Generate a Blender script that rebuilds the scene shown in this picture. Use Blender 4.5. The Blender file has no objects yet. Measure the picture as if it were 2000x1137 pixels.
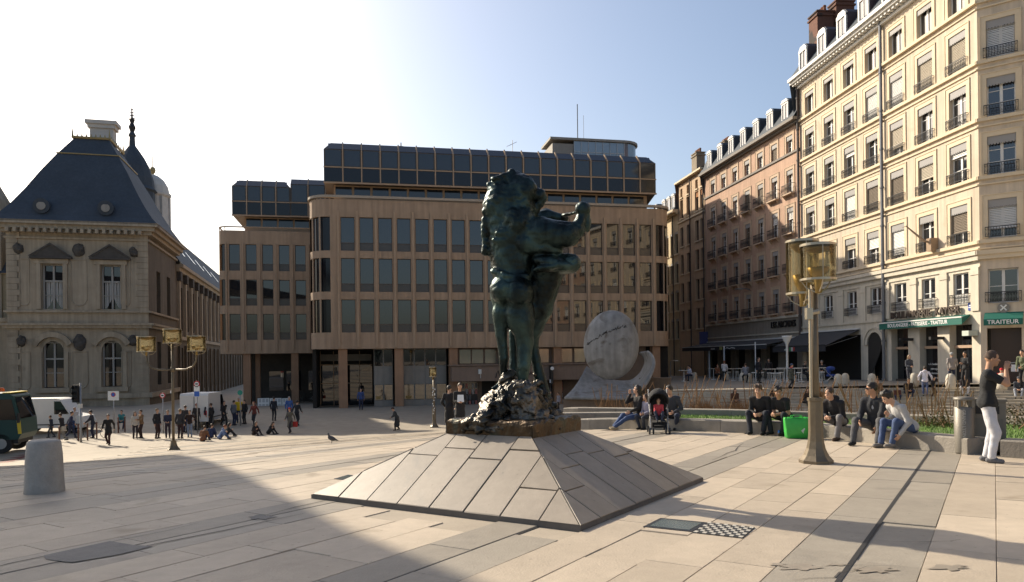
import bpy, bmesh, math, random
import numpy as np
from mathutils import Vector, Matrix
R = math.radians
random.seed(7)
scene = bpy.context.scene
COL = scene.collection
# ------------------------------------------------------------ camera, sky, sun, exposure
F, TH, EYE = 1428.0, 0.012, 1.65          # focal length and roll measured on a 2000 px wide frame
cd = bpy.data.cameras.new("camera"); cam = bpy.data.objects.new("camera", cd); COL.objects.link(cam)
cam.location = (0, 0, EYE); cam.rotation_euler = (math.pi/2, TH, 0)
cd.sensor_width = 36; cd.lens = 36*F/2000; cd.shift_y = 131.5/2000
cd.clip_start = 0.1; cd.clip_end = 3000
scene.camera = cam
SUN_EL, SUN_AZ = R(31), R(-47.8)          # azimuth from +Y towards +X (negative: left of the view)
world = bpy.data.worlds.new("World"); scene.world = world; world.use_nodes = True
wn = world.node_tree.nodes; wl = world.node_tree.links
bg = wn["Background"]; sky = wn.new("ShaderNodeTexSky"); sky.sky_type = 'NISHITA'
sky.sun_disc = False; sky.sun_elevation = SUN_EL; sky.sun_rotation = SUN_AZ
sky.altitude = 200; sky.air_density = 1.0; sky.dust_density = 3.2; sky.ozone_density = 0.8
wl.new(sky.outputs[0], bg.inputs[0]); bg.inputs[1].default_value = 0.108
sd = bpy.data.lights.new("sun", 'SUN'); sun = bpy.data.objects.new("sun", sd); COL.objects.link(sun)
sd.energy = 4.6; sd.angle = R(0.6); sd.color = (1.0, 0.88, 0.70)
sdir = Vector((math.sin(SUN_AZ)*math.cos(SUN_EL), math.cos(SUN_AZ)*math.cos(SUN_EL), math.sin(SUN_EL)))
sun.rotation_euler = sdir.to_track_quat('Z', 'Y').to_euler(); sun.location = (-40, 40, 60)
vs = scene.view_settings
vs.view_transform = 'Standard'; vs.look = 'None'; vs.exposure = 0.68; vs.gamma = 1.0; vs.use_curve_mapping = False
scene.cycles.max_bounces = 6; scene.cycles.transparent_max_bounces = 12
scene.cycles.use_denoising = True
# ------------------------------------------------------------ measuring helpers
def smooth(t):
    t = max(0.0, min(1.0, t)); return t*t*(3-2*t)
def ground_z(X, Y):
    u = .5505*X+.8348*Y; v = -.8348*X+.5505*Y
    w = v+.35*(u-15)
    d = 1.65+.0084*u+.0131*v+2.3*smooth((w-6)/36)-min(.95,.075*max(0,Y-48))
    d += .35*smooth((Y-29)/5)*smooth((X-2)/5)
    return EYE-d
def terrace_z(X, Y):
    return EYE-(1.75+.012*(Y-40)+.02*max(0, 25-X))
def pix(px, py):
    dx = px-1000; dy = py-700; k = 1+TH*TH
    return (dx-TH*dy)/k/F, (-dy-TH*dx)/k/F
def at(px, py, D):
    a, b = pix(px, py); return Vector((a*D, D, EYE+b*D))
def on_ground(px, py, fz=ground_z):
    """first meeting of the sight line through a point of the photograph with the ground"""
    a, b = pix(px, py); lo = 3.0
    D = 3.0
    while D < 140:
        if EYE+b*D < fz(a*D, D): break
        D += .25
    lo, hi = D-.25, D
    for _ in range(30):
        m = (lo+hi)/2
        if EYE+b*m < fz(a*m, m): hi = m
        else: lo = m
    return Vector((a*hi, hi, fz(a*hi, hi)))
# ------------------------------------------------------------ materials
MATS = {}
def mat(name, col, rough=.8, metal=0.0, var=0.0, scale=3.0, bump=0.0, bscale=60.0, rnd=0.0, spec=None, trans=0.0, streak=0.0, stain=None, courses=0.0, specks=0.0):
    """procedural material: base colour, mottling (var), per-object tint (rnd), fine relief (bump), streaks and stains (wear)"""
    if name in MATS: return MATS[name]
    m = bpy.data.materials.new(name); m.use_nodes = True; MATS[name] = m
    nt = m.node_tree; N = nt.nodes; L = nt.links; p = N["Principled BSDF"]
    p.inputs["Roughness"].default_value = rough; p.inputs["Metallic"].default_value = metal
    if spec is not None: p.inputs["Specular IOR Level"].default_value = spec
    if trans: p.inputs["Transmission Weight"].default_value = trans
    rgb = N.new("ShaderNodeRGB"); rgb.outputs[0].default_value = (*col, 1); out = rgb.outputs[0]
    tc = N.new("ShaderNodeTexCoord"); geo = N.new("ShaderNodeNewGeometry")
    def mul(out, fac_socket, lo, hi):
        mr = N.new("ShaderNodeMapRange"); L.new(fac_socket, mr.inputs[0])
        mr.inputs[1].default_value = 0.25; mr.inputs[2].default_value = 0.75
        mr.inputs[3].default_value = lo; mr.inputs[4].default_value = hi
        mx = N.new("ShaderNodeVectorMath"); mx.operation = 'SCALE'
        L.new(out, mx.inputs[0]); L.new(mr.outputs[0], mx.inputs[3]); return mx.outputs[0]
    if var:
        n = N.new("ShaderNodeTexNoise"); n.inputs["Scale"].default_value = scale; n.inputs["Detail"].default_value = 6; n.inputs["Roughness"].default_value = .65
        L.new(geo.outputs["Position"], n.inputs["Vector"]); out = mul(out, n.outputs[0], 1-var, 1+var)
        n2 = N.new("ShaderNodeTexNoise"); n2.inputs["Scale"].default_value = scale*.13; n2.inputs["Detail"].default_value = 3
        L.new(geo.outputs["Position"], n2.inputs["Vector"]); out = mul(out, n2.outputs[0], 1-var*.7, 1+var*.7)
    if streak:
        mp = N.new("ShaderNodeMapping"); mp.inputs["Scale"].default_value = (2.2, 2.2, .12)
        L.new(geo.outputs["Position"], mp.inputs[0])
        n = N.new("ShaderNodeTexNoise"); n.inputs["Scale"].default_value = 1.6; n.inputs["Detail"].default_value = 5
        L.new(mp.outputs[0], n.inputs["Vector"]); out = mul(out, n.outputs[0], 1-streak, 1+streak*.5)
    if stain:
        n = N.new("ShaderNodeTexNoise"); n.inputs["Scale"].default_value = stain[0]; n.inputs["Detail"].default_value = 8; n.inputs["Distortion"].default_value = .6
        L.new(geo.outputs["Position"], n.inputs["Vector"])
        cr = N.new("ShaderNodeValToRGB"); cr.color_ramp.elements[0].position = stain[1]; cr.color_ramp.elements[1].position = stain[1]+.12
        cr.color_ramp.elements[0].color = (0, 0, 0, 1); cr.color_ramp.elements[1].color = (1, 1, 1, 1)
        L.new(n.outputs[0], cr.inputs[0])
        mx = N.new("ShaderNodeMix"); mx.data_type = 'RGBA'
        L.new(cr.outputs[0], mx.inputs[0]); L.new(out, mx.inputs[6]); mx.inputs[7].default_value = (*stain[2], 1); out = mx.outputs[2]
    if specks:
        vo = N.new("ShaderNodeTexVoronoi"); vo.inputs["Scale"].default_value = 5.5; L.new(geo.outputs["Position"], vo.inputs["Vector"])
        mr = N.new("ShaderNodeMapRange"); mr.inputs[1].default_value = .035; mr.inputs[2].default_value = .10; mr.inputs[3].default_value = 1-specks; mr.inputs[4].default_value = 1; L.new(vo.outputs["Distance"], mr.inputs[0])
        mx = N.new("ShaderNodeVectorMath"); mx.operation = 'SCALE'; L.new(out, mx.inputs[0]); L.new(mr.outputs[0], mx.inputs[3]); out = mx.outputs[0]
    if courses:
        wv = N.new("ShaderNodeTexWave"); wv.wave_type = 'BANDS'; wv.bands_direction = 'Z'; wv.wave_profile = 'SAW'; wv.inputs["Scale"].default_value = courses; wv.inputs["Distortion"].default_value = .25; wv.inputs["Detail"].default_value = 2
        L.new(geo.outputs["Position"], wv.inputs["Vector"]); out = mul(out, wv.outputs[0], .86, 1.1)
    if rnd:
        oi = N.new("ShaderNodeObjectInfo"); mr = N.new("ShaderNodeMapRange"); L.new(oi.outputs["Random"], mr.inputs[0])
        mr.inputs[3].default_value = 1-rnd; mr.inputs[4].default_value = 1+rnd
        mx = N.new("ShaderNodeVectorMath"); mx.operation = 'SCALE'; L.new(out, mx.inputs[0]); L.new(mr.outputs[0], mx.inputs[3]); out = mx.outputs[0]
    L.new(out, p.inputs["Base Color"])
    if bump:
        n = N.new("ShaderNodeTexNoise"); n.inputs["Scale"].default_value = bscale; n.inputs["Detail"].default_value = 6
        L.new(geo.outputs["Position"], n.inputs["Vector"])
        b = N.new("ShaderNodeBump"); b.inputs["Strength"].default_value = min(1, bump); b.inputs["Distance"].default_value = .02
        L.new(n.outputs[0], b.inputs["Height"]); L.new(b.outputs[0], p.inputs["Normal"])
    return m
def glass_mat(name, tint, rough=.03, refl=.55, wav=.0, coat=.6):
    """window glass seen from outside: dark room behind, mirror-like face"""
    if name in MATS: return MATS[name]
    m = bpy.data.materials.new(name); m.use_nodes = True; MATS[name] = m
    N = m.node_tree.nodes; L = m.node_tree.links; p = N["Principled BSDF"]
    p.inputs["Base Color"].default_value = (*tint, 1); p.inputs["Roughness"].default_value = rough
    p.inputs["Specular IOR Level"].default_value = refl; p.inputs["IOR"].default_value = 1.6
    p.inputs["Coat Weight"].default_value = coat; p.inputs["Coat Roughness"].default_value = rough; p.inputs["Coat IOR"].default_value = 1.8
    if wav:
        geo = N.new("ShaderNodeNewGeometry"); n = N.new("ShaderNodeTexNoise"); n.inputs["Scale"].default_value = 1.3; n.inputs["Detail"].default_value = 1
        L.new(geo.outputs["Position"], n.inputs["Vector"]); b = N.new("ShaderNodeBump"); b.inputs["Strength"].default_value = wav; b.inputs["Distance"].default_value = .02
        L.new(n.outputs[0], b.inputs["Height"]); L.new(b.outputs[0], p.inputs["Normal"]); L.new(b.outputs[0], p.inputs["Coat Normal"])
    return m
# ------------------------------------------------------------ mesh builder
class MB:
    def __init__(s): s.v = []; s.f = []; s.mi = []; s.M = None
    def add(s, vs, fs, m=0):
        o = len(s.v)
        if s.M is not None: vs = [tuple(s.M @ Vector(q)) for q in vs]
        s.v += [tuple(q) for q in vs]; s.f += [tuple(i+o for i in f) for f in fs]; s.mi += [m]*len(fs); return s
    def box(s, x0, x1, y0, y1, z0, z1, m=0):
        if x0 > x1: x0, x1 = x1, x0
        if y0 > y1: y0, y1 = y1, y0
        if z0 > z1: z0, z1 = z1, z0
        return s.add([(x0,y0,z0),(x1,y0,z0),(x1,y1,z0),(x0,y1,z0),(x0,y0,z1),(x1,y0,z1),(x1,y1,z1),(x0,y1,z1)],
              [(0,3,2,1),(4,5,6,7),(0,1,5,4),(1,2,6,5),(2,3,7,6),(3,0,4,7)], m)
    def quad(s, a, b, c, d, m=0): return s.add([a,b,c,d], [(0,1,2,3)], m)
    def prism(s, poly, z0, z1, m=0, top=None):
        """vertical prism over an anticlockwise polygon; z0/z1 may be functions of (x, y); top = inset polygon"""
        n = len(poly); g0 = z0 if callable(z0) else (lambda x, y: z0); g1 = z1 if callable(z1) else (lambda x, y: z1)
        tp = top or poly
        return s.add([(x,y,g0(x,y)) for x, y in poly]+[(x,y,g1(x,y)) for x, y in tp],
              [tuple(range(n-1,-1,-1)), tuple(range(n,2*n))]+[(i,(i+1)%n,n+(i+1)%n,n+i) for i in range(n)], m)
    def extrude_y(s, poly, y0, y1, m=0):
        """polygon in (x, z) pushed along y"""
        n = len(poly)
        return s.add([(x,y0,z) for x, z in poly]+[(x,y1,z) for x, z in poly],
              [tuple(range(n)), tuple(range(2*n-1,n-1,-1))]+[(i,n+i,n+(i+1)%n,(i+1)%n) for i in range(n)], m)
    def extrude_x(s, poly, x0, x1, m=0):
        """polygon in (y, z) pushed along x"""
        n = len(poly)
        return s.add([(x0,y,z) for y, z in poly]+[(x1,y,z) for y, z in poly],
              [tuple(range(n-1,-1,-1)), tuple(range(n,2*n))]+[(i,(i+1)%n,n+(i+1)%n,n+i) for i in range(n)], m)
    def tube(s, pts, r, n=8, m=0, cap=True):
        pts = [Vector(q) for q in pts]; k = len(pts); rs = r if isinstance(r, (list, tuple)) else [r]*k
        V = []; up = None
        for i, q in enumerate(pts):
            t = (pts[min(i+1,k-1)]-pts[max(i-1,0)]).normalized()
            if up is None: up = Vector((0,0,1)) if abs(t.z) < .9 else Vector((1,0,0))
            a = t.cross(up).normalized(); b = t.cross(a).normalized(); up = -b if False else up
            for j in range(n):
                an = 2*math.pi*j/n; V.append(q+(a*math.cos(an)+b*math.sin(an))*rs[i])
        Fc = [(i*n+j, i*n+(j+1)%n, (i+1)*n+(j+1)%n, (i+1)*n+j) for i in range(k-1) for j in range(n)]
        if cap: Fc += [tuple(range(n-1,-1,-1)), tuple((k-1)*n+j for j in range(n))]
        return s.add(V, Fc, m)
    def lathe(s, prof, n=16, m=0, c=(0,0), cap=True, rot=0.0):
        """profile of (radius, z) turned about a vertical axis"""
        k = len(prof)
        V = [(c[0]+r*math.cos(2*math.pi*j/n+rot), c[1]+r*math.sin(2*math.pi*j/n+rot), z) for r, z in prof for j in range(n)]
        Fc = [(i*n+j, i*n+(j+1)%n, (i+1)*n+(j+1)%n, (i+1)*n+j) for i in range(k-1) for j in range(n)]
        if cap: Fc += [tuple(range(n-1,-1,-1)), tuple((k-1)*n+j for j in range(n))]
        return s.add(V, Fc, m)
    def mesh(s, name, mats, shade=False):
        me = bpy.data.meshes.new(name); me.from_pydata(s.v, [], s.f)
        for q in (mats if isinstance(mats, (list, tuple)) else [mats]): me.materials.append(q)
        if any(s.mi): me.polygons.foreach_set("material_index", s.mi)
        if shade: me.polygons.foreach_set("use_smooth", [True]*len(s.f))
        me.update(); return me
    def build(s, name, mats, parent=None, shade=False, loc=None, rot=None):
        return place(name, s.mesh(name, mats, shade), parent, loc, rot)
def place(name, me, parent=None, loc=None, rot=None):
    o = bpy.data.objects.new(name, me); COL.objects.link(o)
    if parent is not None: o.parent = parent
    if loc is not None: o.location = loc
    if rot is not None: o.rotation_euler = rot
    return o
def tag(o, label=None, cat=None, group=None, kind=None):
    if label: o["label"] = label
    if cat: o["category"] = cat
    if group: o["group"] = group
    if kind: o["kind"] = kind
    return o
def empty(name, loc=(0,0,0), rz=0.0, label=None, cat=None, group=None):
    o = bpy.data.objects.new(name, None); COL.objects.link(o); o.location = loc; o.rotation_euler = (0,0,rz)
    o.empty_display_size = .2
    return tag(o, label, cat, group)
KIDS = {}
def copy_tree(o, parent=None):
    c = o.copy(); COL.objects.link(c)
    if parent is not None: c.parent = parent
    for ch in list(o.children): copy_tree(ch, c)
    return c
def text_mesh(name, txt, size, material, parent, loc, rot=(math.pi/2,0,0), depth=.02, bold=0.0, align='CENTER', sx=1.0):
    cu = bpy.data.curves.new(name, 'FONT'); cu.body = txt; cu.size = size; cu.extrude = depth; cu.offset = bold
    cu.align_x = align; cu.align_y = 'CENTER'; cu.resolution_u = 2
    t = bpy.data.objects.new(name, cu); COL.objects.link(t)
    dg = bpy.context.evaluated_depsgraph_get(); me = bpy.data.meshes.new_from_object(t.evaluated_get(dg)); me.name = name
    bpy.data.objects.remove(t); me.materials.clear(); me.materials.append(material)
    o = place(name, me, parent, loc, rot); o.scale = (sx, 1, 1); return o
# ------------------------------------------------------------ walls with openings, local frame: x along the wall, -y outwards, z up
def wall_grid(mb, x0, x1, z0, z1, holes, depth=.3, m=0, y=0.0, mr=None):
    """wall face at y with rectangular openings (xa, xb, za, zb) and their reveals"""
    xs = sorted({x0, x1, *[h[0] for h in holes], *[h[1] for h in holes]}); zs = sorted({z0, z1, *[h[2] for h in holes], *[h[3] for h in holes]})
    xs = [q for q in xs if x0-1e-6 <= q <= x1+1e-6]; zs = [q for q in zs if z0-1e-6 <= q <= z1+1e-6]
    for i in range(len(xs)-1):
        for j in range(len(zs)-1):
            cx = (xs[i]+xs[i+1])/2; cz = (zs[j]+zs[j+1])/2
            if any(h[0] < cx < h[1] and h[2] < cz < h[3] for h in holes): continue
            mb.quad((xs[i],y,zs[j]),(xs[i+1],y,zs[j]),(xs[i+1],y,zs[j+1]),(xs[i],y,zs[j+1]), m)
    mr = m if mr is None else mr
    for a, b, c, d in holes:
        y2 = y+depth
        mb.quad((a,y,c),(a,y2,c),(b,y2,c),(b,y,c), mr); mb.quad((a,y,d),(b,y,d),(b,y2,d),(a,y2,d), mr)
        mb.quad((a,y,c),(a,y,d),(a,y2,d),(a,y2,c), mr); mb.quad((b,y,c),(b,y2,c),(b,y2,d),(b,y,d), mr)
# ------------------------------------------------------------ implicit surfaces (bodies, sculpture)
class SDF:
    def __init__(s, lo, hi, h):
        s.lo = np.array(lo, float); s.h = h
        s.n = np.maximum(4, np.ceil((np.array(hi)-s.lo)/h).astype(int)+1)
        s.d = np.full(tuple(s.n), 9.0, np.float32)
        s.ax = [s.lo[i]+h*np.arange(s.n[i]) for i in range(3)]
    def _loc(s, lo, hi, pad):
        i0 = np.clip(np.floor((np.array(lo)-pad-s.lo)/s.h).astype(int), 0, s.n-1); i1 = np.clip(np.ceil((np.array(hi)+pad-s.lo)/s.h).astype(int)+1, 1, s.n)
        sl = tuple(slice(a, max(b, a+1)) for a, b in zip(i0, i1))
        X, Y, Z = np.meshgrid(*[s.ax[i][sl[i]] for i in range(3)], indexing='ij', sparse=True); return sl, X, Y, Z
    def _put(s, sl, d, k, sub=False):
        a = s.d[sl]
        if sub:
            d = -d
            h = np.clip(.5+.5*(d-a)/k, 0, 1); s.d[sl] = a+(d-a)*h+k*h*(1-h); return
        h = np.clip(.5+.5*(a-d)/k, 0, 1); s.d[sl] = a+(d-a)*h-k*h*(1-h)
    def cone(s, a, b, ra, rb, k=.02, sub=False):
        a = np.array(a, float); b = np.array(b, float); r = max(ra, rb)
        sl, X, Y, Z = s._loc(np.minimum(a,b)-r, np.maximum(a,b)+r, k+2.5*s.h)
        ab = b-a; q = max(1e-9, ab@ab)
        t = np.clip(((X-a[0])*ab[0]+(Y-a[1])*ab[1]+(Z-a[2])*ab[2])/q, 0, 1)
        d = np.sqrt((X-a[0]-t*ab[0])**2+(Y-a[1]-t*ab[1])**2+(Z-a[2]-t*ab[2])**2)-(ra+(rb-ra)*t)
        s._put(sl, d, k, sub); return s
    def ell(s, c, r, M=None, k=.02, sub=False):
        """ellipsoid; M = 3x3 with the ellipsoid's own axes as columns"""
        c = np.array(c, float); r = np.array(r, float); m = r.max()
        ext = r if M is None else np.sqrt(((np.array(M)*r)**2).sum(1))
        sl, X, Y, Z = s._loc(c-ext, c+ext, k+2.5*s.h)
        P = [X-c[0], Y-c[1], Z-c[2]]
        if M is not None:
            M = np.array(M); P = [P[0]*M[0,i]+P[1]*M[1,i]+P[2]*M[2,i] for i in range(3)]
        k0 = np.sqrt((P[0]/r[0])**2+(P[1]/r[1])**2+(P[2]/r[2])**2); k1 = np.sqrt((P[0]/r[0]**2)**2+(P[1]/r[1]**2)**2+(P[2]/r[2]**2)**2)+1e-9
        s._put(sl, k0*(k0-1)/k1, k, sub); return s
    def noise(s, amp, freq, seed=0, zmax=None, zmin=None, ridged=False):
        rg = np.random.RandomState(seed); X, Y, Z = np.meshgrid(*s.ax, indexing='ij', sparse=True); t = 0
        for i in range(9):
            v = rg.normal(size=3); v /= np.linalg.norm(v); f = freq*(.6+1.3*rg.rand()); ph = rg.rand()*6.28
            w = rg.normal(size=3)*freq*.5
            t = t+np.sin((X*v[0]+Y*v[1]+Z*v[2])*f+ph+1.3*np.sin(X*w[0]+Y*w[1]+Z*w[2]+ph*2))/9**.5
        if ridged: t = 1.2-2.4*np.abs(np.sin(1.1*t))
        if zmax is not None: t = t*np.clip((zmax-Z)/.12, 0, 1)
        if zmin is not None: t = t*np.clip((Z-zmin)/.12, 0, 1)
        near = np.abs(s.d) < .4
        s.d = np.where(near, s.d+amp*t, s.d).astype(np.float32); return s
    def nets(s):
        D = s.d; ins = D < 0; n = D.shape
        cs = [(i,j,k) for i in (0,1) for j in (0,1) for k in (0,1)]
        cnt = sum(ins[c[0]:n[0]-1+c[0], c[1]:n[1]-1+c[1], c[2]:n[2]-1+c[2]].astype(np.int8) for c in cs)
        act = (cnt > 0) & (cnt < 8); I = np.argwhere(act)
        if len(I) == 0: return np.zeros((0,3)), np.zeros((0,4), int)
        val = np.stack([D[I[:,0]+c[0], I[:,1]+c[1], I[:,2]+c[2]] for c in cs], 1)
        acc = np.zeros((len(I),3)); num = np.zeros(len(I))
        for a in range(8):
            for b in range(a+1, 8):
                if sum(abs(cs[a][q]-cs[b][q]) for q in range(3)) != 1: continue
                va, vb = val[:,a], val[:,b]; x = (va < 0) != (vb < 0)
                t = np.where(x, va/(va-vb+1e-12), 0)
                pa = np.array(cs[a], float); pb = np.array(cs[b], float)
                acc += np.where(x[:,None], pa+(pb-pa)*t[:,None], 0); num += x
        V = s.lo+s.h*(I+acc/num[:,None])
        idx = np.full(act.shape, -1, np.int64); idx[tuple(I.T)] = np.arange(len(I))
        Q = []
        for ax in range(3):
            o1, o2 = [(1,2),(2,0),(0,1)][ax]
            lo = [slice(1,n[i]-1) for i in range(3)]; lo[ax] = slice(0, n[ax]-1); hi = list(lo); hi[ax] = slice(1, n[ax])
            A, B = ins[tuple(lo)], ins[tuple(hi)]; E = np.argwhere(A != B)
            if len(E) == 0: continue
            base = E.copy(); base[:,o1] += 1; base[:,o2] += 1
            def at_(d1, d2):
                c = base.copy(); c[:,o1] += d1; c[:,o2] += d2; return idx[tuple(c.T)]
            q = np.stack([at_(-1,-1), at_(0,-1), at_(0,0), at_(-1,0)], 1)
            fl = ~A[tuple(E.T)]; q[fl] = q[fl][:,::-1]; Q.append(q)
        Q = np.concatenate(Q); Q = Q[(Q >= 0).all(1)]
        return V, Q
def np_mesh(name, V, Q, material, extra=None, shade=True):
    """mesh from arrays of vertices and quads; extra = MB whose faces are appended"""
    V = np.asarray(V, np.float32); Q = np.asarray(Q, np.int32); ev, ef = (extra.v, extra.f) if extra else ([], [])
    nv = len(V); allv = np.concatenate([V, np.array(ev, np.float32).reshape(-1,3)]) if len(ev) else V
    loops = [Q.reshape(-1)]; starts = [np.arange(len(Q))*4]; at0 = len(Q)*4
    if ef:
        l2 = np.array([i+nv for f in ef for i in f], np.int32); ln = np.array([len(f) for f in ef]); loops.append(l2)
        starts.append(at0+np.concatenate([[0], np.cumsum(ln)[:-1]]))
    loops = np.concatenate(loops).astype(np.int32); starts = np.concatenate(starts).astype(np.int32)
    me = bpy.data.meshes.new(name); me.vertices.add(len(allv)); me.vertices.foreach_set("co", allv.reshape(-1))
    me.loops.add(len(loops)); me.loops.foreach_set("vertex_index", loops)
    me.polygons.add(len(starts)); me.polygons.foreach_set("loop_start", starts)
    me.update(calc_edges=True); me.validate()
    if shade: me.polygons.foreach_set("use_smooth", [True]*len(me.polygons))
    me.materials.append(material); return me
# ------------------------------------------------------------ material set
M_SLAB = mat("pale_paving_stone", (.42,.355,.275), .6, var=.10, scale=5, bump=.25, bscale=45, rnd=.10, spec=.22, specks=.3, stain=(1.1,.6,(.3,.25,.185)))
M_SLABD = mat("grey_paving_stone", (.275,.245,.2), .56, var=.10, scale=6, bump=.25, bscale=45, rnd=.09, spec=.25, specks=.3, stain=(1.3,.62,(.2,.18,.15)))
M_JOINT = mat("joint_mortar", (.055,.05,.045), .95, var=.2, scale=8)
M_DRAIN = mat("drain_iron", (.018,.017,.017), .7)
M_ROAD = mat("worn_asphalt", (.13,.128,.125), .85, var=.18, scale=1.2, bump=.2, bscale=40)
M_WALLST = mat("seat_wall_stone", (.25,.225,.19), .8, var=.16, scale=4, bump=.4, bscale=30, rnd=.08, streak=.15)
M_STEP = mat("stair_stone", (.42,.37,.29), .8, var=.14, scale=3, bump=.3, bscale=30)
M_GRASSB = mat("lawn_soil", (.075,.13,.022), .95, var=.25, scale=5, bump=.6, bscale=25)
M_GRASS = mat("grass_blades", (.12,.22,.03), .7, var=.3, scale=2.5)
M_TOWNST = mat("sooty_limestone", (.35,.295,.22), .9, var=.12, scale=1.1, bump=.3, bscale=14, streak=.3, stain=(.35,.62,(.2,.165,.12)))
M_TOWNDK = mat("blackened_carving", (.07,.064,.058), .95, var=.3, scale=3, bump=.6, bscale=9)
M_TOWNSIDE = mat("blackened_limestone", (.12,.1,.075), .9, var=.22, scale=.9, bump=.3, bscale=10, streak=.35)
M_SLATE = mat("slate_roofing", (.052,.064,.08), .75, var=.16, scale=4, bump=.3, bscale=18, spec=.25, courses=3.0)
M_GILT = mat("weathered_gilding", (.32,.25,.12), .5, metal=.4, var=.2)
M_PALEST = mat("haze_paled_stone", (.5,.47,.43), .85, var=.1, scale=1.5)  # stone colour lightened to imitate hazy glare over the belfry
M_CONC = mat("brown_concrete", (.375,.265,.18), .85, var=.1, scale=1.2, bump=.25, bscale=25, streak=.26, stain=(.5,.66,(.29,.2,.135)))
M_CONCD = mat("brown_concrete_fin", (.37,.265,.18), .85, var=.08, scale=1.5, bump=.2, bscale=25)
M_PILLAR = mat("terracotta_pillar", (.32,.19,.115), .8, var=.12, scale=2, streak=.15)
M_BRONZEFR = mat("bronze_window_frame", (.075,.058,.045), .5, metal=.2)
M_GLASS = glass_mat("office_glass", (.008,.009,.012), .02, .5, .02, .24)
M_GLASSB = glass_mat("upper_office_glass", (.016,.02,.028), .06, .4, .03, .12)
M_PANELD = glass_mat("dark_spandrel_glass", (.006,.006,.009), .12, .3, 0, 0)
M_LOWPAN = mat("brown_lower_panel", (.06,.048,.04), .25)
M_GREYPAN = mat("grey_facade_panel", (.25,.235,.21), .75, var=.08, scale=2, streak=.12)
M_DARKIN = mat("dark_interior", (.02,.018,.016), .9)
M_CREAM = mat("cream_render", (.585,.49,.375), .9, var=.08, scale=1.3, bump=.15, bscale=20, streak=.24, stain=(.45,.6,(.47,.38,.275)))
M_CREAMTR = mat("cream_moulding", (.64,.53,.375), .85, var=.06, scale=2)
M_LIMEG = mat("shopfront_limestone", (.58,.52,.42), .85, var=.08, scale=1.6, bump=.2, bscale=18, streak=.14)
M_ORANGE = mat("apricot_render", (.47,.31,.22), .9, var=.1, scale=1.1, bump=.15, bscale=20, streak=.18, stain=(.45,.64,(.38,.23,.15)))
M_APRTR = mat("apricot_surround", (.5,.37,.26), .85, var=.06)
M_PALEOR = mat("pale_peach_render", (.5,.36,.235), .9, var=.08, scale=1.1, streak=.14)
M_PALEYE = mat("pale_yellow_render", (.55,.45,.29), .9, var=.08, scale=1.1, streak=.14)
M_WHITE = mat("white_paint", (.67,.66,.63), .55, var=.04, scale=3)
M_WINDG = glass_mat("house_glass", (.02,.023,.028), .03, .8, .02)
M_IRON = mat("black_iron", (.022,.022,.024), .55, metal=.3)
M_SHUT = mat("beige_shutter", (.42,.36,.27), .7, var=.05)
M_SHUTW = mat("white_shutter", (.68,.67,.64), .6)
M_SHUTB = mat("brown_blind", (.16,.125,.09), .8)
M_VAL = mat("grey_lambrequin", (.3,.29,.28), .7)
M_ZINC = mat("zinc_pipe", (.17,.175,.19), .45, metal=.5, var=.12, scale=4)
M_BRICK = mat("chimney_brick", (.13,.055,.035), .9, var=.25, scale=6, bump=.3, bscale=20, stain=(.8,.5,(.03,.022,.02)))
M_CHIMR = mat("chimney_render", (.22,.18,.13), .9, var=.2, scale=2)
M_POT = mat("clay_pot", (.22,.09,.05), .85)
M_AWN = mat("charcoal_awning", (.03,.032,.038), .85, var=.08)
M_AWNG = mat("green_awning", (.008,.115,.085), .7, var=.05)
M_LETTER = mat("dark_sign_letters", (.05,.04,.035), .6)
M_LETW = mat("white_lettering", (.8,.8,.78), .6)
M_LETSH = mat("sign_letters_black", (.015,.014,.014), .5)
M_STEEL = mat("grey_steel", (.33,.33,.33), .4, metal=.6)
M_STEELW = mat("white_steel_post", (.62,.62,.6), .45)
# ------------------------------------------------------------ ground
def structure(o): return tag(o, kind="structure")
# front line of the seat wall and of the ledge behind the lawn, taken from image pixels
WPX = [(1060,839),(1125,839),(1200,838),(1320,841),(1430,845),(1540,850),(1640,858),(1740,872),(1850,884),(1890,889),(1953,893),(2060,900),(2300,915)]
W = [on_ground(*q) for q in WPX]
WX = [q.x for q in W]; WY = [q.y for q in W]
def wall_y(x): return float(np.interp(x, WX, WY))
LPX = [(1100,797,27),(1131,797,26.5),(1300,799,26.5),(1430,801,26),(1640,807,25),(1850,813,22.5),(2000,815,20.5),(2300,818,18)]
LED = [at(*q) for q in LPX]
def sunk(x, y):
    """the soil under the lawn lies lower than the paving"""
    if x < 2.5: return 0
    yl = float(np.interp(x, [q.x for q in LED], [q.y for q in LED]))
    a = .9*smooth((x-3)/1.5)*smooth((y-wall_y(x)-.2)/.8)
    return max(a*(1 if y < yl+1 else smooth((yl+4-y)/3)), 1.9*smooth((x-7.5)/3.5)*smooth((y-yl-.2)/1.5))
gx = list(np.concatenate([np.arange(-260,-60,20), np.arange(-60,60,1.2), np.arange(60,300,20)]))
gy = list(np.concatenate([np.arange(-60,0,6), np.arange(0,75,1.0), np.arange(75,140,6), np.arange(140,900,95)]))
mb = MB()
for y in gy:
    for x in gx: mb.v.append((x, y, ground_z(x, min(y, 120))-.012-sunk(x, y)))
nx = len(gx)
for j in range(len(gy)-1):
    for i in range(nx-1):
        mb.f.append((j*nx+i, j*nx+i+1, (j+1)*nx+i+1, (j+1)*nx+i)); mb.mi.append(0)
ground = structure(mb.build("ground", mat("plaza_ground", (.33,.28,.215), .8, var=.14, scale=1.5, bump=.2, bscale=30), shade=True))
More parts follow.
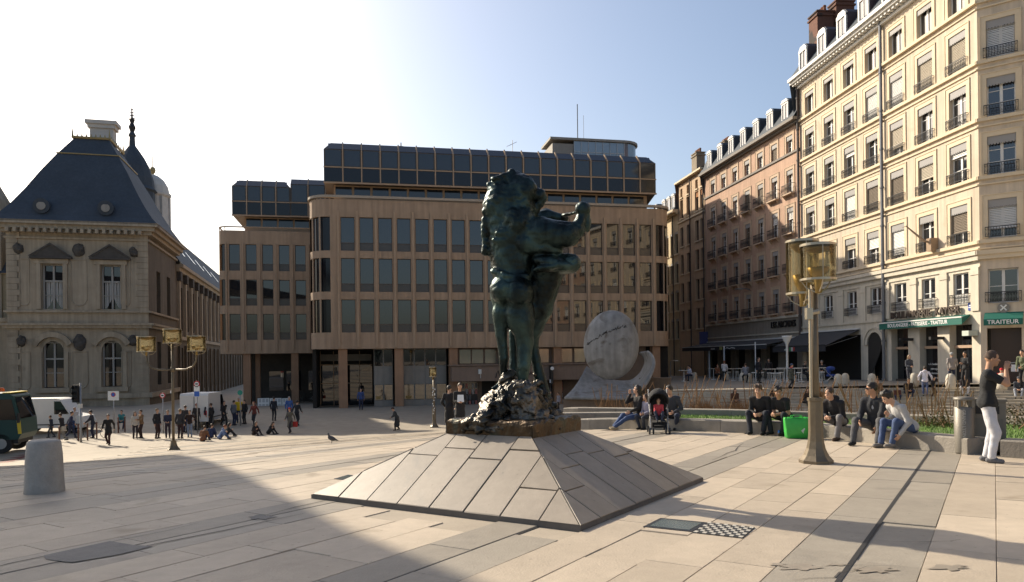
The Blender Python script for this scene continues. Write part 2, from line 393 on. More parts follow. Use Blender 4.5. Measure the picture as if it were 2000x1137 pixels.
# ------------------------------------------------------------ paving: strips 0.5 m wide running away to the right, grey bands round the drain joints
UU = Vector((.5505,.8348)); VV = Vector((-.8348,.5505))
def uv(u, v): return UU*u+VV*v
pav = structure(empty("plaza_pavement")); slabs = []
def in_plaza(x, y):
    if y < 1.5 or y > 43 or x < -17-.12*max(0, y-20): return False
    if x > WX[0]-.2 and y > wall_y(x)+.25: return False
    if x > 3 and y > 30: return False
    return x < 16
rs = random.Random(11)
PED_F = Vector((.67,7.37)); PED_L = Vector((-2.65,9.57)); PED_R = Vector((2.70,10.4)); PED_B = PED_L+PED_R-PED_F
def in_ped(x, y):
    c = Vector((x,y)); e1 = PED_L-PED_F; e2 = PED_R-PED_F; d = c-PED_F
    det = e1.x*e2.y-e1.y*e2.x; a = (d.x*e2.y-d.y*e2.x)/det; b = (e1.x*d.y-e1.y*d.x)/det
    return .06 < a < .94 and .06 < b < .94
for k in range(-8, 90):
    v0, v1 = k*.5, k*.5+.5
    band = (k-1) % 6 in (0, 1)
    ga = .0028; gb = .0028
    if (k-2) % 6 == 0: ga = .012
    if (k-1) % 6 == 0: gb = .012
    u = -4+rs.random()*1.2
    while u < 52:
        ln = rs.uniform(1.15, 1.75); c = uv(u+ln/2, (v0+v1)/2)
        if in_plaza(c.x, c.y) and not in_ped(c.x, c.y):
            slabs.append((c.length, u, u+ln, v0+ga, v1-gb, band))
        u += ln
slabs.sort()
def vis(c):
    return c[0] > 0 and abs(uv((c[1]+c[2])/2, (c[3]+c[4])/2).x) < .75*uv((c[1]+c[2])/2, (c[3]+c[4])/2).y+1.5
near = [s for s in slabs if vis(s)][:300]; nearset = set(id(s) for s in near)
def slab_geo(mb, s, m=0, dz=0.0, tilt=0.0):
    _, u0, u1, v0, v1, _b = s; e = .003
    p = [uv(u0+e, v0), uv(u1-e, v0), uv(u1-e, v1), uv(u0+e, v1)]
    top = []
    for i, q in enumerate(p):
        top.append((q.x, q.y, ground_z(q.x, q.y)+dz+tilt*(1 if i in (1,2) else -1)))
    ce = uv((u0+u1)/2, (v0+v1)/2); ins = []
    for t in top:
        qx, qy = ce.x+(t[0]-ce.x), ce.y+(t[1]-ce.y); ins.append((qx, qy, t[2]))
    low = [(t[0], t[1], t[2]-.006) for t in top]
    # worn arris: the top face is drawn in by 6 mm
    tp = []
    for i, q in enumerate(p):
        w = Vector((q.x-ce.x, q.y-ce.y)); du = w.dot(UU); dv = w.dot(VV)
        du -= math.copysign(.003, du); dv -= math.copysign(.003, dv)
        w2 = ce+UU*du+VV*dv; tp.append((w2.x, w2.y, top[i][2]))
    bot = [(t[0], t[1], t[2]-.05) for t in top]
    mb.add(tp+low+bot, [(0,1,2,3)]+[(4+i,4+(i+1)%4,(i+1)%4,i) for i in range(4)]+[(8+i,8+(i+1)%4,4+(i+1)%4,4+i) for i in range(4)], m)
for s in near:
    mb = MB(); slab_geo(mb, s, 0, rs.uniform(-.0025,.0025)+(rs.random() < .05)*-.006, rs.uniform(-.002,.002))
    mb.build("paving_slab", M_SLABD if s[5] else M_SLAB, pav)
mb = MB()
for s in slabs:
    if id(s) in nearset: continue
    slab_geo(mb, s, 1 if s[5] else 0, rs.uniform(-.004,.004), rs.uniform(-.003,.003))
far_slabs = mb.build("distant_slabs", [M_SLAB, M_SLABD], pav); far_slabs["kind"] = "stuff"
# open drain joint in the right-hand grey band, cracks elsewhere
mb = MB()
for (va, ua, ub, wd) in ((1.0,1.5,17.5,.02),(4.0,1.2,8.6,.014),(7.0,-2,9.6,.012),(10.0,-2,14,.012)):
    n = 24
    for i in range(n):
        a = uv(ua+(ub-ua)*i/n, va-wd); b = uv(ua+(ub-ua)*(i+1)/n, va-wd); c = uv(ua+(ub-ua)*(i+1)/n, va+wd); d = uv(ua+(ub-ua)*i/n, va+wd)
        mb.quad(*[(q.x, q.y, ground_z(q.x,q.y)-.004 if wd < .02 else ground_z(q.x,q.y)+.004) for q in (a,b,c,d)])
mb.build("drain_joint", M_DRAIN, pav)
mb = MB(); rc = random.Random(5)
for (u0, v0, du, dv, n, wd) in ((1.5,7.1,.5,.03,7,.009),(3.0,6.95,.5,-.03,5,.012),(6.3,1.2,.12,-.16,4,.008),(7.4,1.25,.1,-.2,5,.008),(5.8,1.3,.15,-.15,5,.009),(9.5,9.9,.5,.05,6,.014),(2.1,4.05,.3,-.03,5,.008),(12.5,4.1,.5,.04,6,.012),(5.3,7.05,.4,.03,5,.010),(14.0,7.0,.6,-.05,5,.012)):
    u, v = u0, v0; pts = []
    for i in range(n+1):
        pts.append((u, v)); u += du*rc.uniform(.6,1.3); v += dv*rc.uniform(.3,1.5)+rc.uniform(-.05,.05)
    for i in range(n):
        (a, b), (c, d) = pts[i], pts[i+1]; w0 = wd*(1-abs(2*i/n-1)*.8); w1 = wd*(1-abs(2*(i+1)/n-1)*.8)
        P = [uv(a,b-w0), uv(c,d-w1), uv(c,d+w1), uv(a,b+w0)]
        mb.quad(*[(q.x, q.y, ground_z(q.x,q.y)+.006) for q in P])
cr = mb.build("pavement_crack", M_JOINT, pav); cr["kind"] = "stuff"
# broken, sunken patch of darker stone in the left foreground
def patch(name, px, material, dz):
    P = [on_ground(*q) for q in px]; mb = MB()
    n = len(P); A = sum(P[i].x*P[(i+1)%n].y-P[(i+1)%n].x*P[i].y for i in range(n)); mb.add([(q.x,q.y,ground_z(q.x,q.y)+dz) for q in P], [tuple(range(n)) if A > 0 else tuple(range(n-1,-1,-1))])
    return mb.build(name, material, pav)
M_PATCH = mat("dark_repair_stone", (.15,.145,.135), .8, var=.15, scale=7, bump=.3, bscale=40)
def blob(name, cx, cy, rx, ry, material, dz, seed):
    rb = random.Random(seed); P = []
    for i in range(26):
        a = -i*2*math.pi/26; f = .62+.38*math.sin(a*2+seed)*math.sin(a*3+1.3*seed)+rb.uniform(-.13,.13); P.append((cx+rx*f*math.cos(a), cy+ry*f*math.sin(a)))
    return patch(name, P, material, dz)
M_WET = mat("damp_stone", (.25,.215,.17), .5, var=.15, scale=9)
patch("repair_patch", [(85,1086),(215,1058),(262,1066),(300,1068),(230,1085),(140,1100),(90,1094)], M_PATCH, .007)
blob("repair_patch", 505, 1012, 34, 7, M_PATCH, .007, 2)
blob("wet_stain", 1560, 1110, 62, 9, M_WET, .006, 4); blob("wet_stain", 1715, 1115, 66, 9, M_WET, .006, 7); blob("wet_stain", 1862, 1110, 58, 8, M_WET, .006, 9); blob("wet_stain", 1640, 1104, 30, 3, M_WET, .006, 12); blob("wet_stain", 1520, 1103, 22, 4, M_WET, .006, 15)
# ------------------------------------------------------------ road in front of the town hall
mb = MB(); xs = np.arange(-80, 8, 2.0); ys = np.arange(49, 76, 1.5)
for j, y in enumerate(ys):
    for x in xs: mb.v.append((x, y, ground_z(x,y)-.02))
for j in range(len(ys)-1):
    for i in range(len(xs)-1): mb.f.append((j*len(xs)+i, j*len(xs)+i+1, (j+1)*len(xs)+i+1, (j+1)*len(xs)+i)); mb.mi.append(0)
structure(mb.build("road", M_ROAD))
mb = MB(); o = []
for i in range(5):
    c = on_ground(10+i*14, 902-i*4.5)
    mb.add([(c.x-.35,c.y-.35,ground_z(c.x,c.y)+.01),(c.x+.35,c.y-.35,ground_z(c.x,c.y)+.01),(c.x+.25,c.y+.6,ground_z(c.x,c.y)+.012)], [(0,1,2)])
rm = mb.build("road_marking", mat("red_road_paint", (.2,.05,.035), .8, var=.15)); structure(rm)
# ------------------------------------------------------------ terrace street on the right, with stairs down to the hollow
TF0, TF1, TB0, TB1 = Vector((9.5,47)), Vector((46,34.7)), Vector((16,150)), Vector((90,150))
mb = MB(); NT, NR = 14, 24
def tpt(t, r):
    a = TF0.lerp(TF1, t); b = TB0.lerp(TB1, t); q = a.lerp(b, r); return (q.x, q.y, terrace_z(q.x, min(q.y, 100)))
for j in range(NR+1):
    for i in range(NT+1): mb.v.append(tpt(i/NT, (j/NR)**1.6))
for j in range(NR):
    for i in range(NT): mb.f.append((j*(NT+1)+i, j*(NT+1)+i+1, (j+1)*(NT+1)+i+1, (j+1)*(NT+1)+i)); mb.mi.append(0)
for j in range(NR):   # left edge down to the hollow
    a = tpt(0,(j/NR)**1.6); b = tpt(0,((j+1)/NR)**1.6); mb.quad((a[0],a[1],a[2]-2),a,b,(b[0],b[1],b[2]-2))
terr = structure(mb.build("terrace_pavement", mat("terrace_paving", (.24,.21,.17), .85, var=.14, scale=1.4, bump=.2, bscale=30)))
stairs = structure(empty("stone_stairs"))
ed = (TF1-TF0).normalized(); en = Vector((ed.y, -ed.x))
if en.y > 0: en = -en
for k in range(15):
    a = TF0+en*(k*.36-.02); b = TF1+en*(k*.36-.02); c = b+en*.40; d = a+en*.40
    za = terrace_z(*TF0)-.004-.15*k; zb = terrace_z(*TF1)-.004-.15*k
    mb = MB(); P = [(d,za),(c,zb),(b,zb),(a,za)]
    mb.add([(q.x,q.y,z-.6) for q, z in P]+[(q.x,q.y,z-.004*k) for q, z in P], [(3,2,1,0),(4,5,6,7),(0,1,5,4),(1,2,6,5),(2,3,7,6),(3,0,4,7)])
    mb.build("step", M_STEP, stairs)
# ------------------------------------------------------------ seat wall, lawn, ledges
def ribbon_wall(name, pts, top, thick, material, label, blk=2.0, base=None, cat="wall", back=None):
    """low wall along pts (front line), built of separate coping blocks"""
    root = empty(name, (pts[0].x, pts[0].y, 0), 0, label, cat)
    P = [Vector((q.x,q.y)) for q in pts]; L = [0]
    for i in range(1,len(P)): L.append(L[-1]+(P[i]-P[i-1]).length)
    def pt(s):
        x = float(np.interp(s, L, [q.x for q in P])); y = float(np.interp(s, L, [q.y for q in P])); return Vector((x,y))
    n = max(1, round(L[-1]/blk)); o = Vector((pts[0].x, pts[0].y, 0))
    for i in range(n):
        s0 = L[-1]*i/n+.006; s1 = L[-1]*(i+1)/n-.006; mb = MB(); cols = []
        for t in np.linspace(s0, s1, 4):
            q = pt(t); d = (pt(min(L[-1],t+.3))-pt(max(0,t-.3))).normalized(); nn = Vector((-d.y, d.x))
            if nn.y < 0: nn = -nn
            f = q; b = q+nn*thick; zt = top(f.x, f.y); zb = (base(f.x,f.y) if base else ground_z(f.x,f.y)-.3)
            cols.append([(f.x,f.y,zb),(f.x,f.y,zt-.02),(f.x+nn.x*.02,f.y+nn.y*.02,zt),(b.x,b.y,zt),(b.x,b.y,zb)])
        V = [(a-o.x, b-o.y, c) for col in cols for a, b, c in col]; Fc = []
        for j in range(3):
            for k in range(4): Fc.append((j*5+k, (j+1)*5+k, (j+1)*5+k+1, j*5+k+1))
        Fc += [(0,1,2,3,4), tuple(15+k for k in (4,3,2,1,0))]
        mb.add(V, Fc); mb.build("stone_block", material, root)
    return root
wall_top = lambda x, y: ground_z(x, y)+.29
ribbon_wall("seat_wall", W[0:10], wall_top, .46, M_WALLST, "long low stone wall people sit on in front of the lawn")
ribbon_wall("seat_wall", W[10:13], wall_top, .46, M_WALLST, "short low wall stub in shade right of the grey bins")
lz = lambda x, y: float(np.interp(x, [q.x for q in LED], [q.z for q in LED]))
ribbon_wall("stone_ledge", LED, lambda x, y: lz(x, y), .55, M_WALLST, "stone ledge along the back of the lawn before the canes", base=lambda x, y: lz(x,y)-.9)
MID = [at(1040,808,23.2), at(1120,807,23.6), at(1215,806,24.2), at(1275,806,24.6)]
ribbon_wall("stone_ledge", MID, lambda x, y: float(np.interp(x,[q.x for q in MID],[q.z for q in MID])), .45, M_WALLST, "short middle ledge stepping up left of the lawn", base=lambda x, y: ground_z(x,y)-.2)
# lawn sheet between wall and ledge
def lawn_edge(x, r):
    y0 = wall_y(x)+.40; y1 = float(np.interp(x, [q.x for q in LED], [q.y for q in LED]))+.1
    z0 = wall_top(x, wall_y(x))-.05; z1 = lz(x, y1)-.22
    return y0+(y1-y0)*r, z0+(z1-z0)*(r**.7)
mb = MB(); LXS = list(np.linspace(4.3, 24, 34))
for x in LXS:
    for r in np.linspace(0, 1, 9):
        y, z = lawn_edge(x, r); mb.v.append((x, y, z))
for i in range(len(LXS)-1):
    for j in range(8): mb.f.append((i*9+j, (i+1)*9+j, (i+1)*9+j+1, i*9+j+1)); mb.mi.append(0)
structure(mb.build("lawn", M_GRASSB))
mb = MB(); rg = random.Random(3)
for _ in range(26000):
    x = rg.uniform(4.35, 20); r = rg.random()**1.3; y, z = lawn_edge(x, r); h = rg.uniform(.03,.085)*(1 if rg.random() < .93 else 1.6); a = rg.random()*6.28; w = rg.uniform(.006,.014)
    dx, dy = math.cos(a)*w, math.sin(a)*w; tx, ty = rg.uniform(-.03,.03), rg.uniform(-.03,.03)
    mb.v += [(x-dx,y-dy,z-.01),(x+dx,y+dy,z-.01),(x+tx,y+ty,z+h)]; k = len(mb.v); mb.f.append((k-3,k-2,k-1)); mb.mi.append(0)
tag(mb.build("grass", M_GRASS), "short sunlit green grass on the lawn behind the seat wall", "grass", kind="stuff")
# ------------------------------------------------------------ brown concrete office building in the middle
def panel_mesh(w, h, d=.04): return MB().box(0,w,0,d,0,h)
def office_windows(root, cols, rows, w, mesh_cache={}):
    for (z0, z1) in rows:
        h = z1-z0; key = (round(w,2), round(h,2))
        if key not in mesh_cache:
            f = MB(); t = .05
            f.box(0,t,0,.07,0,h).box(w-t,w,0,.07,0,h).box(t,w-t,0,.07,0,t).box(t,w-t,0,.07,h-t,h).box(t,w-t,0,.07,.62,.70)
            p = MB(); p.box(t,w-t,.03,.045,.70,h-t); q = MB(); q.box(t,w-t,.02,.045,t,.62)
            mesh_cache[key] = (f.mesh("window", M_BRONZEFR), p.mesh("pane", M_GLASS), q.mesh("lower_panel", M_LOWPAN))
        a, b, c = mesh_cache[key]
        for s in cols:
            o = place("window", a, root, (s, .17, z0)); place("pane", b, o, None, (R(rs.uniform(-.25,.25)),0,R(rs.uniform(-.6,.6)))); place("lower_panel", c, o)
def arc(cx, cy, r, a0, a1, n): return [(cx+r*math.cos(R(a0+(a1-a0)*i/n)), cy+r*math.sin(R(a0+(a1-a0)*i/n))) for i in range(n+1)]
def arc_bands(mb, cx, cy, r, a0, a1, bands, n=6, m=0, t=.25):
    P = arc(cx,cy,r,a0,a1,n); Q = arc(cx,cy,r-t,a0,a1,n)
    for z0, z1 in bands:
        for i in range(n):
            (a,b),(c,d),(e,f),(g,h) = P[i],P[i+1],Q[i],Q[i+1]
            mb.quad((a,b,z0),(c,d,z0),(c,d,z1),(a,b,z1),m); mb.quad((a,b,z1),(c,d,z1),(g,h,z1),(e,f,z1),m); mb.quad((a,b,z0),(e,f,z0),(g,h,z0),(c,d,z0),m)
off = empty("office_building", (-15.2,60.3,0), math.atan2(5.7,28.1), "brown concrete office building with rounded corners and dark glass top storeys", "building")
PIT = 1.54; WC = [1.15+PIT*i for i in range(18)]; ROWS = [(10.74,13.55),(7.34,10.14),(3.96,6.70)]
BANDS = [(2.6,3.96),(6.70,7.34),(10.14,10.74),(13.55,15.0)]
holes = [(s, s+1.14, a, b) for s in WC for a, b in ROWS]
mb = MB(); wall_grid(mb, .3, 28.9, 2.6, 15.0, holes, .3)
arc_bands(mb, .3, 1.7, 1.7, 180, 270, BANDS); arc_bands(mb, 28.9, 1.7, 1.7, 270, 360, BANDS)
mb.quad((-1.4,1.7,2.6),(-1.4,1.7,15),(-1.4,22,15),(-1.4,22,2.6)); mb.quad((30.6,1.7,2.6),(34.6,22,2.6),(34.6,22,15),(30.6,1.7,15)); mb.quad((-1.4,22,2.6),(-1.4,22,15),(34.6,22,15),(34.6,22,2.6))
ap = [(-1.4,22)]+arc(.3,1.7,1.7,180,270,6)+arc(28.9,1.7,1.7,270,360,6)+[(34.6,22)]
mb.add([(x,y,14.98) for x,y in ap], [tuple(range(len(ap)))]); mb.add([(x,y,2.6) for x,y in ap], [tuple(range(len(ap)-1,-1,-1))])
mb.build("wall", M_CONC, off)
MB().prism([(-1.3,22.02),(34.5,22.02),(38.5,52),(-1.3,52)], -4, 19.2).build("rear_block", M_CONCD, off)
MB().prism([(24.5,18.6),(34.9,20),(36,34),(24.5,34)], 19.0, 25.2).build("rear_block", M_GREYPAN, off)
fin = MB().box(-.09,.09,-.11,0,0,11.35).mesh("fin", M_CONCD)
for i in range(19): place("fin", fin, off, (1.15-.2+PIT*i, .002, 2.72))
office_windows(off, WC, ROWS, 1.14)
for (cx, a0, a1) in ((.3,180,270),(28.9,270,360)):
    for z0, z1 in ROWS:
        mb = MB(); P = arc(cx,1.7,1.45,a0,a1,6)
        for i in range(6): mb.quad((*P[i],z0),(*P[i+1],z0),(*P[i+1],z1),(*P[i],z1))
        mb.build("curved_window", M_PANELD, off)
        mb = MB(); P = arc(cx,1.7,1.66,a0,a1,6)
        for i in (2,4): mb.tube([(*P[i],z0),(*P[i],z1)], .07, 4)
        mb.build("mullion", M_CONCD, off)
mb = MB()   # coping rail on top of the parapet
P = [(-1.55,22)]+arc(.3,1.7,1.85,180,270,6)+arc(28.9,1.7,1.85,270,360,6)+[(34.8,22)]; Q = [(-1.2,22)]+arc(.3,1.7,1.5,180,270,6)+arc(28.9,1.7,1.5,270,360,6)+[(34.4,22)]
for i in range(len(P)-1):
    for (zz0, zz1) in ((15.12,15.32),):
        a,b,c,d = P[i],P[i+1],Q[i],Q[i+1]
        mb.quad((*a,zz0),(*b,zz0),(*b,zz1),(*a,zz1)); mb.quad((*a,zz1),(*b,zz1),(*d,zz1),(*c,zz1)); mb.quad((*a,zz0),(*c,zz0),(*d,zz0),(*b,zz0))
    if i % 1 == 0: mb.box(Q[i][0]-.05, Q[i][0]+.05, Q[i][1]-.05, Q[i][1]+.05, 14.98, 15.12)
mb.build("parapet_rail", mat("pale_coping", (.36,.3,.235), .8, var=.08), off)
# set-back glazed storey and dark overhanging storeys
mb = MB(); mb.prism([(.6,1.3),(28.6,1.3),(33.6,21),(.6,21)], 14.99, 16.45); mb.build("set_back_storey", M_CONCD, off)
sp = MB().box(0,1.34,0,.05,0,.86).mesh("pane", M_GLASSB)
for i in range(18): place("pane", sp, off, (.75+PIT*i, 1.245, 15.45))
def dark_storeys(root, s0, s1, back, z0, zm, zb, zt, y=.35, pit=PIT, pane_up=M_GLASSB, ls=.55, s1b=None):
    s1b = s1 if s1b is None else s1b
    mb = MB(); ch = .8
    lo = [(s0,y),(s1,y),(s1b,back),(s0,back)]; up = [(s0+ls,y+ch),(s1-ls,y+ch),(s1b-ls,back),(s0+ls,back)]
    mb.prism(lo, z0, zb); mb.prism(lo, zb, zt, top=up); mb.build("dark_storeys", M_BRONZEFR, root)
    n = round((s1-s0)/pit); w = (s1-s0)/n
    g = .07
    m1 = MB().box(g,w-g,0,.03,0,zm-z0-.16).mesh("spandrel_panel", M_PANELD); m2 = MB().box(g+.06,w-g-.06,0,.03,0,zb-zm-.14).mesh("pane", pane_up)
    dzt = zt-zb; nrm = Vector((0,-dzt,ch)).normalized()*.02
    mfin = MB().box(-.05,.05,-.14,0,0,zb-z0).add([(-.05,0,zb-z0),(.05,0,zb-z0),(.05,-.14,zb-z0),(-.05,-.14,zb-z0),(-.05,ch,zt-z0),(.05,ch,zt-z0),(.05,ch-.1,zt-z0+.08),(-.05,ch-.1,zt-z0+.08)],
        [(0,3,7,4),(1,5,6,2),(3,2,6,7)]).mesh("fin", M_CONCD)
    for i in range(n):
        s = s0+w*i
        place("spandrel_panel", m1, root, (s, y-.031, z0+.1)); place("pane", m2, root, (s, y-.033, zm+.08))
        a = s+g; b = s+w-g; k = .12; fz = lambda t: zb+dzt*t; fy = lambda t: y+ch*t
        if i == 0: a = s+g+ls*.5
        if i == n-1: b = s+w-g-ls*.5
        q = MB().add([(a,fy(.06)+nrm.y,fz(.06)+nrm.z),(b,fy(.06)+nrm.y,fz(.06)+nrm.z),(b,fy(.9)+nrm.y,fz(.9)+nrm.z),(a,fy(.9)+nrm.y,fz(.9)+nrm.z)], [(0,1,2,3)])
        q.build("sloped_pane", pane_up, root)
        if i: place("fin", mfin, root, (s, y-.002, z0))
    mb = MB().box(s0-.02,s1+.02,y-.1,y-.002,zm-.08,zm+.02).box(s0-.02,s1+.02,y-.16,y-.002,z0-.1,z0+.03); mb.build("transom", M_CONCD, root)
dark_storeys(off, -.15, 29.1, 21, 16.45, 17.75, 19.2, 19.95, s1b=34)
# penthouse on the roof with a rounded glass end
pent = [(23.2,14.5)]+arc(31.4,16.3,1.8,270,450,10)+[(23.2,18.1)]
mb = MB(); mb.prism(pent, 19.8, 24.9); mb.prism([(22.9,14.2)]+arc(31.4,16.3,2.1,270,450,10)+[(22.9,18.4)], 25.25, 25.5); mb.build("penthouse", M_GREYPAN, off)
mb = MB(); gl = [(25.6,14.42)]+arc(31.4,16.3,1.88,270,380,9)
for i in range(len(gl)-1): mb.quad((*gl[i],22.0),(*gl[i+1],22.0),(*gl[i+1],25.24),(*gl[i],25.24))
mb.build("curved_glazing", glass_mat("penthouse_glass", (.1,.13,.16), .1, .8), off)
mb = MB()
for i in range(8): mb.box(25.6+.82*i-.03, 25.6+.82*i+.03, 14.36, 14.44, 22.0, 25.24)
mb.box(25.6,31.4,14.36,14.44,24.0,24.06); mb.build("mullion", M_STEEL, off)
mb = MB(); mb.tube([(26.5,16,25.4),(26.5,16,29.8)], .05, 6).tube([(27.2,16,25.4),(27.2,16,28.6)], .02, 5); mb.build("mast", M_IRON, off)
mb = MB(); mb.tube([(16.4,3,19.9),(16.4,3,21.5)], .03, 5).tube([(15.9,3,20.9),(16.8,3,21.35)], .02, 5).tube([(15.9,2.8,20.9),(15.9,3.2,20.9)], .015, 4).tube([(16.2,2.8,21.05),(16.2,3.2,21.05)], .015, 4); mb.build("roof_aerial", M_STEEL, off)
mb = MB(); mb.tube([(6.3,2,19.9),(6.3,2,20.5)], .05, 5).box(6.1,6.5,1.95,2.05,20.1,20.2); mb.build("roof_aerial", M_IRON, off)
# ground storey: pillars, grey panels, display windows, shop fascia
def gz(s): return -2.45 if s < 8 else (-2.45+.3*(s-8)/20)
for k in range(7):
    s = .85+4.62*k; MB().box(s,s+.72,.25,.95,gz(s)-.6,2.6).build("pillar", M_PILLAR, off)
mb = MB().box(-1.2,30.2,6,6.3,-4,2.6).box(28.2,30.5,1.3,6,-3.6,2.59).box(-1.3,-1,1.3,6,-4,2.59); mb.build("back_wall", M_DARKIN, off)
for i in range(4):   # glazed entrance at the back of the passage
    o = MB().box(-.9+1.15*i,.2+1.15*i,5.9,5.97,-2.5,1.2).build("entrance_glass", M_GLASS, off); MB().box(-.95+1.15*i,-.88+1.15*i,5.82,5.899,-2.6,2.5).box(-.88+1.15*i,.2+1.15*i,5.84,5.899,-.45,-.38).box(-.88+1.15*i,.2+1.15*i,5.84,5.899,1.2,1.3).build("mullion", M_CONCD, o)
MB().box(-.9,3.6,5.7,5.98,1.6,2.2).build("lintel_panel", M_GREYPAN, off)
def bay(s0, s1, n, lit=False):
    MB().box(s0,s1,1.4,1.7,-3,2.59).build("bay_wall", M_GREYPAN, off)
    w = (s1-s0)/n
    for i in range(n):
        a = s0+w*i+.06; b = s0+w*(i+1)-.06
        MB().box(a,b,1.33,1.395,1.15,2.5).build("upper_window", M_GLASS, off)
        MB().box(a,b,1.35,1.397,-.45,1.05).build("grey_panel", M_GREYPAN, off)
        o = MB().box(a,b,1.30,1.394,-1.75,-.5).build("display_window", glass_mat("display_glass", (.03,.022,.016), .05, .8), off)
        MB().box(a,b,1.345,1.396,-2.9,-1.82).build("grey_panel", M_GREYPAN, off)
        if i == 0: MB().box(a+.1,b-.2,1.27,1.29,-1.7,-1.45).build("window_poster", mat("ochre_poster", (.3,.2,.07), .8), o)
bay(3.75, 5.35, 2); bay(6.25, 9.95, 4)
# glazed mezzanine over the shop, the street's bright reflection put into its glass colour
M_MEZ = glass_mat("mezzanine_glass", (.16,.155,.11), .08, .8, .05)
MB().box(10.9,28.2,1.0,1.3,-3,2.59).build("shop_wall", mat("brown_shop_wall", (.16,.115,.085), .8, var=.1), off)
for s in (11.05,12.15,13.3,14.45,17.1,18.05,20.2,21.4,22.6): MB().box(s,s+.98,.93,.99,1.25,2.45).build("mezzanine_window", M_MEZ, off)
mb = MB().box(10.15,22.3,-.85,.95,-.25,1.02).box(10.0,22.4,-1.0,.9,1.06,1.16); mb.build("shop_fascia", mat("fascia_stone", (.23,.165,.125), .8, var=.08, streak=.1), off)
mb = MB(); rk = random.Random(21); pts = [(13.9,-.89,.0),(14.0,-.89,.45),(14.12,-.89,.62),(14.22,-.89,.3)]
for i in range(34): pts.append((14.25+.088*i, -.89, .16+(.17 if i % 3 == 1 else 0)+rk.uniform(-.05,.05)+(.2 if i in (13,25) else 0)+.004*i))
mb.tube(pts, .035, 4); mb.build("handwritten_sign", M_LETSH, off)
mb = MB().tube([(12.55,-.9,.35),(12.55,-.9,.75)], .15, 12).tube([(12.6,-.9,.0),(12.6,-.9,.35)], .025, 5); mb.build("bracket_lamp", M_STEELW, off)
for s0, s1 in ((11.2,12.6),(14.4,16.2),(19.0,20.3)):
    o = MB().box(s0,s1,.9,.98,-2.6,-.35).build("shop_window", M_GLASS, off)
    for i in range(5):
        for j in range(4):
            if rs.random() < .85: MB().box(s0+.06+(s1-s0)*i/5, s0+(s1-s0)*(i+1)/5-.04, .86,.895, -2.4+.5*j, -2.4+.5*j+.42).build("magazine", mat("magazine_cover_%d" % rs.randint(0,4), [(.3,.3,.32),(.08,.1,.25),(.35,.12,.1),(.1,.1,.11),(.3,.27,.2)][rs.randint(0,4)], .5), o)
MB().box(13.0,14.1,.93,.99,-2.6,-.3).build("shop_door", M_DARKIN, off)
o = MB().box(18.6,18.8,-1.5,-.86,-.6,1.0).build("hanging_sign", M_LETSH, off); MB().box(18.59,18.81,-1.45,-.95,-.5,-.2).build("sign_panel", M_LETW, o)
MB().tube([(18.7,-1.53,.75),(18.7,-1.49,.75)], .16, 10).build("sign_roundel", M_LETW, off)
# left wing of the office building, set back
wing = empty("office_wing", (-28.2,69.5,0), math.atan2(1.9,9.2), "lower set back wing of the office building on pillars", "building")
WP = 1.52; wc = [1.32+WP*i for i in range(6)]; wrows = [(10.35,12.90),(7.01,9.51),(3.72,6.22)]; wb = [(2.4,3.72),(6.22,7.01),(9.51,10.35),(12.9,14.2)]
holes = [(s, s+1.0, a, b) for s in wc for a, b in wrows]
mb = MB(); wall_grid(mb, 1.2, 12, 2.4, 14.2, holes, .3); arc_bands(mb, 1.2, .9, .9, 180, 270, wb, 4)
mb.quad((.3,.9,2.4),(.3,.9,14.2),(.3,12,14.2),(.3,12,2.4)); mb.quad((12,0,2.4),(12,12,2.4),(12,12,14.2),(12,0,14.2))
ap = [(.3,12)]+arc(1.2,.9,.9,180,270,4)+[(12,0),(12,12)]
mb.add([(x,y,14.19) for x,y in ap], [tuple(range(len(ap)))]); mb.add([(x,y,2.4) for x,y in ap], [tuple(range(len(ap)-1,-1,-1))]); mb.build("wall", M_CONC, wing)
fin2 = MB().box(-.08,.08,-.1,0,0,10.3).mesh("fin", M_CONCD)
for i in range(7): place("fin", fin2, wing, (1.06+WP*i, .002, 2.7))
office_windows(wing, wc, wrows, 1.0)
for z0, z1 in wrows:
    P = arc(1.2,.9,.7,180,265,4); mb = MB()
    for i in range(4): mb.quad((*P[i],z0),(*P[i+1],z0),(*P[i+1],z1),(*P[i],z1))
    mb.build("curved_window", M_PANELD, wing)
mb = MB(); P = [(x,y,14.55) for x,y in [(.35,3)]+arc(1.2,.9,.85,180,270,6)+[(12,.05)]]; mb.tube(P, .07, 6)
for q in P[::2]: mb.tube([(q[0],q[1],14.2),(q[0],q[1],14.55)], .04, 5)
mb.build("parapet_rail", M_CONCD, wing)
MB().prism([(2.6,1.4),(12,1.4),(12,11),(2.6,11)], 14.19, 15.75).build("set_back_storey", M_CONCD, wing)
for i in range(6): place("pane", sp, wing, (2.75+WP*i, 1.345, 14.75))
dark_storeys(wing, 1.6, 7.0, 11, 15.75, 17.1, 18.55, 19.28, y=.4, pit=1.35); dark_storeys(wing, 7.02, 12, 11, 15.75, 17.1, 18.85, 19.55, y=.3, pit=1.5, ls=.02)
for s in (2.45, 6.9): MB().box(s,s+.68,.3,.95,-3.6,2.4).build("pillar", M_PILLAR, wing)
MB().box(3.35,3.8,2.0,2.4,-3.6,2.4).build("pillar", M_PILLAR, wing)
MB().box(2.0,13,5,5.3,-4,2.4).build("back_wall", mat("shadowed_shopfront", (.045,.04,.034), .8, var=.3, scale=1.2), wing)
for s in (4.3,6.0,8.2,10): MB().box(s,s+1.4,4.93,4.99,-1.4,.6).build("shop_window", M_GLASS, wing)
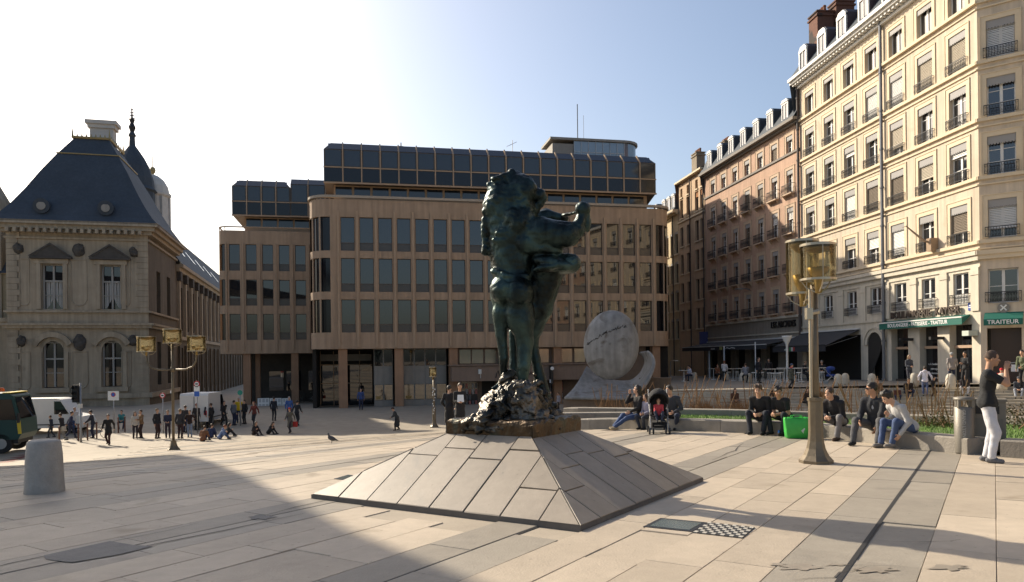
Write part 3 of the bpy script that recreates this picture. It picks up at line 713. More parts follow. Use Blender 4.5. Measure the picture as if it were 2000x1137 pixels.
# ------------------------------------------------------------ town hall on the left
TH0 = Vector((-27.3,55)); td = Vector((1,.26)).normalized(); TW = 9.3
thall = empty("town_hall", (TH0.x-td.x*TW, TH0.y-td.y*TW, 0), math.atan2(.26,1), "old sooty limestone town hall pavilion with tall slate roof", "building")
def up(s): return TW-s
c1, c2 = up(2.51), up(6.40)
holes = []
for c in (c1, c2): holes += [(c-.68,c+.68,5.66,8.94),(c-.68,c+.68,-.1,3.3)]
mb = MB(); wall_grid(mb, 0, TW, -3.2, 11.2, holes, .45); mb.quad((0,0,-3.2),(0,0,11.2),(0,11,11.2),(0,11,-3.2)); mb.quad((0,11,-3.2),(0,11,11.2),(TW,11,11.2),(TW,11,-3.2))
mb.build("front_wall", M_TOWNST, thall)
mb = MB()
side_h = []
for t in (3.6, 7.6): side_h += [(t-.7,t+.7,5.6,8.9),(t-.7,t+.7,-.1,3.3)]
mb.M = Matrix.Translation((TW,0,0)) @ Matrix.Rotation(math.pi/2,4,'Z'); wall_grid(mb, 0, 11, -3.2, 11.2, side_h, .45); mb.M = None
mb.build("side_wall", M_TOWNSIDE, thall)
def thall_window(parent, M, arched):
    w, h = 1.36, 3.3
    f = MB(); f.M = M; f.box(0,.09,.3,.42,0,h).box(w-.09,w,.3,.42,0,h).box(w/2-.06,w/2+.06,.3,.42,0,h).box(.09,w/2-.06,.3,.42,2.0,2.12).box(w/2+.06,w-.09,.3,.42,2.0,2.12)
    f.box(.09,w/2-.06,.32,.4,1.0,1.05).box(w/2+.06,w-.09,.32,.4,1.0,1.05).box(.09,w-.09,.3,.42,h-.1,h)
    o = f.build("window", mat("grey_white_joinery", (.32,.31,.29), .7), parent)
    g = MB(); g.M = M; g.box(.02,w-.02,.43,.44,0,h); g.build("pane", M_GLASS, o)
    if not arched:
        c = MB(); c.M = M
        for sgn in (0, 1):
            P = []
            for i in range(7):
                x = i/6*.5; P.append((w*.12+x if not sgn else w*.88-x, .425+.012*math.sin(i*2.6), ))
            for i in range(6):
                (a, ya), (b, yb) = P[i], P[i+1]; zt = 2.0; zl = .05+.9*(i/6)**1.5; zl2 = .05+.9*((i+1)/6)**1.5
                c.quad((a,ya,zl),(b,yb,zl2),(b,yb,zt),(a,ya,zt))
        c.build("curtain", mat("net_curtain", (.4,.4,.39), .9), o)
for c in (c1, c2):
    thall_window(thall, Matrix.Translation((c-.68,0,5.66)), False); thall_window(thall, Matrix.Translation((c-.68,0,-.05)), True)
for t in (3.6, 7.6):
    B = Matrix.Translation((TW,0,0)) @ Matrix.Rotation(math.pi/2,4,'Z')
    thall_window(thall, B @ Matrix.Translation((t-.7,0,5.6)), True); thall_window(thall, B @ Matrix.Translation((t-.7,0,-.1)), True)
for c in (c1, c2):   # pediment, jambs, sill of the upper windows; arched hood and keystone of the lower
    mb = MB(); mb.extrude_y([(c-1.3,9.45),(c+1.3,9.45),(c,10.3)], -.34, -.002); mb.box(c-1.35,c+1.35,-.42,-.004,9.3,9.45); mb.extrude_y([(c-1.42,9.47),(c-1.3,9.47),(c,10.3),(c+1.3,9.47),(c+1.42,9.47),(c,10.45)], -.45, -.35)
    mb.build("pediment", M_TOWNDK, thall)
    MB().box(c-1.0,c-.72,-.16,-.003,5.66,9.3).box(c+.72,c+1.0,-.16,-.003,5.66,9.3).box(c-1.1,c+1.1,-.2,-.003,8.96,9.28).build("window_surround", M_TOWNST, thall)
    mb = MB(); A = arc(c, 2.55, 1.42, 25, 155, 10); B = arc(c, 2.55, 1.05, 20, 160, 10)
    for i in range(10):
        mb.add([(A[i][0],-.3,A[i][1]),(A[i+1][0],-.3,A[i+1][1]),(B[i+1][0],-.3,B[i+1][1]),(B[i][0],-.3,B[i][1]),(A[i][0],-.002,A[i][1]),(A[i+1][0],-.002,A[i+1][1]),(B[i+1][0],-.002,B[i+1][1]),(B[i][0],-.002,B[i][1])], [(3,2,1,0),(0,1,5,4),(2,3,7,6)])
    mb.build("arched_hood", M_TOWNST, thall)
    mb = MB(); A = arc(c, 2.4, .9, 0, 180, 10)
    mb.add([(c-.68,.28,3.3),(c-.68,.28,2.55),(c+.68,.28,2.55),(c+.68,.28,3.3)]+[], []);
    for sgn in (-1, 1):
        V = [(c+sgn*.68, -.02, 3.3)]+[(c+sgn*.68*math.cos(R(a)), -.02, 2.62+.68*math.sin(R(a))) for a in range(0, 91, 15)]
        k = len(V); mb.add(V, [tuple(range(k)) if sgn < 0 else tuple(range(k-1,-1,-1))])
    mb.build("arch_spandrel", M_TOWNST, thall)
    mb = MB().box(c-1.0,c-.72,-.12,-.003,-.3,2.5).box(c+.72,c+1.0,-.12,-.003,-.3,2.5).box(c-1.1,c+1.1,-.25,-.003,-.45,-.12); mb.build("window_surround", M_TOWNST, thall)
for (x, z, r, s2) in ((.75,10.0,.34,1.1),(4.65,10.0,.42,1.15),(TW-.95,9.9,.3,1.1),(.9,3.3,.3,1.4),(4.65,3.2,.42,1.5),(TW-1.05,3.3,.3,1.4)):
    S = SDF((x-.8,-.6,z-.9),(x+.8,.3,z+.9),.06)
    S.ell((x,-.02,z),(r,.3,r*s2),k=.05); S.ell((x-.15,-.2,z+.1),(.16,.14,.16)); S.ell((x+.15,-.2,z-.1),(.17,.14,.17)); S.ell((x,-.22,z+.28),(.14,.12,.14)); S.noise(.03, 14, 3)
    V, Q = S.nets(); place("carved_head", np_mesh("carved_head", V, Q, M_TOWNDK), thall)
for x in (4.65, TW-1.55, 1.1):   # long recessed panels with round ends between the windows
    for z0, z1 in ((5.9,9.3),(-.2,2.5)):
        mb = MB(); w = .5 if x == 4.65 else .3; P = [(x-w,z1),(x-w,z0+w)]+[(x+w*math.cos(R(a)),z0+w+w*math.sin(R(a))) for a in range(195,346,25)]+[(x+w,z0+w),(x+w,z1)]
        for i in range(len(P)): 
            a, b = P[i], P[(i+1)%len(P)]; mb.tube([(a[0],-.01,a[1]),(b[0],-.01,b[1])], .05, 5, cap=False)
        mb.build("panel_moulding", M_TOWNST, thall)
qb = [MB().box(0,w,-.09,0,0,.40).mesh("quoin", M_TOWNST) for w in (.85,.7)]
for i in range(33):
    z = -2.6+.42*i
    if 4.3 < z < 5.35: continue
    for (x, fl) in ((-.02,0),(TW+.02,1)):
        me = qb[i%2]; w = (.85,.7)[i%2]; place("quoin", me, thall, (x if not fl else x-w, -.002, z))
mb = MB()
def band(mb, z0, z1, d): mb.box(-d,TW+d,-d,-.001,z0,z1); mb.box(TW+.001,TW+d,-d+.003,11,z0+.002,z1-.002); mb.box(-d,-.001,-d+.003,11,z0+.002,z1-.002)
band(mb,4.25,4.45,.28); band(mb,4.45,4.62,.42); band(mb,5.4,5.55,.2); band(mb,-.95,-.6,.25); mb.build("string_course", M_TOWNST, thall)
mb = MB(); band(mb,10.75,10.9,.15); band(mb,11.2,11.45,.35); band(mb,11.45,11.75,.6); band(mb,11.75,12.0,.85); mb.prism([(-.85,-.85),(TW+.85,-.85),(TW+.85,11.8),(-.85,11.8)],11.9,12.01); mb.build("cornice", M_TOWNST, thall)
br = MB().box(-.1,.1,-.5,0,0,.3).mesh("bracket", M_TOWNST)
for i in range(19): place("bracket", br, thall, (.3+i*.48, -.352, 11.15))
mb = MB(); steps = [(0,12.0),(.4,12.45),(1.0,13.35),(1.7,14.6),(2.5,16.2),(3.3,17.65),(4.25,19.2)]   # concave hipped slate roof
for i in range(len(steps)-1):
    (a, za), (b, zb) = steps[i], steps[i+1]
    def rect(k): return [(-.8+k,-.8+k),(TW+.8-k,-.8+k),(TW+.8-k,11.7-k),(-.8+k,11.7-k)]
    A, B = rect(a), rect(b)
    for j in range(4): mb.quad((*A[j],za),(*A[(j+1)%4],za),(*B[(j+1)%4],zb),(*B[j],zb))
B = rect(4.25); mb.add([(x,y,19.2) for x,y in B], [(0,1,2,3)]); mb.build("slate_roof", M_SLATE, thall)
mb = MB(); B = rect(4.15); B2 = rect(3.3)
for j in range(4):
    a, b = B[j], B[(j+1)%4]; mb.tube([(*a,19.25),(*b,19.25)], .1, 6)
    a, b = B2[j], B2[(j+1)%4]; mb.tube([(*a,17.75),(*b,17.75)], .05, 6)
    for k in range(8): q = Vector(B[j]).lerp(Vector(B[(j+1)%4]), k/8); mb.tube([(q.x,q.y,19.25),(q.x,q.y,19.95 if k == 0 else 19.55)], [.1,.02], 5)
mb.build("roof_crest", M_GILT, thall)
for x in (2.4, 6.6):
    mb = MB(); mb.M = Matrix.Translation((x,-.05,13.15)) @ Matrix.Rotation(R(8),4,'X'); mb.tube([(0,-.45,0),(0,.6,0)], .48, 14); mb.tube([(0,-.5,0),(0,-.4,0)], .55, 14)
    o = mb.build("round_dormer", M_SLATE, thall); mb = MB(); mb.tube([(x,-.58,13.07),(x,-.54,13.07)], .3, 12); mb.build("dormer_pane", M_GREYPAN, o)
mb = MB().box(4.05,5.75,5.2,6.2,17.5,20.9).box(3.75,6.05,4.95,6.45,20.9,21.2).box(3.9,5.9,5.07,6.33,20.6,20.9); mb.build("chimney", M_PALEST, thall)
# long side range running away behind the pavilion
rng = empty("town_hall_side_range", (TH0.x-.26*11/1.033, TH0.y+11/1.033, 0), math.atan2(1,-.26), "dark side range of the town hall with skylights in its slate roof", "building")
hs = [(1.6+3.2*i, 3.0+3.2*i, 4.6, 8.6) for i in range(18)]+[(1.6+3.2*i, 3.0+3.2*i, -1.2, 3.0) for i in range(18)]
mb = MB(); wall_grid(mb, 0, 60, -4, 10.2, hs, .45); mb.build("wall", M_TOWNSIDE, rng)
pil = MB().box(-.28,.28,-.2,0,0,4.9).mesh("pilaster", M_TOWNST); lo = MB().box(-.3,.3,-.2,0,0,5.2).mesh("pilaster", M_TOWNSIDE); wn_ = MB().box(0,1.4,.4,.44,0,4.0).mesh("window", M_GLASS); fr_ = MB().box(.65,.75,.34,.4,0,4).box(0,1.4,.34,.4,2.4,2.5).mesh("frame", mat("grey_white_joinery", (.32,.31,.29)))
cap_ = MB().box(-.45,.45,-.35,0,0,.8).mesh("carved_bracket", M_TOWNDK)
for i in range(19):
    place("pilaster", pil, rng, (.7+3.2*i, -.002, 4.1)); place("pilaster", lo, rng, (.7+3.2*i, -.002, -2)); place("carved_bracket", cap_, rng, (.7+3.2*i,-.003,9.05))
    if i < 18:
        for z in (4.6,-1.1): o = place("window", wn_, rng, (1.6+3.2*i, 0, z)); place("frame", fr_, o)
mb = MB().box(0,60,-.25,-.001,3.7,4.0).box(0,60,-.3,-.001,9.85,10.2).box(0,60,-.6,-.001,10.2,10.5); mb.build("cornice", M_TOWNST, rng)
mb = MB(); mb.quad((0,-.5,10.5),(60,-.5,10.5),(60,3.2,15.6),(0,3.2,15.6)); mb.quad((0,3.2,15.6),(60,3.2,15.6),(60,9,16.4),(0,9,16.4)); mb.quad((60,-.5,10.5),(60,-.5,-4),(60,9,-4),(60,9,14)); mb.build("slate_roof", M_SLATE, rng)
sk = MB().add([(0,-.02,.05),(.75,-.02,.05),(.75,.9,1.28),(0,.9,1.28),(-.05,-.05,0),(.8,-.05,0),(.8,.93,1.25),(-.05,.93,1.25)],[(0,1,2,3),(4,5,1,0),(5,6,2,1),(6,7,3,2),(7,4,0,3)]).mesh("skylight", glass_mat("skylight_glass", (.3,.33,.36), .15, .9))
for i in range(6): place("skylight", sk, rng, (3.0+6.2*i, .9, 12.45))
MB().box(13,14.4,5,6.2,15.5,18.2).box(12.9,14.5,4.9,6.3,18.2,18.4).build("chimney", M_BRICK, rng)
# belfries rising behind the roof
bel = empty("belfry", tuple(at(260,420,88)), 0, "slate lantern dome with twisted finial behind the town hall roof", "belfry")
bel.location.z = 2.6
mb = MB(); mb.lathe([(2.4,11),(2.4,19.6),(2.7,19.8),(2.4,20.2),(2.3,21.2),(1.9,22.6),(1.3,23.8),(.7,24.7),(.35,25.2),(.3,26.2),(.45,26.4),(.2,26.9)], 12); mb.build("dome", M_SLATE, bel)
mb = MB(); mb.lathe([(.22,26.8),(.42,27.4),(.2,27.9),(.34,28.3),(.12,28.6),(.05,29.8)], 8)
for i in range(4):
    z = 28.4+.35*i; mb.tube([(-.4+.06*i,0,z),(0,0,z+.15),(.4-.06*i,0,z)], .06, 5)
mb.build("finial", M_IRON, bel)
bel2 = empty("belfry", (at(299,400,92).x, 92, 0), 0, "stone belfry with domed cap, its colour paled for haze, beside the slate lantern", "belfry")
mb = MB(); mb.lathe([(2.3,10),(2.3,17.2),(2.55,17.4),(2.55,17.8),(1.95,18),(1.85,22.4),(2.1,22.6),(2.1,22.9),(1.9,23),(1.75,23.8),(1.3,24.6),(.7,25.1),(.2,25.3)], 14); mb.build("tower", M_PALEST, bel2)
mb = MB(); mb.lathe([(.08,25.3),(.3,25.6),(.36,25.9),(.25,26.2),(.05,26.3),(.04,27.6)], 10); mb.build("finial", M_GILT, bel2)
mb = MB()
for i in range(8):
    a = i*math.pi/4+.2; mb.box(1.87*math.cos(a)-.16,1.87*math.cos(a)+.16,1.87*math.sin(a)-.16,1.87*math.sin(a)+.16,18,22.4)
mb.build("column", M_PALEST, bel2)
mb = MB(); mb.lathe([(3.2,9),(3.1,13.5),(3.4,13.7),(3.0,14.3),(2.7,16.5),(2.3,17.4)], 12); mb.build("drum", M_SLATE, bel2)
# low range on the far left
lr = empty("town_hall_low_range", (thall.location.x-td.x*14, thall.location.y-td.y*14+2.2, 0), math.atan2(.26,1), "yellowish low range left of the town hall pavilion", "building")
hs = [(1.5+4.1*i, 3.3+4.1*i, -1.5, 3) for i in range(3)]
mb = MB(); wall_grid(mb, 0, 14, -4, 5, hs, .5); mb.build("wall", M_TOWNST, lr)
MB().box(0,14,-.3,-.001,4.5,4.8).box(0,14,-.5,-.001,4.8,5.1).box(0,14,0,3,5.0,5.06).build("cornice", M_TOWNST, lr)
mb = MB(); wall_grid(mb, 0, 14.5, 5.05, 8.7, [(12.9,13.8,6,7.6)], .3, y=2.5); mb.build("upper_wall", mat("ochre_limestone", (.32,.27,.18), .9, var=.12, streak=.2), lr)
mb = MB().quad((0,2.2,8.7),(14.6,2.2,8.7),(14.6,5.5,12),(0,5.5,12)); mb.build("slate_roof", M_SLATE, lr)
for i in range(3): MB().box(1.5+4.1*i,3.3+4.1*i,.45,.5,-1.5,3).build("window", M_GLASS, lr)
MB().box(13.2,14,1.4,1.9,9.1,10).build("dormer_pane", mat("sky_glass", (.2,.24,.28), .2), lr)
mb = MB(); mb.lathe([(1.6,5),(1.6,12.6),(1.9,12.8),(1.5,14.5),(.6,16)], 4, rot=.785, c=(10.3,3.5)); mb.build("corner_turret", M_TOWNST, lr)

# town hall group scaled up about the camera position, result baked into these locations
for r_, p_ in ((thall,(-49.369, 71.617, -0.594)),(rng,(-40.893, 89.282, -0.594)),(bel,(-61.729, 119.68, 2.942)),(bel2,(-61.097, 125.12, -0.594)),(lr,(-67.796, 69.818, -0.594))): r_.location = p_; r_.scale = (1.36,1.36,1.36)
# ------------------------------------------------------------ apartment houses on the right
def facade(name, P, direction, length, label, depth=12):
    """Empty at the far end of the front; local x runs towards the camera, -y is the street side"""
    d = Vector(direction).normalized(); far = Vector(P)+d*length
    return empty(name, (far.x, far.y, 0), math.atan2(-d.y,-d.x), label, "building")
CB = facade("cream_apartment_building", (27.2,42.4), (-.0905,1), 21.4, "tall cream corner house with grey roller blinds, bakery and white dormers")
CL = 21.4
def cu(s): return CL-s
CC = [cu(s) for s in (19.6,16.5,13.55,10.6,7.68,4.66,1.68)]
STR = [21.95,18.43,15.1,11.75,8.06]
WCACHE = {}
def shared(key, fn):
    if key not in WCACHE: WCACHE[key] = fn()
    return WCACHE[key]
def house_window(root, x, z, w, h, blind=0.0, blind_mat=None, rail=True, val=.42, frame=M_WHITE, glaz="t", surround=M_CREAMTR, dp=.30, railmat=M_IRON, valmat=M_VAL, bars=2):
    """window of a street front: joinery with panes, lambrequin, blind of slats, surround moulding, iron rail"""
    k = (round(w,2), round(h,2), dp)
    def fr():
        m = MB(); t = .075; m.box(0,t,dp-.07,dp,0,h).box(w-t,w,dp-.07,dp,0,h).box(t,w-t,dp-.07,dp,0,t).box(t,w-t,dp-.07,dp,h-t,h).box(w/2-.075,w/2+.075,dp-.075,dp-.001,t,h-t)
        for i in range(bars):
            zz = t+(h-2*t)*(i+1)/(bars+1); m.box(t,w/2-.075,dp-.05,dp-.002,zz-.02,zz+.02).box(w/2+.075,w-t,dp-.05,dp-.002,zz-.02,zz+.02)
        return m.mesh("window", frame)
    o = place("window", shared(("f",k,frame.name,bars), fr), root, (x-w/2, 0, z))
    place("pane", shared(("p",k), lambda: MB().box(.02,w-.02,dp-.03,dp-.02,.02,h-.02).mesh("pane", M_WINDG)), o)
    if surround:
        def su():
            m = MB(); b = .26; m.box(-b,0,-.03,-.001,0,h+b).box(w,w+b,-.03,-.001,0,h+b).box(0,w,-.03,-.001,h,h+b)
            for a0, a1, c0, c1 in ((-b-.05,-b,-.02,h+b+.05),(w+b,w+b+.05,-.02,h+b+.05),(-b,w+b,h+b,h+b+.05)): m.box(a0,a1,-.06,-.0015,c0,c1)
            return m.mesh("surround", surround)
        place("surround", shared(("s",k,surround.name), su), o)
    if val:
        def va():
            m = MB(); m.box(.01,w-.01,.03,.06,h-val,h)
            for i in range(9): m.box(.02+(w-.04)*i/9,.02+(w-.04)*(i+.7)/9,.03,.05,h-val-.06,h-val)
            return m.mesh("lambrequin", valmat)
        place("lambrequin", shared(("v",k,val,valmat.name), va), o)
    if blind > 0:
        zt = h-val; n = max(3, round((zt)*blind/.095))
        def bl():
            m = MB()
            for i in range(n):
                zz = zt-.095*(i+1); m.add([(.03,.14,zz+.085),(w-.03,.14,zz+.085),(w-.03,.10,zz),(.03,.10,zz),(.03,.155,zz+.085),(w-.03,.155,zz+.085)],[(3,2,1,0),(0,1,5,4)])
            m.box(.02,w-.02,.1,.15,zt-.095*n-.05,zt-.095*n); return m.mesh("roller_blind", blind_mat)
        place("roller_blind", shared(("b",k,n,blind_mat.name), bl), o)
    if rail:
        def rl():
            m = MB(); hh = .62; y = -.16
            m.box(-.14,w+.14,y-.02,y+.02,hh-.03,hh+.01).box(-.14,w+.14,y-.02,y+.02,.06,.09)
            for sx in (-.14,w+.12): m.box(sx,sx+.02,y,0,hh-.03,hh).box(sx,sx+.02,y,0,.06,.09)
            nn = int((w+.28)/.13)
            for i in range(nn+1):
                xx = -.14+(w+.26)*i/nn; m.box(xx,xx+.022,y-.012,y+.012,.09,hh-.03)
                if i < nn: m.tube([(xx+.02,y,.14),(xx+.065,y,.34),(xx+.11,y,.14)], .012, 4, cap=False); m.tube([(xx+.03,y,.52),(xx+.065,y,.36),(xx+.1,y,.52)], .012, 4, cap=False)
            return m.mesh("railing", railmat)
        place("railing", shared(("r",k,railmat.name), rl), o)
    return o
WH = 2.32; holes = []
for x in CC:
    holes.append((x-.75,x+.75,22.1,24.0))
    for zs in STR[1:]: holes.append((x-.75,x+.75,zs+.14,zs+.14+WH))
mez = [cu(s) for s in (16.9,13.45,10.35,7.48,4.57,1.6)]
mb = MB(); wall_grid(mb, 0, CL, 7.5, 25.0, holes, .34); mb.build("wall", M_CREAM, CB)
# ground floor and mezzanine: limestone with openings
gh = [(x-.66,x+.66,4.55,6.45) for x in mez]+[(cu(5.5),cu(3.75),-.6,3.35),(cu(2.65),cu(.72),-.6,3.35),(cu(8.55),cu(6.7),-.6,3.35),(cu(11.35),cu(9.5),-.6,2.55),(cu(20.6),cu(12.3),-.8,3.1)]
mb = MB(); wall_grid(mb, 0, CL, -1.2, 7.5, gh, .5); mb.build("shopfront_wall", M_LIMEG, CB)
# chamfered corner turned to the camera, in shade
cd_ = Vector((10,-7.9)).normalized()
CF = empty("corner_front", (CL,0,0)); CF.parent = CB
wa = math.atan2(cd_.y,cd_.x)-CB.rotation_euler.z; CF.rotation_euler = (0,0,wa)
chz = [18.55,15.25,11.88,8.25]; ch = [(.42,1.80,22.1,24)]+[(.42,1.80,z,z+2.2) for z in chz]+[(.38,1.84,4.5,6.45),(.3,1.95,-.6,3.05)]
mb = MB(); wall_grid(mb, 0, 9, 7.5, 25, ch+[(4.0,5.4,z,z+2.2) for z in chz], .34); wall_grid(mb, 0, 9, -1.2, 7.5, ch[5:], .5); mb.build("corner_wall", M_CREAM, CF)
mb = MB()
for z in STR: mb.box(-.12,9,-.14,-.002,z-.1,z+.1); mb.box(-.08,9,-.09,-.002,z-.42,z-.34)
mb.box(-.2,9,-.28,-.002,7.3,7.55).box(-.1,9,-.2,-.002,7.05,7.3); mb.build("string_course", M_CREAMTR, CF)
def cw(x,z,w,h,**k):
    o = house_window(CF, x, z, w, h, **k); return o
# the corner front's windows are direct parts, so hang them on the building with their own place
def on_corner(x, z, w, h, **k):
    o = house_window(CB, 0, z, w, h, **k); M = Matrix.Translation((CL,0,0)) @ Matrix.Rotation(wa,4,'Z') @ Matrix.Translation((x-w/2,0,z)); o.matrix_local = M; return o
on_corner(1.11, 18.55, 1.38, 2.2, blind=1.0, blind_mat=M_SHUTW); on_corner(1.11, 15.25, 1.38, 2.2); on_corner(1.11, 11.88, 1.38, 2.2); on_corner(1.11, 8.25, 1.38, 2.2, blind=.72, blind_mat=M_SHUTW)
on_corner(1.11, 22.1, 1.38, 1.9, rail=False); on_corner(1.11, 4.5, 1.46, 1.95, val=0, surround=None, bars=1)
for z in chz: on_corner(4.7, z, 1.4, 2.2)
# blinds as in the photograph: rows from the top, columns from the far end
BL = {(1,3):(1,M_SHUTW),(1,4):(1,M_SHUTW),(1,5):(1,M_SHUT),(1,6):(1,M_SHUT),(2,4):(.7,M_SHUT),(3,4):(1,M_SHUTB),(3,3):(1,M_SHUTB),(3,5):(.45,M_SHUT),(3,2):(1,M_SHUTW),(4,2):(.18,M_SHUT),(4,3):(.4,M_SHUTW),(4,4):(.85,M_SHUTW),(4,6):(.6,M_SHUTB),(3,6):(.06,M_SHUTW),(2,2):(.05,M_SHUTW),(4,1):(.5,M_SHUTB)}
for j, zs in enumerate(STR):
    for i, x in enumerate(CC):
        if j == 0: house_window(CB, x, 22.1, 1.5, 1.9, rail=False, val=.3, bars=0); continue
        b = BL.get((j,i), (0,None)); house_window(CB, x, zs+.14, 1.5, WH, blind=b[0], blind_mat=b[1])
for x in mez: house_window(CB, x, 4.55, 1.32, 1.9, val=0, rail=True, surround=None, dp=.2, bars=1)
wp = MB()
for i in range(12): wp.box(.1+.093*i,.1+.093*i+.08,.06,.09,.02,.62)
wpm = wp.mesh("white_slatted_guard", M_WHITE)
for x in mez: place("white_slatted_guard", wpm, CB, (x-.66,0,4.55))
mb = MB()
for k, z in enumerate(STR):
    d = .16 if k else .2
    mb.box(0,CL+.1,-d,-.002,z-.09,z+.1); mb.box(0,CL+.06,-.08,-.002,z-.4,z-.33)
mb.build("string_course", M_CREAMTR, CB)
MB().box(0,CL+.15,-.3,-.002,7.32,7.56).box(0,CL+.1,-.2,-.002,7.02,7.32).box(0,CL+.05,-.07,-.002,6.62,6.7).box(0,cu(9.2),-.1,-.002,3.95,4.1).build("shop_cornice", M_LIMEG, CB)
for s in (0.35,3.05,6.0,8.95,11.85,14.9,18.6): MB().box(cu(s)-.32,cu(s)+.32,-.09,-.001,4.1,6.62).box(cu(s)-.38,cu(s)+.38,-.13,-.001,6.2,6.45).build("pilaster", M_LIMEG, CB)
# cornice with dentils, gutter, roof, dormers
MB().box(-.2,CL+.3,-.75,-.002,25.15,25.35).box(-.2,CL+.3,-.95,-.002,25.35,25.6).box(-.1,CL+.15,-.25,-.001,24.75,24.95).build("cornice", M_WHITE, CB)
MB().box(-.1,CL+.2,-.2,-.001,24.95,25.15).build("frieze", M_GREYPAN, CB)
dn = MB().box(0,.22,-.62,-.2,24.97,25.14).mesh("dentil", M_WHITE)
for i in range(48): place("dentil", dn, CB, (.05+.445*i,0,0))
mb = MB(); mb.add([(-.2,-.8,25.61),(CL+.4,-.8,25.61),(CL+.4,.9,28.0),(-.2,.9,28.0),(CL+.4,6,29),(-.2,6,29)], [(0,1,2,3),(3,2,4,5)]); mb.add([(-.2,-.8,25.61),(-.2,.9,28),(-.2,6,29),(-.2,6,20),(-.2,0,20)],[(0,1,2,3,4)])
mb.quad((CL+.4,-.8,25.61),(CL+.4+7*1,6,25.61),(CL+.4+6,6,28.5),(CL+.4,.9,28)); mb.build("slate_roof", M_SLATE, CB)
MB().box(.01,CL-.02,.52,10,-1,7.49).box(0.01,CL-.02,.5,12,7.5,25).build("body", M_DARKIN, CB)
dfm = MB().box(0,.16,0,.12,0,1.75).box(1.16,1.32,0,.12,0,1.75).extrude_y([(0,1.6),(1.32,1.6),(1.32,1.8),(1.0,2.1),(.32,2.1),(0,1.8)],-.02,.12).box(.16,1.16,0,.12,0,.12).mesh("dormer", M_WHITE)
dgm = MB().box(.16,1.16,.06,.09,.12,1.6).mesh("pane", M_WINDG); dbar = MB().box(.63,.69,.02,.06,.12,1.6).mesh("glazing_bar", M_WHITE)
dsm = MB().extrude_y([(-.05,0),(1.37,0),(1.37,1.8),(1.02,2.14),(.3,2.14),(-.05,1.8)],.13,1.9).mesh("dormer_cheek", mat("dark_dormer_cheek", (.05,.035,.04), .6, var=.1))
for i, x in enumerate(CC):
    o = place("dormer", dfm, CB, (x-.66,-.55,25.72)); place("pane", dgm, o); place("dormer_cheek", dsm, o); place("glazing_bar", dbar, o)
def chimney_stack(name, x0, x1, y0, y1, z0, z1, npots, material, parent):
    o = MB().box(x0,x1,y0,y1,z0,z1).box(x0-.1,x1+.1,y0-.1,y1+.1,z1-.35,z1-.2).box(x0-.08,x1+.08,y0-.08,y1+.08,z1,z1+.12).build(name, material, parent)
    pm = shared(("pot",), lambda: MB().lathe([(.16,0),(.14,.35),(.17,.38),(.13,.5)], 8).mesh("chimney_pot", M_POT))
    for i in range(npots): place("chimney_pot", pm, o, (x0+(x1-x0)*(i+.5)/npots, (y0+y1)/2, z1+.12))
chimney_stack("chimney", cu(22.4), cu(20.9), 1.5, 3.0, 25.7, 31.4, 4, M_BRICK, CB)
chimney_stack("chimney", cu(21.9), cu(20.6), 3.05, 4.7, 25.7, 32.2, 5, M_BRICK, CB)
MB().tube([(cu(14.3),3,26),(cu(14.3),3,34)], .02, 4).build("aerial", M_STEEL, CB)
for (s, z0, z1, m) in ((9.13,-.5,25.1,M_ZINC),(21.3,2,25,mat("dark_pipe",(.07,.055,.05),.6))):
    mb = MB().tube([(cu(s),-.2,z0),(cu(s),-.2,z1)], .11, 8)
    for k in range(9): mb.tube([(cu(s),-.2,z0+2.7*k+.3),(cu(s),-.2,z0+2.7*k+.42)], .15, 8)
    mb.build("drainpipe", m, CB)
# sculptural bird-like bracket at one first-floor window
mb = MB(); s = cu(3.9); mb.tube([(s+.2,-.3,8.6),(s,-.7,8.75),(s-.35,-1.1,9.3),(s-.6,-1.5,9.8),(s-.85,-1.6,9.75)],[.04,.08,.06,.04,.02],7).box(s-.1,s+.35,-.5,-.02,8.1,8.9); mb.build("wall_bracket", mat("tan_bracket",(.32,.22,.14),.7), CB)
# bakery: letters, awning, piers, windows, plaque
text_mesh("sign_lettering", "BOULANGERIE  KAYSER", .64, mat("bakery_letters",(.07,.05,.04),.5), CB, (cu(4.85),-.2,4.24), depth=.05, bold=.014, sx=1.0)
o = MB(); o.add([(cu(9.0),-.05,3.93),(cu(.75),-.05,3.93),(cu(.75),-.6,3.76),(cu(9.0),-.6,3.76),(cu(9.0),-.05,3.85),(cu(.75),-.05,3.85),(cu(.75),-.6,3.34),(cu(9.0),-.6,3.34)],[(0,3,2,1),(3,7,6,2),(0,4,7,3),(1,2,6,5)])
aw = o.build("bakery_awning", M_AWNG, CB); MB().box(cu(9.0),cu(.75),-.63,-.55,3.74,3.82).build("awning_bar", M_WHITE, aw)
text_mesh("awning_lettering", "BOULANGERIE - PATISSERIE - TRAITEUR", .34, M_LETW, CB, (cu(5.0),-.61,3.55), depth=.004, bold=.006)
for a, b in ((5.5,3.75),(2.65,.72),(8.55,6.7)):
    o = MB().box(cu(a),cu(b),.45,.49,-.6,3.35).build("shop_window", M_GLASS, CB); MB().box(cu(a),cu(b),.3,.5,1.95,2.12).build("window_transom", mat("pale_wood",(.4,.27,.18),.6), o)
    MB().box(cu(a),cu(b),.3,.44,-.6,-.1).build("stall_riser", M_BRONZEFR, o)
text_mesh("window_lettering", "v. k. boulangerie", .2, M_LETW, CB, (cu(4.6),.43,.95), depth=.003)
for k, t in enumerate(("pains speciaux","viennoiseries","tartes salees","sandwichs")): text_mesh("window_lettering", t, .19, M_LETW, CB, (cu(4.5),.43,.65-.28*k), depth=.003)
for s in (3.2,6.2): MB().box(cu(s)-.1,cu(s)+.1,-.9,-.02,2.5,2.68).build("wall_spotlight", M_IRON, CB)
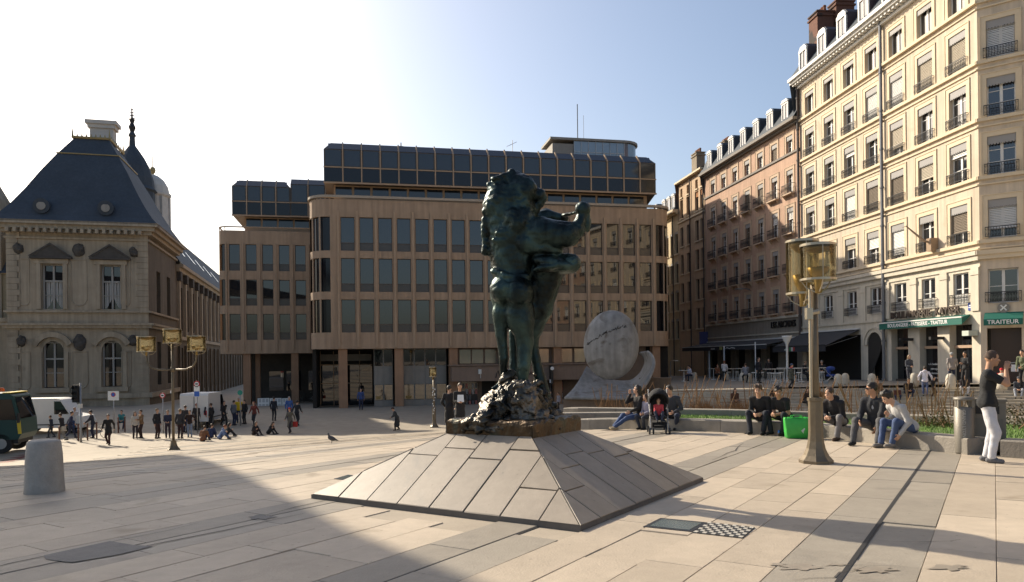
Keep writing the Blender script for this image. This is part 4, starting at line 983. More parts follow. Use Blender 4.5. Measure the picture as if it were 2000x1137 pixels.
o = MB().box(cu(.95),cu(.3),-.05,-.002,4.15,4.6).build("street_plaque", mat("plaque_blue",(.07,.1,.33),.4), CB); MB().box(cu(.9),cu(.35),-.056,-.051,4.3,4.36).box(cu(.85),cu(.4),-.056,-.051,4.42,4.48).build("plaque_text", M_LETW, o)
MB().box(cu(.75),cu(.2),-.6,-.02,2.65,2.95).build("projecting_sign", mat("pale_green_sign",(.5,.55,.48),.5), CB)
# arched door with moulding
mb = MB(); c = cu(10.42)
for r0, r1, d in ((.93,1.2,.12),(1.2,1.3,.2)):
    A = arc(c,2.3,r1,0,180,14); B_ = arc(c,2.3,r0,0,180,14)
    for i in range(14): mb.add([(A[i][0],-d,A[i][1]),(A[i+1][0],-d,A[i+1][1]),(B_[i+1][0],-d,B_[i+1][1]),(B_[i][0],-d,B_[i][1]),(A[i][0],0,A[i][1]),(A[i+1][0],0,A[i+1][1]),(B_[i+1][0],0,B_[i+1][1]),(B_[i][0],0,B_[i][1])],[(0,1,2,3),(0,4,5,1),(2,6,7,3)])
mb.build("door_arch", M_LIMEG, CB)
A = arc(c,2.3,.93,0,180,14); MB().add([(x,-.02,z) for x, z in A]+[(c-.93,-.02,-.6),(c+.93,-.02,-.6)], [tuple(range(16))]).build("arched_door", M_DARKIN, CB)
for a, b in ((cu(20.6),cu(12.3)),): MB().box(a,b,.44,.5,-.8,3.1).build("cafe_front", M_DARKIN, CB)
# shop on the corner front
def corner_part(o, x=0, z=0): o.parent = CB; o.matrix_basis = Matrix.Translation((CL,0,0)) @ Matrix.Rotation(wa,4,'Z') @ o.matrix_basis; return o
corner_part(MB().box(.3,1.95,.45,.5,-.6,3.05).build("shop_window", mat("dark_wood_front",(.05,.03,.02),.4), None))
corner_part(MB().add([(.2,-.02,3.95),(2.05,-.02,3.95),(2.05,-.6,3.55),(.2,-.6,3.55),(.2,-.6,3.2),(2.05,-.6,3.2)],[(0,3,2,1),(3,4,5,2)]).build("corner_awning", M_AWNG, None))
corner_part(text_mesh("awning_lettering", "TRAITEUR", .33, M_LETW, None, (1.12,-.62,3.37), depth=.004, bold=.005))
corner_part(MB().tube([(1.12,-.06,4.2),(1.12,-.001,4.2)], .3, 16).build("round_emblem", M_GREYPAN, None)); corner_part(MB().tube([(.98,-.07,4.05),(1.26,-.07,4.35)], .04, 5).tube([(1.26,-.07,4.05),(.98,-.07,4.35)], .04, 5).build("emblem_mark", M_LETW, None))
corner_part(MB().box(1.4,1.75,.42,.44,.55,.95).build("notice", M_LETW, None))
for ch_ in list(CF.children):
    M = CF.matrix_basis.copy(); ml = ch_.matrix_basis.copy(); ch_.parent = CB; ch_.matrix_local = M @ ml
bpy.data.objects.remove(CF)
# apricot house with iron balconies
OL = 20.3; OB = facade("apricot_apartment_building", (25.28,63.6), (-.15,1), OL, "apricot house with iron window balconies and a row of slate dormers")
OC = [OL-1.75-2.71*i for i in range(7)]; OR_ = [(19.75,21.25),(16.05,18.2),(12.5,14.85),(9.0,11.3),(5.5,7.75)]
holes = [(x-.55,x+.55,a,b) for x in OC for a, b in OR_]
mb = MB(); wall_grid(mb, 0, OL, 5.15, 22.3, holes, .32); mb.build("wall", M_ORANGE, OB)
bal = MB(); w = 1.1
bal.box(-.32,w+.32,-.42,-.002,-.12,-.02)
for sx in (-.2,w+.1): bal.add([(sx,-.35,-.12),(sx+.1,-.35,-.12),(sx+.1,0,-.12),(sx,0,-.12),(sx,0,-.5),(sx+.1,0,-.5)],[(0,1,2,3),(0,4,5,1),(3,4,0),(1,5,2)])
bal = bal.mesh("balcony", M_APRTR)
def balr():
    m = MB(); y = -.38; m.box(-.3,w+.3,y-.015,y+.015,.78,.82).box(-.3,w+.3,y-.015,y+.015,.02,.05)
    for sx in (-.3,w+.28): m.box(sx,sx+.02,y,0,.78,.82).box(sx,sx+.02,y,0,.02,.05)
    for i in range(15):
        xx = -.3+(w+.58)*i/14; m.box(xx,xx+.018,y-.01,y+.01,.05,.78)
        if i < 14: m.tube([(xx+.02,y,.2),(xx+.06,y,.42),(xx+.02,y,.62)], .012, 4, cap=False)
    return m.mesh("balcony_railing", M_IRON)
balr = balr()
for j, (a, b) in enumerate(OR_):
    for i, x in enumerate(OC):
        bl = (1,M_SHUTB) if (j,i) in ((0,1),(1,3),(2,3),(1,2)) else ((.35,M_SHUTW) if (j,i) in ((2,0),(2,1)) else (0,None))
        house_window(OB, x, a, 1.1, b-a, blind=bl[0], blind_mat=bl[1], rail=False, val=.36, surround=M_APRTR, frame=M_WHITE if j < 3 else MATS["grey_white_joinery"], dp=.28)
        if j: o = place("balcony", bal, OB, (x-.55,0,a)); place("balcony_railing", balr, o)
MB().box(-.02,OL,-.12,-.002,19.5,19.68).box(0,OL,-.3,-.002,21.95,22.15).box(-.1,OL+.05,-.7,-.002,22.15,22.4).build("cornice", mat("grey_brown_cornice",(.2,.18,.16),.8), OB)
mb = MB(); mb.add([(-.1,-.6,22.4),(OL,-.6,22.4),(OL,.7,24.6),(-.1,.7,24.6),(OL,6,25.4),(-.1,6,25.4)],[(0,1,2,3),(3,2,4,5)]); mb.add([(-.1,-.6,22.4),(-.1,.7,24.6),(-.1,6,25.4),(-.1,6,20),(-.1,0,20)],[(0,1,2,3,4)]); mb.build("slate_roof", M_SLATE, OB)
MB().box(0.01,OL-.01,.45,12,-1.5,22.3).build("body", M_DARKIN, OB)
dfo = shared(("dfo",), lambda: MB().box(0,.1,0,.1,0,1.7).box(1.0,1.1,0,.1,0,1.7).box(.1,1,0,.1,1.55,1.7).box(.1,1,0,.1,0,.1).extrude_y([(-.1,1.7),(1.2,1.7),(.9,1.95),(.2,1.95)],-.06,.12).mesh("dormer", M_WHITE))
dgo = MB().box(.1,1.0,.05,.07,.1,1.55).mesh("pane", M_WINDG); dso = MB().extrude_y([(-.05,0),(1.15,0),(1.15,1.7),(.9,1.98),(.2,1.98),(-.05,1.7)],.11,1.6).mesh("dormer_cheek", M_SLATE)
for x in OC: o = place("dormer", dfo, OB, (x-.55,-.42,22.5)); place("pane", dgo, o); place("dormer_cheek", dso, o); place("glazing_bar", MB().box(.52,.58,.01,.05,.1,1.55).mesh("glazing_bar", M_WHITE) if x == OC[0] else bpy.data.meshes["glazing_bar.001"], o)
# stone ground floor with sign band
gh = [(OL-3.0-3.3*i, OL-.9-3.3*i, -1.5, 3.3) for i in range(6)]
mb = MB(); wall_grid(mb, 0, OL, -1.5, 5.15, gh, .4); mb.build("shopfront_wall", mat("grey_shopfront_stone",(.27,.24,.2),.85,var=.12,scale=1.5,streak=.2), OB)
MB().box(0,OL,-.15,-.002,5.0,5.2).box(0,OL,-.1,-.001,3.6,3.72).build("string_course", M_LIMEG, OB)
text_mesh("sign_lettering", "LES ARCADES", .82, M_LETSH, OB, (OL-3.15,-.06,4.45), depth=.05, bold=.012, sx=.88)
for g in gh: MB().box(g[0],g[1],.34,.4,-1.5,3.3).build("shop_window", M_DARKIN, OB)
MB().tube([(OL-.05,-.15,3),(OL-.05,-.15,22)], .09, 8).build("drainpipe", MATS["dark_pipe"], OB)
mb = MB().tube([(OL-9.5,-.02,8.2),(OL-9.5,-.6,8.35),(OL-9.3,-1.2,8.3)], .05, 6).box(OL-9.6,OL-9.0,-1.6,-1.0,8.2,8.35); mb.build("wall_lamp", M_STEEL, OB)
MB().box(OL-20.0,OL-19.75,-1.0,-.05,2.3,4.4).build("projecting_sign", mat("blue_violet_sign",(.06,.06,.16),.5), OB)
# pale houses further down the street
d_ = Vector((-.15,1)).normalized(); Pp = Vector((25.28,63.6))+d_*20.35
PB = facade("peach_apartment_building", Pp, (-.15,1), 8.0, "narrow pale peach house with plain windows between apricot and yellow houses"); PL = 8.0
hc = [(PL-(s-20.35), w) for s, w in ((21.1,1.05),(22.6,1.05),(25.25,.95),(27.3,.95))]; rows = [(21.3,22.4,.7),(18.7,21.0,1),(15.2,17.6,1),(11.8,14.2,1),(8.3,10.7,1),(4.9,7.3,1)]
holes = [(x-w*k/2,x+w*k/2,a,b) for x, w in hc for a, b, k in rows]
mb = MB(); wall_grid(mb, 0, PL, -1.5, 23.1, holes, .35); mb.build("wall", M_PALEOR, PB)
for a, b, k in rows:
    for i, (x, w) in enumerate(hc): house_window(PB, x, a, w*k, b-a, rail=False, val=0, surround=None, frame=mat("brown_joinery",(.11,.07,.045),.6), blind=.25 if (k == 1 and i < 2 and a > 18) else 0, blind_mat=mat("orange_blind",(.42,.17,.05),.8)); MB().box(x-w*k/2-.1,x+w*k/2+.1,-.12,-.002,a-.14,a-.005).build("sill", M_CREAMTR, PB)
MB().box(0,PL,-.14,-.002,18.2,18.4).box(-.1,PL,-.5,-.001,23.1,23.3).build("cornice", M_CREAMTR, PB)
mb = MB().add([(-.1,-.45,23.3),(PL,-.45,23.3),(PL,5,25.4),(-.1,5,25.4),(-.1,5,20),(-.1,0,20)],[(0,1,2,3),(0,3,4,5)]); mb.build("tile_roof", mat("brown_tiles",(.13,.075,.05),.85,var=.2,scale=4), PB); MB().box(.01,PL-.01,.45,10,-1.5,23).build("body", M_DARKIN, PB)
for x in (PL-.08, 4.0): MB().tube([(x,-.15,-1),(x,-.15,22.9)], .08, 6).build("drainpipe", MATS["dark_pipe"], PB)
Py = Vector((25.28,63.6))+d_*28.4
YB = facade("yellow_apartment_building", Py, (-.15,1), 16.0, "pale yellow house with dormers at the far end of the street"); YL = 16.0
hc = [YL-(s-28.4) for s in (29.1,30.7,32.4,35.5,38.5,41.5)]; rows = [(14.6,17.4),(10.9,13.6),(7.4,10.0),(3.9,6.4)]
holes = [(x-.5,x+.5,a,b) for x in hc for a, b in rows]
mb = MB(); wall_grid(mb, 0, YL, -1.5, 19.9, holes, .35); mb.build("wall", M_PALEYE, YB)
for a, b in rows:
    for x in hc: house_window(YB, x, a, 1.0, b-a, rail=False, val=.25, surround=None, frame=MATS["brown_joinery"]); MB().box(x-.65,x+.65,-.14,-.002,a-.16,a-.005).build("sill", M_CREAMTR, YB)
MB().box(-.1,YL,-.3,-.002,19.5,19.7).box(-.1,YL+.05,-.75,-.002,19.7,20.1).build("cornice", M_CREAMTR, YB)
mb = MB().add([(-.1,-.6,20.1),(YL,-.6,20.1),(YL,.8,22.4),(-.1,.8,22.4),(YL,6,23.2),(-.1,6,23.2)],[(0,1,2,3),(3,2,4,5)]); mb.add([(YL,-.6,20.1),(YL,0,20),(YL,6,20),(YL,6,23.2),(YL,.8,22.4)],[(0,1,2,3,4)]); mb.build("slate_roof", M_SLATE, YB); MB().box(.01,YL-.01,.45,10,-1.5,19.9).build("body", M_DARKIN, YB)
for x in hc[:5]: o = place("dormer", dfo, YB, (x-.55,-.42,20.2)); place("pane", dgo, o); place("dormer_cheek", dso, o)
MB().tube([(YL-1.6,-.15,-1),(YL-1.6,-.15,19.5)], .08, 6).build("drainpipe", MATS["dark_pipe"], YB)
chimney_stack("chimney", YL-1.6, YL+.0, 2.5, 3.6, 21, 27.3, 5, M_CHIMR, YB); chimney_stack("chimney", YL+.05, YL+1.8, 5.4, 6.6, 21, 28.3, 5, M_CHIMR, YB)
chimney_stack("chimney", YL-7.0, YL-5.6, 4, 5, 20, 24.2, 4, mat("red_brown_chimney",(.16,.08,.055),.9,var=.2), YB)
# houses along the right side of the square, outside the frame; the office windows mirror them
def side_house(name, y0, length, wallm, trim, label, hgt):
    B = facade(name, (33.5,y0), (.02,1), length, label); n = int(length/2.9); xs_ = [length*(i+.5)/n for i in range(n)]; zs_ = [4.6,8.1,11.6,15.1,18.6]
    mb = MB(); wall_grid(mb, 0, length, -1, hgt, [(x-.7,x+.7,z,z+2.3) for x in xs_ for z in zs_]+[(x-1,x+1,-1,2.8) for x in xs_], .32); mb.build("wall", wallm, B)
    for z in zs_:
        for i, x in enumerate(xs_): house_window(B, x, z, 1.4, 2.3, rail=True, surround=trim, blind=(.6 if (i*7+int(z)) % 5 == 0 else 0), blind_mat=M_SHUTW)
    MB().box(.01,length-.01,.5,10,-1,hgt).build("body", M_DARKIN, B); MB().box(-.1,length,-.6,-.002,hgt-.3,hgt).build("cornice", M_WHITE, B); MB().add([(0,-.5,hgt),(length,-.5,hgt),(length,1,hgt+2.4),(0,1,hgt+2.4),(length,8,hgt+3),(0,8,hgt+3)],[(0,1,2,3),(3,2,4,5)]).build("slate_roof", M_SLATE, B)
side_house("cream_side_house", 13.5, 18.5, M_CREAM, M_CREAMTR, "cream house along the right side of the square beyond the picture edge", 22.5)
side_house("apricot_side_house", -8, 21.3, M_ORANGE, M_APRTR, "apricot house along the right side of the square behind the viewer", 22)
# house closing the street end, mostly hidden
# ------------------------------------------------------------ opera house on the left, outside the frame: a raised slab shaped to throw the foreground shade
L0, L1 = 10/math.tan(SUN_EL), 22/math.tan(SUN_EL); sh = Vector((-math.sin(SUN_AZ), -math.cos(SUN_AZ)))
fp = [on_ground(230,896).xy, on_ground(0,906).xy]
d0 = (fp[1]-fp[0]).normalized(); e1 = on_ground(560,1010).xy; e2 = on_ground(860,1137).xy; d1 = (e2-e1).normalized()
poly = [fp[0], fp[0]+d0*30, fp[0]+d0*30+d1*26, e2+d1*9, e2, e1]
OH0, OH1 = 12.0, 13.3; off_ = -sh*((OH0+.6)/math.tan(SUN_EL)); poly = [q+off_ for q in poly]
op = empty("opera_house", (0,0,0), 0, "unseen opera house slab on columns left of the square, shaped for its shadow", "building")
mb = MB(); mb.prism([(q.x,q.y) for q in reversed(poly)] if False else [(q.x,q.y) for q in poly], OH0, OH1); mb.build("shade_slab", mat("dark_opera_cladding",(.03,.03,.032),.5), op)
for t in (0.25,.5,.75,1.0):
    q = poly[2].lerp(poly[3], t*.4); MB().lathe([(.5,-3),(.5,OH0)], 10, c=(q.x,q.y)).build("column", M_DARKIN, op)
# ------------------------------------------------------------ pyramid pedestal of stone strips
M_PED = mat("pedestal_stone", (.275,.23,.18), .52, spec=.35, specks=.25, var=.14, scale=6, bump=.16, bscale=110, rnd=.10, stain=(1.4,.62,(.2,.18,.155)))
PZ = .66
pc = (PED_F+PED_L+PED_R+PED_B)/4
ped = empty("stone_pedestal", (pc.x,pc.y,0), 0, "low truncated pyramid of stone strips carrying the bronze statue", "pedestal")
def clip(poly, a, b, c):   # keep a*x+b*y <= c
    out = []
    for i in range(len(poly)):
        p, q = poly[i], poly[(i+1)%len(poly)]; dp = a*p[0]+b*p[1]-c; dq = a*q[0]+b*q[1]-c
        if dp <= 0: out.append(p)
        if dp*dq < 0: t = dp/(dp-dq); out.append((p[0]+(q[0]-p[0])*t, p[1]+(q[1]-p[1])*t))
    return out
T = .335; rp = random.Random(4)
corners = [PED_F, PED_R, PED_B, PED_L]
core = MB(); cb = [(q.x-pc.x,q.y-pc.y) for q in [pc+(c-pc)*.985 for c in corners]]; ct = [(q.x-pc.x,q.y-pc.y) for q in [pc+(c-pc)*T*.97 for c in corners]]
core.prism(cb, lambda x,y: ground_z(x+pc.x,y+pc.y)-.25, lambda x,y: ground_z(x*2.9+pc.x,y*2.9+pc.y)*0+PZ-.045, top=ct); core.build("core", M_JOINT, ped)
for fi in range(4):
    A, B_ = corners[fi], corners[(fi+1)%4]; A3 = Vector((A.x,A.y,ground_z(*A)+.055)); B3 = Vector((B_.x,B_.y,ground_z(*B_)+.055))
    At = pc+(A-pc)*T; Bt = pc+(B_-pc)*T; At3 = Vector((At.x,At.y,PZ)); Bt3 = Vector((Bt.x,Bt.y,PZ))
    ex = (B3-A3).normalized(); nn = ex.cross(At3-A3).normalized(); 
    if nn.z < 0: nn = -nn
    ey = nn.cross(ex)
    if ey.z < 0: ey = -ey
    def l2(p): return ((p-A3).dot(ex), (p-A3).dot(ey))
    quad = [l2(A3), l2(B3), l2(Bt3), l2(At3)]; Ln = quad[1][0]; n = 8; w = Ln/n
    g = .006
    for i in range(n):
        x0, x1 = w*i+g, w*(i+1)-g; y = 0; ymax = quad[2][1]; first = True
        cuts = [0]; yy = rp.uniform(.45,1.2)
        while yy < ymax-.25: cuts.append(yy); yy += rp.uniform(.7,1.3)
        cuts.append(ymax)
        for c0, c1 in zip(cuts[:-1], cuts[1:]):
            P = [(x0,c0+.006),(x1,c0+.006),(x1,c1-.006),(x0,c1-.006)]
            for k in range(4):   # clip to the trapezoid, drawn in by the joint
                p, q = quad[k], quad[(k+1)%4]; dx, dy = q[0]-p[0], q[1]-p[1]; L_ = math.hypot(dx,dy); a, b = dy/L_, -dx/L_
                P = clip(P, a, b, a*p[0]+b*p[1]-(.008 if k in (1,3) else 0))
                if len(P) < 3: break
            if len(P) < 3: continue
            dz = rp.uniform(-.004,.004); tl = rp.uniform(-.004,.004)
            cx = sum(p[0] for p in P)/len(P); cy = sum(p[1] for p in P)/len(P)
            def w3(p, h, ins=0): 
                q = (p[0]+(cx-p[0])*ins, p[1]+(cy-p[1])*ins); v = A3+ex*q[0]+ey*q[1]+nn*(h+tl*(p[0]-cx)/w); return (v.x-pc.x, v.y-pc.y, v.z)
            k = len(P); mb = MB()
            mb.add([w3(p,dz,.02) for p in P]+[w3(p,dz-.006) for p in P]+[w3(p,dz-.07) for p in P], [tuple(range(k))]+[(k+j,k+(j+1)%k,(j+1)%k,j) for j in range(k)]+[(2*k+j,2*k+(j+1)%k,k+(j+1)%k,k+j) for j in range(k)])
            mb.build("stone_slab", M_PED, ped)
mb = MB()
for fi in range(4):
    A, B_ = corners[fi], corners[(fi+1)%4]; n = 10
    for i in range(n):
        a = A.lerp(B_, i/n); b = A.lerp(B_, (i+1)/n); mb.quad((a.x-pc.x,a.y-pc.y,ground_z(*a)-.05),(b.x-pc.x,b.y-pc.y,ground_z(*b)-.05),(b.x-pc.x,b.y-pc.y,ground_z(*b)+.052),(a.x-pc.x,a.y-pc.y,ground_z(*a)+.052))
mb.build("base_edge", mat("shadow_gap_dark",(.11,.1,.09),.85,var=.2,scale=9), ped)  # rim under the lowest slabs, coloured dark to stand for the shadow gap
# ------------------------------------------------------------ bronze statue
def bronze(name, c1, c2, c3, rough, bump, bsc, metal=.85):
    m = bpy.data.materials.new(name); m.use_nodes = True; MATS[name] = m; N = m.node_tree.nodes; L = m.node_tree.links; p = N["Principled BSDF"]
    geo = N.new("ShaderNodeNewGeometry"); n = N.new("ShaderNodeTexNoise"); n.inputs["Scale"].default_value = 3.2; n.inputs["Detail"].default_value = 8; n.inputs["Distortion"].default_value = .8
    mp = N.new("ShaderNodeMapping"); mp.inputs["Scale"].default_value = (1,1,.45); L.new(geo.outputs["Position"], mp.inputs[0]); L.new(mp.outputs[0], n.inputs["Vector"])
    cr = N.new("ShaderNodeValToRGB"); e = cr.color_ramp.elements; e[0].position = .36; e[0].color = (*c1,1); e[1].position = .68; e[1].color = (*c3,1); q = e.new(.5); q.color = (*c2,1)
    L.new(n.outputs[0], cr.inputs[0]); L.new(cr.outputs[0], p.inputs["Base Color"]); p.inputs["Metallic"].default_value = metal
    n2 = N.new("ShaderNodeTexNoise"); n2.inputs["Scale"].default_value = bsc; n2.inputs["Detail"].default_value = 7; L.new(geo.outputs["Position"], n2.inputs["Vector"])
    mr = N.new("ShaderNodeMapRange"); mr.inputs[3].default_value = rough-.12; mr.inputs[4].default_value = rough+.2; L.new(n.outputs[0], mr.inputs[0]); L.new(mr.outputs[0], p.inputs["Roughness"])
    b = N.new("ShaderNodeBump"); b.inputs["Strength"].default_value = bump; b.inputs["Distance"].default_value = .03; L.new(n2.outputs[0], b.inputs["Height"]); L.new(b.outputs[0], p.inputs["Normal"]); return m
M_BRZ = bronze("green_bronze", (.010,.014,.014), (.022,.037,.037), (.05,.085,.078), .36, .5, 20, .8)
M_BRZB = bronze("brown_bronze", (.03,.022,.015), (.085,.055,.03), (.05,.07,.06), .36, .55, 16, .8)
st = empty("bronze_statue", (pc.x, pc.y, PZ), 0, "dark green bronze statue striding on a rocky bronze mound", "statue")
def sp3(px, py, dy=0.0): q = at(px, py, 10+dy); return (q.x, q.y, q.z)
PXM = 10/1428
S = SDF(sp3(905,800,-.9)[:2]+(.9,), (1.35, 11.0, 4.32), .018)
def sc(x0,y0,x1,y1,r0,r1,d0=0.,d1=0.,k=.05): S.cone(sp3(x0,y0,d0), sp3(x1,y1,d1), r0*PXM, r1*PXM, k)
def se(x,y,rx,ry,rz,d=0.,ang=0.,k=.06,tilt=0.0):
    M = np.array(Matrix.Rotation(R(-ang),3,'Y') @ Matrix.Rotation(R(tilt),3,'X')); S.ell(sp3(x,y,d), (rx*PXM, rz*PXM, ry*PXM), M, k)
# heavy slab-like mass of the back and shoulders
se(1000,404,50,60,40,.02); se(983,440,38,78,34,.04); se(972,396,26,48,26,-.05,-6); se(1000,354,34,18,24,0,6,.03); se(1026,374,26,26,28,-.05)
se(1054,384,14,16,14,-.05,0,.015); sc(1052,396,1044,416,9,8,-.05,0,.02); sc(1030,374,1050,382,14,12,-.08,-.05,.03)
sc(958,362,948,430,7,8,-.08,-.05,.02); sc(948,430,948,492,9,8,-.05,.0,.02); sc(966,350,1000,340,7,9,-.12,-.1,.02); sc(1000,340,1030,352,9,6,-.1,-.1,.02); sc(975,455,1030,425,8,9,-.22,-.22,.03); sc(965,470,1005,462,6,7,-.2,-.24,.02)
se(1012,434,30,34,36,-.12,20,.03)
S.noise(.012, 8, 2, zmin=2.95, ridged=True); S.noise(.007, 26, 12, zmin=2.95, ridged=True)
# trunk, waist with a rolled belt, hips and thighs
sc(1000,465,1000,545,40,31,0,0,.07); se(984,505,25,58,30,.02,-4); sc(1022,470,1012,545,22,20,-.1,-.06)
sc(966,530,985,538,8,7,-.12,-.22,.02); sc(985,538,1030,540,6,5,-.22,-.2,.03)
se(983,566,26,29,30,-.1,0,.03); se(1013,572,29,33,32,-.14,0,.022); se(1000,578,42,36,30,.04); se(1014,614,30,40,30,-.06,4,.04); se(978,604,15,34,18,-.02,-2,.03)
# smooth lobes thrust to the right
sc(1018,448,1058,455,26,29,-.12,-.2,.03); sc(1058,455,1108,458,29,24,-.22,-.28,.04); sc(1108,460,1127,448,22,16,-.28,-.26,.03); sc(1127,450,1138,418,14,10,-.26,-.24,.02); se(1138,408,15,14,15,-.24,0,.010); se(1146,434,8,20,11,-.2,0,.012); se(1090,462,28,24,26,-.26,0,.03)
sc(1040,436,1066,424,18,16,.14,.2,.03); sc(1066,422,1104,428,15,7,.2,.14,.02); sc(1100,420,1130,414,4,3.5,.06,-.14,.015)
sc(1028,475,1056,484,22,16,-.2,-.24,.03); se(1062,487,38,16,26,-.16,-8,.02); sc(1030,492,1088,482,12,11,-.05,.05,.03)
se(1083,517,44,15,32,-.2,-14,.012); sc(1048,503,1118,514,9,17,-.1,-.22,.02); se(1110,510,16,13,18,-.2,-30,.02); se(1072,523,32,8,22,-.28,8,.015)
# hanging drapery under the lobes, tapering behind the legs
sc(1060,538,1052,600,40,27,.16,.16,.05); sc(1052,600,1038,665,27,13,.16,.18,.05); sc(1082,532,1058,605,16,10,.0,.06,.03); sc(1040,560,1036,650,10,8,.0,.1,.03)
S.noise(.005, 24, 5, ridged=True)
# legs, the left one trailing on its toes
sc(976,612,979,655,15,11.5,-.02,.0,.03); sc(979,655,984,700,11,9,0,.02,.02); sc(984,700,982,742,9,6,.02,.04,.02); sc(982,742,973,754,6,4.5,.04,-.02,.02); sc(973,754,962,759,4.5,3,-.02,-.08,.015)
sc(1020,630,1025,668,23,17,-.1,-.06,.04); sc(1025,668,1023,715,17,13,-.06,-.1,.03); sc(1023,715,1021,760,12,8,-.1,-.06,.02); sc(1021,760,1016,776,9,7,-.06,-.2,.02)
sc(1002,650,1004,710,9,9,.22,.22,.03); sc(1004,710,1004,770,9,16,.22,.2,.04); sc(1040,650,1046,700,10,9,.18,.2,.04); sc(1046,700,1062,775,9,15,.2,.22,.04)
V, Q = S.nets(); o = np.array(st.location); place("figure", np_mesh("figure", V-o, Q, M_BRZ), st)
S = SDF(sp3(890,840,-1.2)[:2]+(.5,), (1.15, 11.3, 1.95), .02)
sc(996,728,980,800,8,42,.05,-.05,.08); sc(1000,745,1012,810,14,52,.15,.1,.1); sc(985,790,945,822,26,16,-.2,-.4,.1); sc(940,822,905,830,16,8,-.35,-.35,.08); sc(1020,780,1030,822,36,44,-.2,-.2,.1); sc(1045,770,1062,822,18,36,.15,.2,.1); sc(1050,735,1075,815,8,20,.2,.2,.08)
se(1005,828,95,14,95,0,0,.08)
S.noise(.024, 11, 8, ridged=True); S.noise(.022, 24, 9, ridged=True)
V, Q = S.nets(); place("rocky_mound", np_mesh("rocky_mound", V-o, Q, bronze("polished_rocky_bronze", (.02,.021,.02), (.07,.062,.05), (.2,.18,.155), .27, .8, 24, .9)), st)
# plinth: thick bronze slab with an uneven rim
mb = MB(); n = 14; ring = []
pcs = [pc+(c-pc)*T*1.02 for c in corners]
for i in range(4):
    for j in range(n): ring.append(pcs[i].lerp(pcs[(i+1)%4], j/n))
lev = []; rr = random.Random(9)
for li, (h, ins) in enumerate(((-.03,0.0),(.06,-.004),(.13,0),(.165,.01),(.185,.05))):
    row = []
    for q in ring:
        d = q-pc; q2 = pc+d*(1-ins+rr.uniform(-.006,.006)); row.append((q2.x-pc.x, q2.y-pc.y, h+(rr.uniform(-.022,.02) if li >= 2 else rr.uniform(-.004,.004))))
    lev.append(row)
m_ = len(ring); V = [p for row in lev for p in row]+[(0,0,.2)]
Fc = [(li*m_+i, li*m_+(i+1)%m_, (li+1)*m_+(i+1)%m_, (li+1)*m_+i) for li in range(4) for i in range(m_)]+[(4*m_+i, 4*m_+(i+1)%m_, 5*m_) for i in range(m_)]
mb.add(V, Fc); mb.build("plinth", M_BRZB, st, shade=False)
# ------------------------------------------------------------ concrete disc sculpture on its curled sheet
M_SCUL = mat("grey_cast_concrete", (.25,.25,.245), .75, var=.18, scale=2.2, bump=.3, bscale=14, streak=.3, stain=(.9,.56,(.11,.095,.08)))
ds = empty("disc_sculpture", tuple(at(1190,775,47.5)), 0, "grey concrete disc leaning on a curled concrete sheet", "sculpture"); o = ds.location.copy()
dc = at(1193.5,674,47.6)
mb = MB(); n = 40; prof = [(2.28,0),(2.22,-.2),(1.95,-.46),(1.4,-.72),(.7,-.87),(.05,-.9)]
V = []; 
for r_, d_y in prof:
    for j in range(n): a = 2*math.pi*j/n; V.append((r_*math.cos(a), d_y, r_*math.sin(a)))
for r_, d_y in [(2.2,.12),(.05,.3)]:
    for j in range(n): a = 2*math.pi*j/n; V.append((r_*math.cos(a), d_y, r_*math.sin(a)))
k = len(prof); Fc = [(i*n+j,(i+1)*n+j,(i+1)*n+(j+1)%n,i*n+(j+1)%n) for i in range(k-1) for j in range(n)]+[(j,j+1 if j+1<n else 0,k*n+(j+1)%n,k*n+j) for j in range(n)]+[(k*n+j,k*n+(j+1)%n,(k+1)*n+(j+1)%n,(k+1)*n+j) for j in range(n)]
mb.add([(x*.79,y,z) for x,y,z in V], Fc); dd = mb.build("disc", M_SCUL, ds, shade=True, loc=tuple(dc-o), rot=(R(-4),R(3),R(-12)))
mb = MB(); pts = []; ri = random.Random(8)
for i in range(60):
    t = i/59; x = -1.5+2.55*t; z = -.05+1.25*math.sin(t*1.35); rad = math.hypot(x/.79, z); y = -.91+.58*min(1,(rad/2.2))**2.2
    pts.append((x, y-.01, z+ri.uniform(-.06,.06)))
for i in range(0,58,1):
    if ri.random() < .8: mb.tube([pts[i],(pts[i+1][0],pts[i+1][1],pts[i+1][2]+ri.uniform(-.1,.12))], .022, 4)
mb.build("inscription", M_LETSH, dd)
fe = [(1102,776,47),(1140,776,46.5),(1190,777,46),(1225,776,46),(1245,766,46),(1262,746,46.3),(1275,716,46.8),(1273,697,47.4),(1262,686,48.2)]
be = [(1146,715,50),(1165,728,50),(1195,741,49.5),(1225,743,49.5),(1240,737,49.5),(1252,724,49.5),(1258,708,49.4),(1255,697,49.4),(1248,690,49.5)]
mb = MB(); nu = 33; nv = 6; G = []
def interp(L, t):
    f = t*(len(L)-1); i = min(len(L)-2, int(f)); 
    p = [at(*L[max(0,min(len(L)-1,i+d))]) for d in (-1,0,1,2)]; u = f-i
    return .5*((2*p[1])+(-p[0]+p[2])*u+(2*p[0]-5*p[1]+4*p[2]-p[3])*u*u+(-p[0]+3*p[1]-3*p[2]+p[3])*u**3)
for i in range(nu):
    a = interp(fe,i/(nu-1)); b = interp(be,i/(nu-1))
    for j in range(nv): q = a.lerp(b, j/(nv-1)); q.z -= .25*math.sin(math.pi*j/(nv-1))*(1-i/(nu-1)); G.append(q-o)
mb.add(G, [(i*nv+j,(i+1)*nv+j,(i+1)*nv+j+1,i*nv+j+1) for i in range(nu-1) for j in range(nv-1)])
shm = mb.build("curled_sheet", M_SCUL, ds, shade=True); sol = shm.modifiers.new("thickness",'SOLIDIFY'); sol.thickness = .16; sol.offset = -1
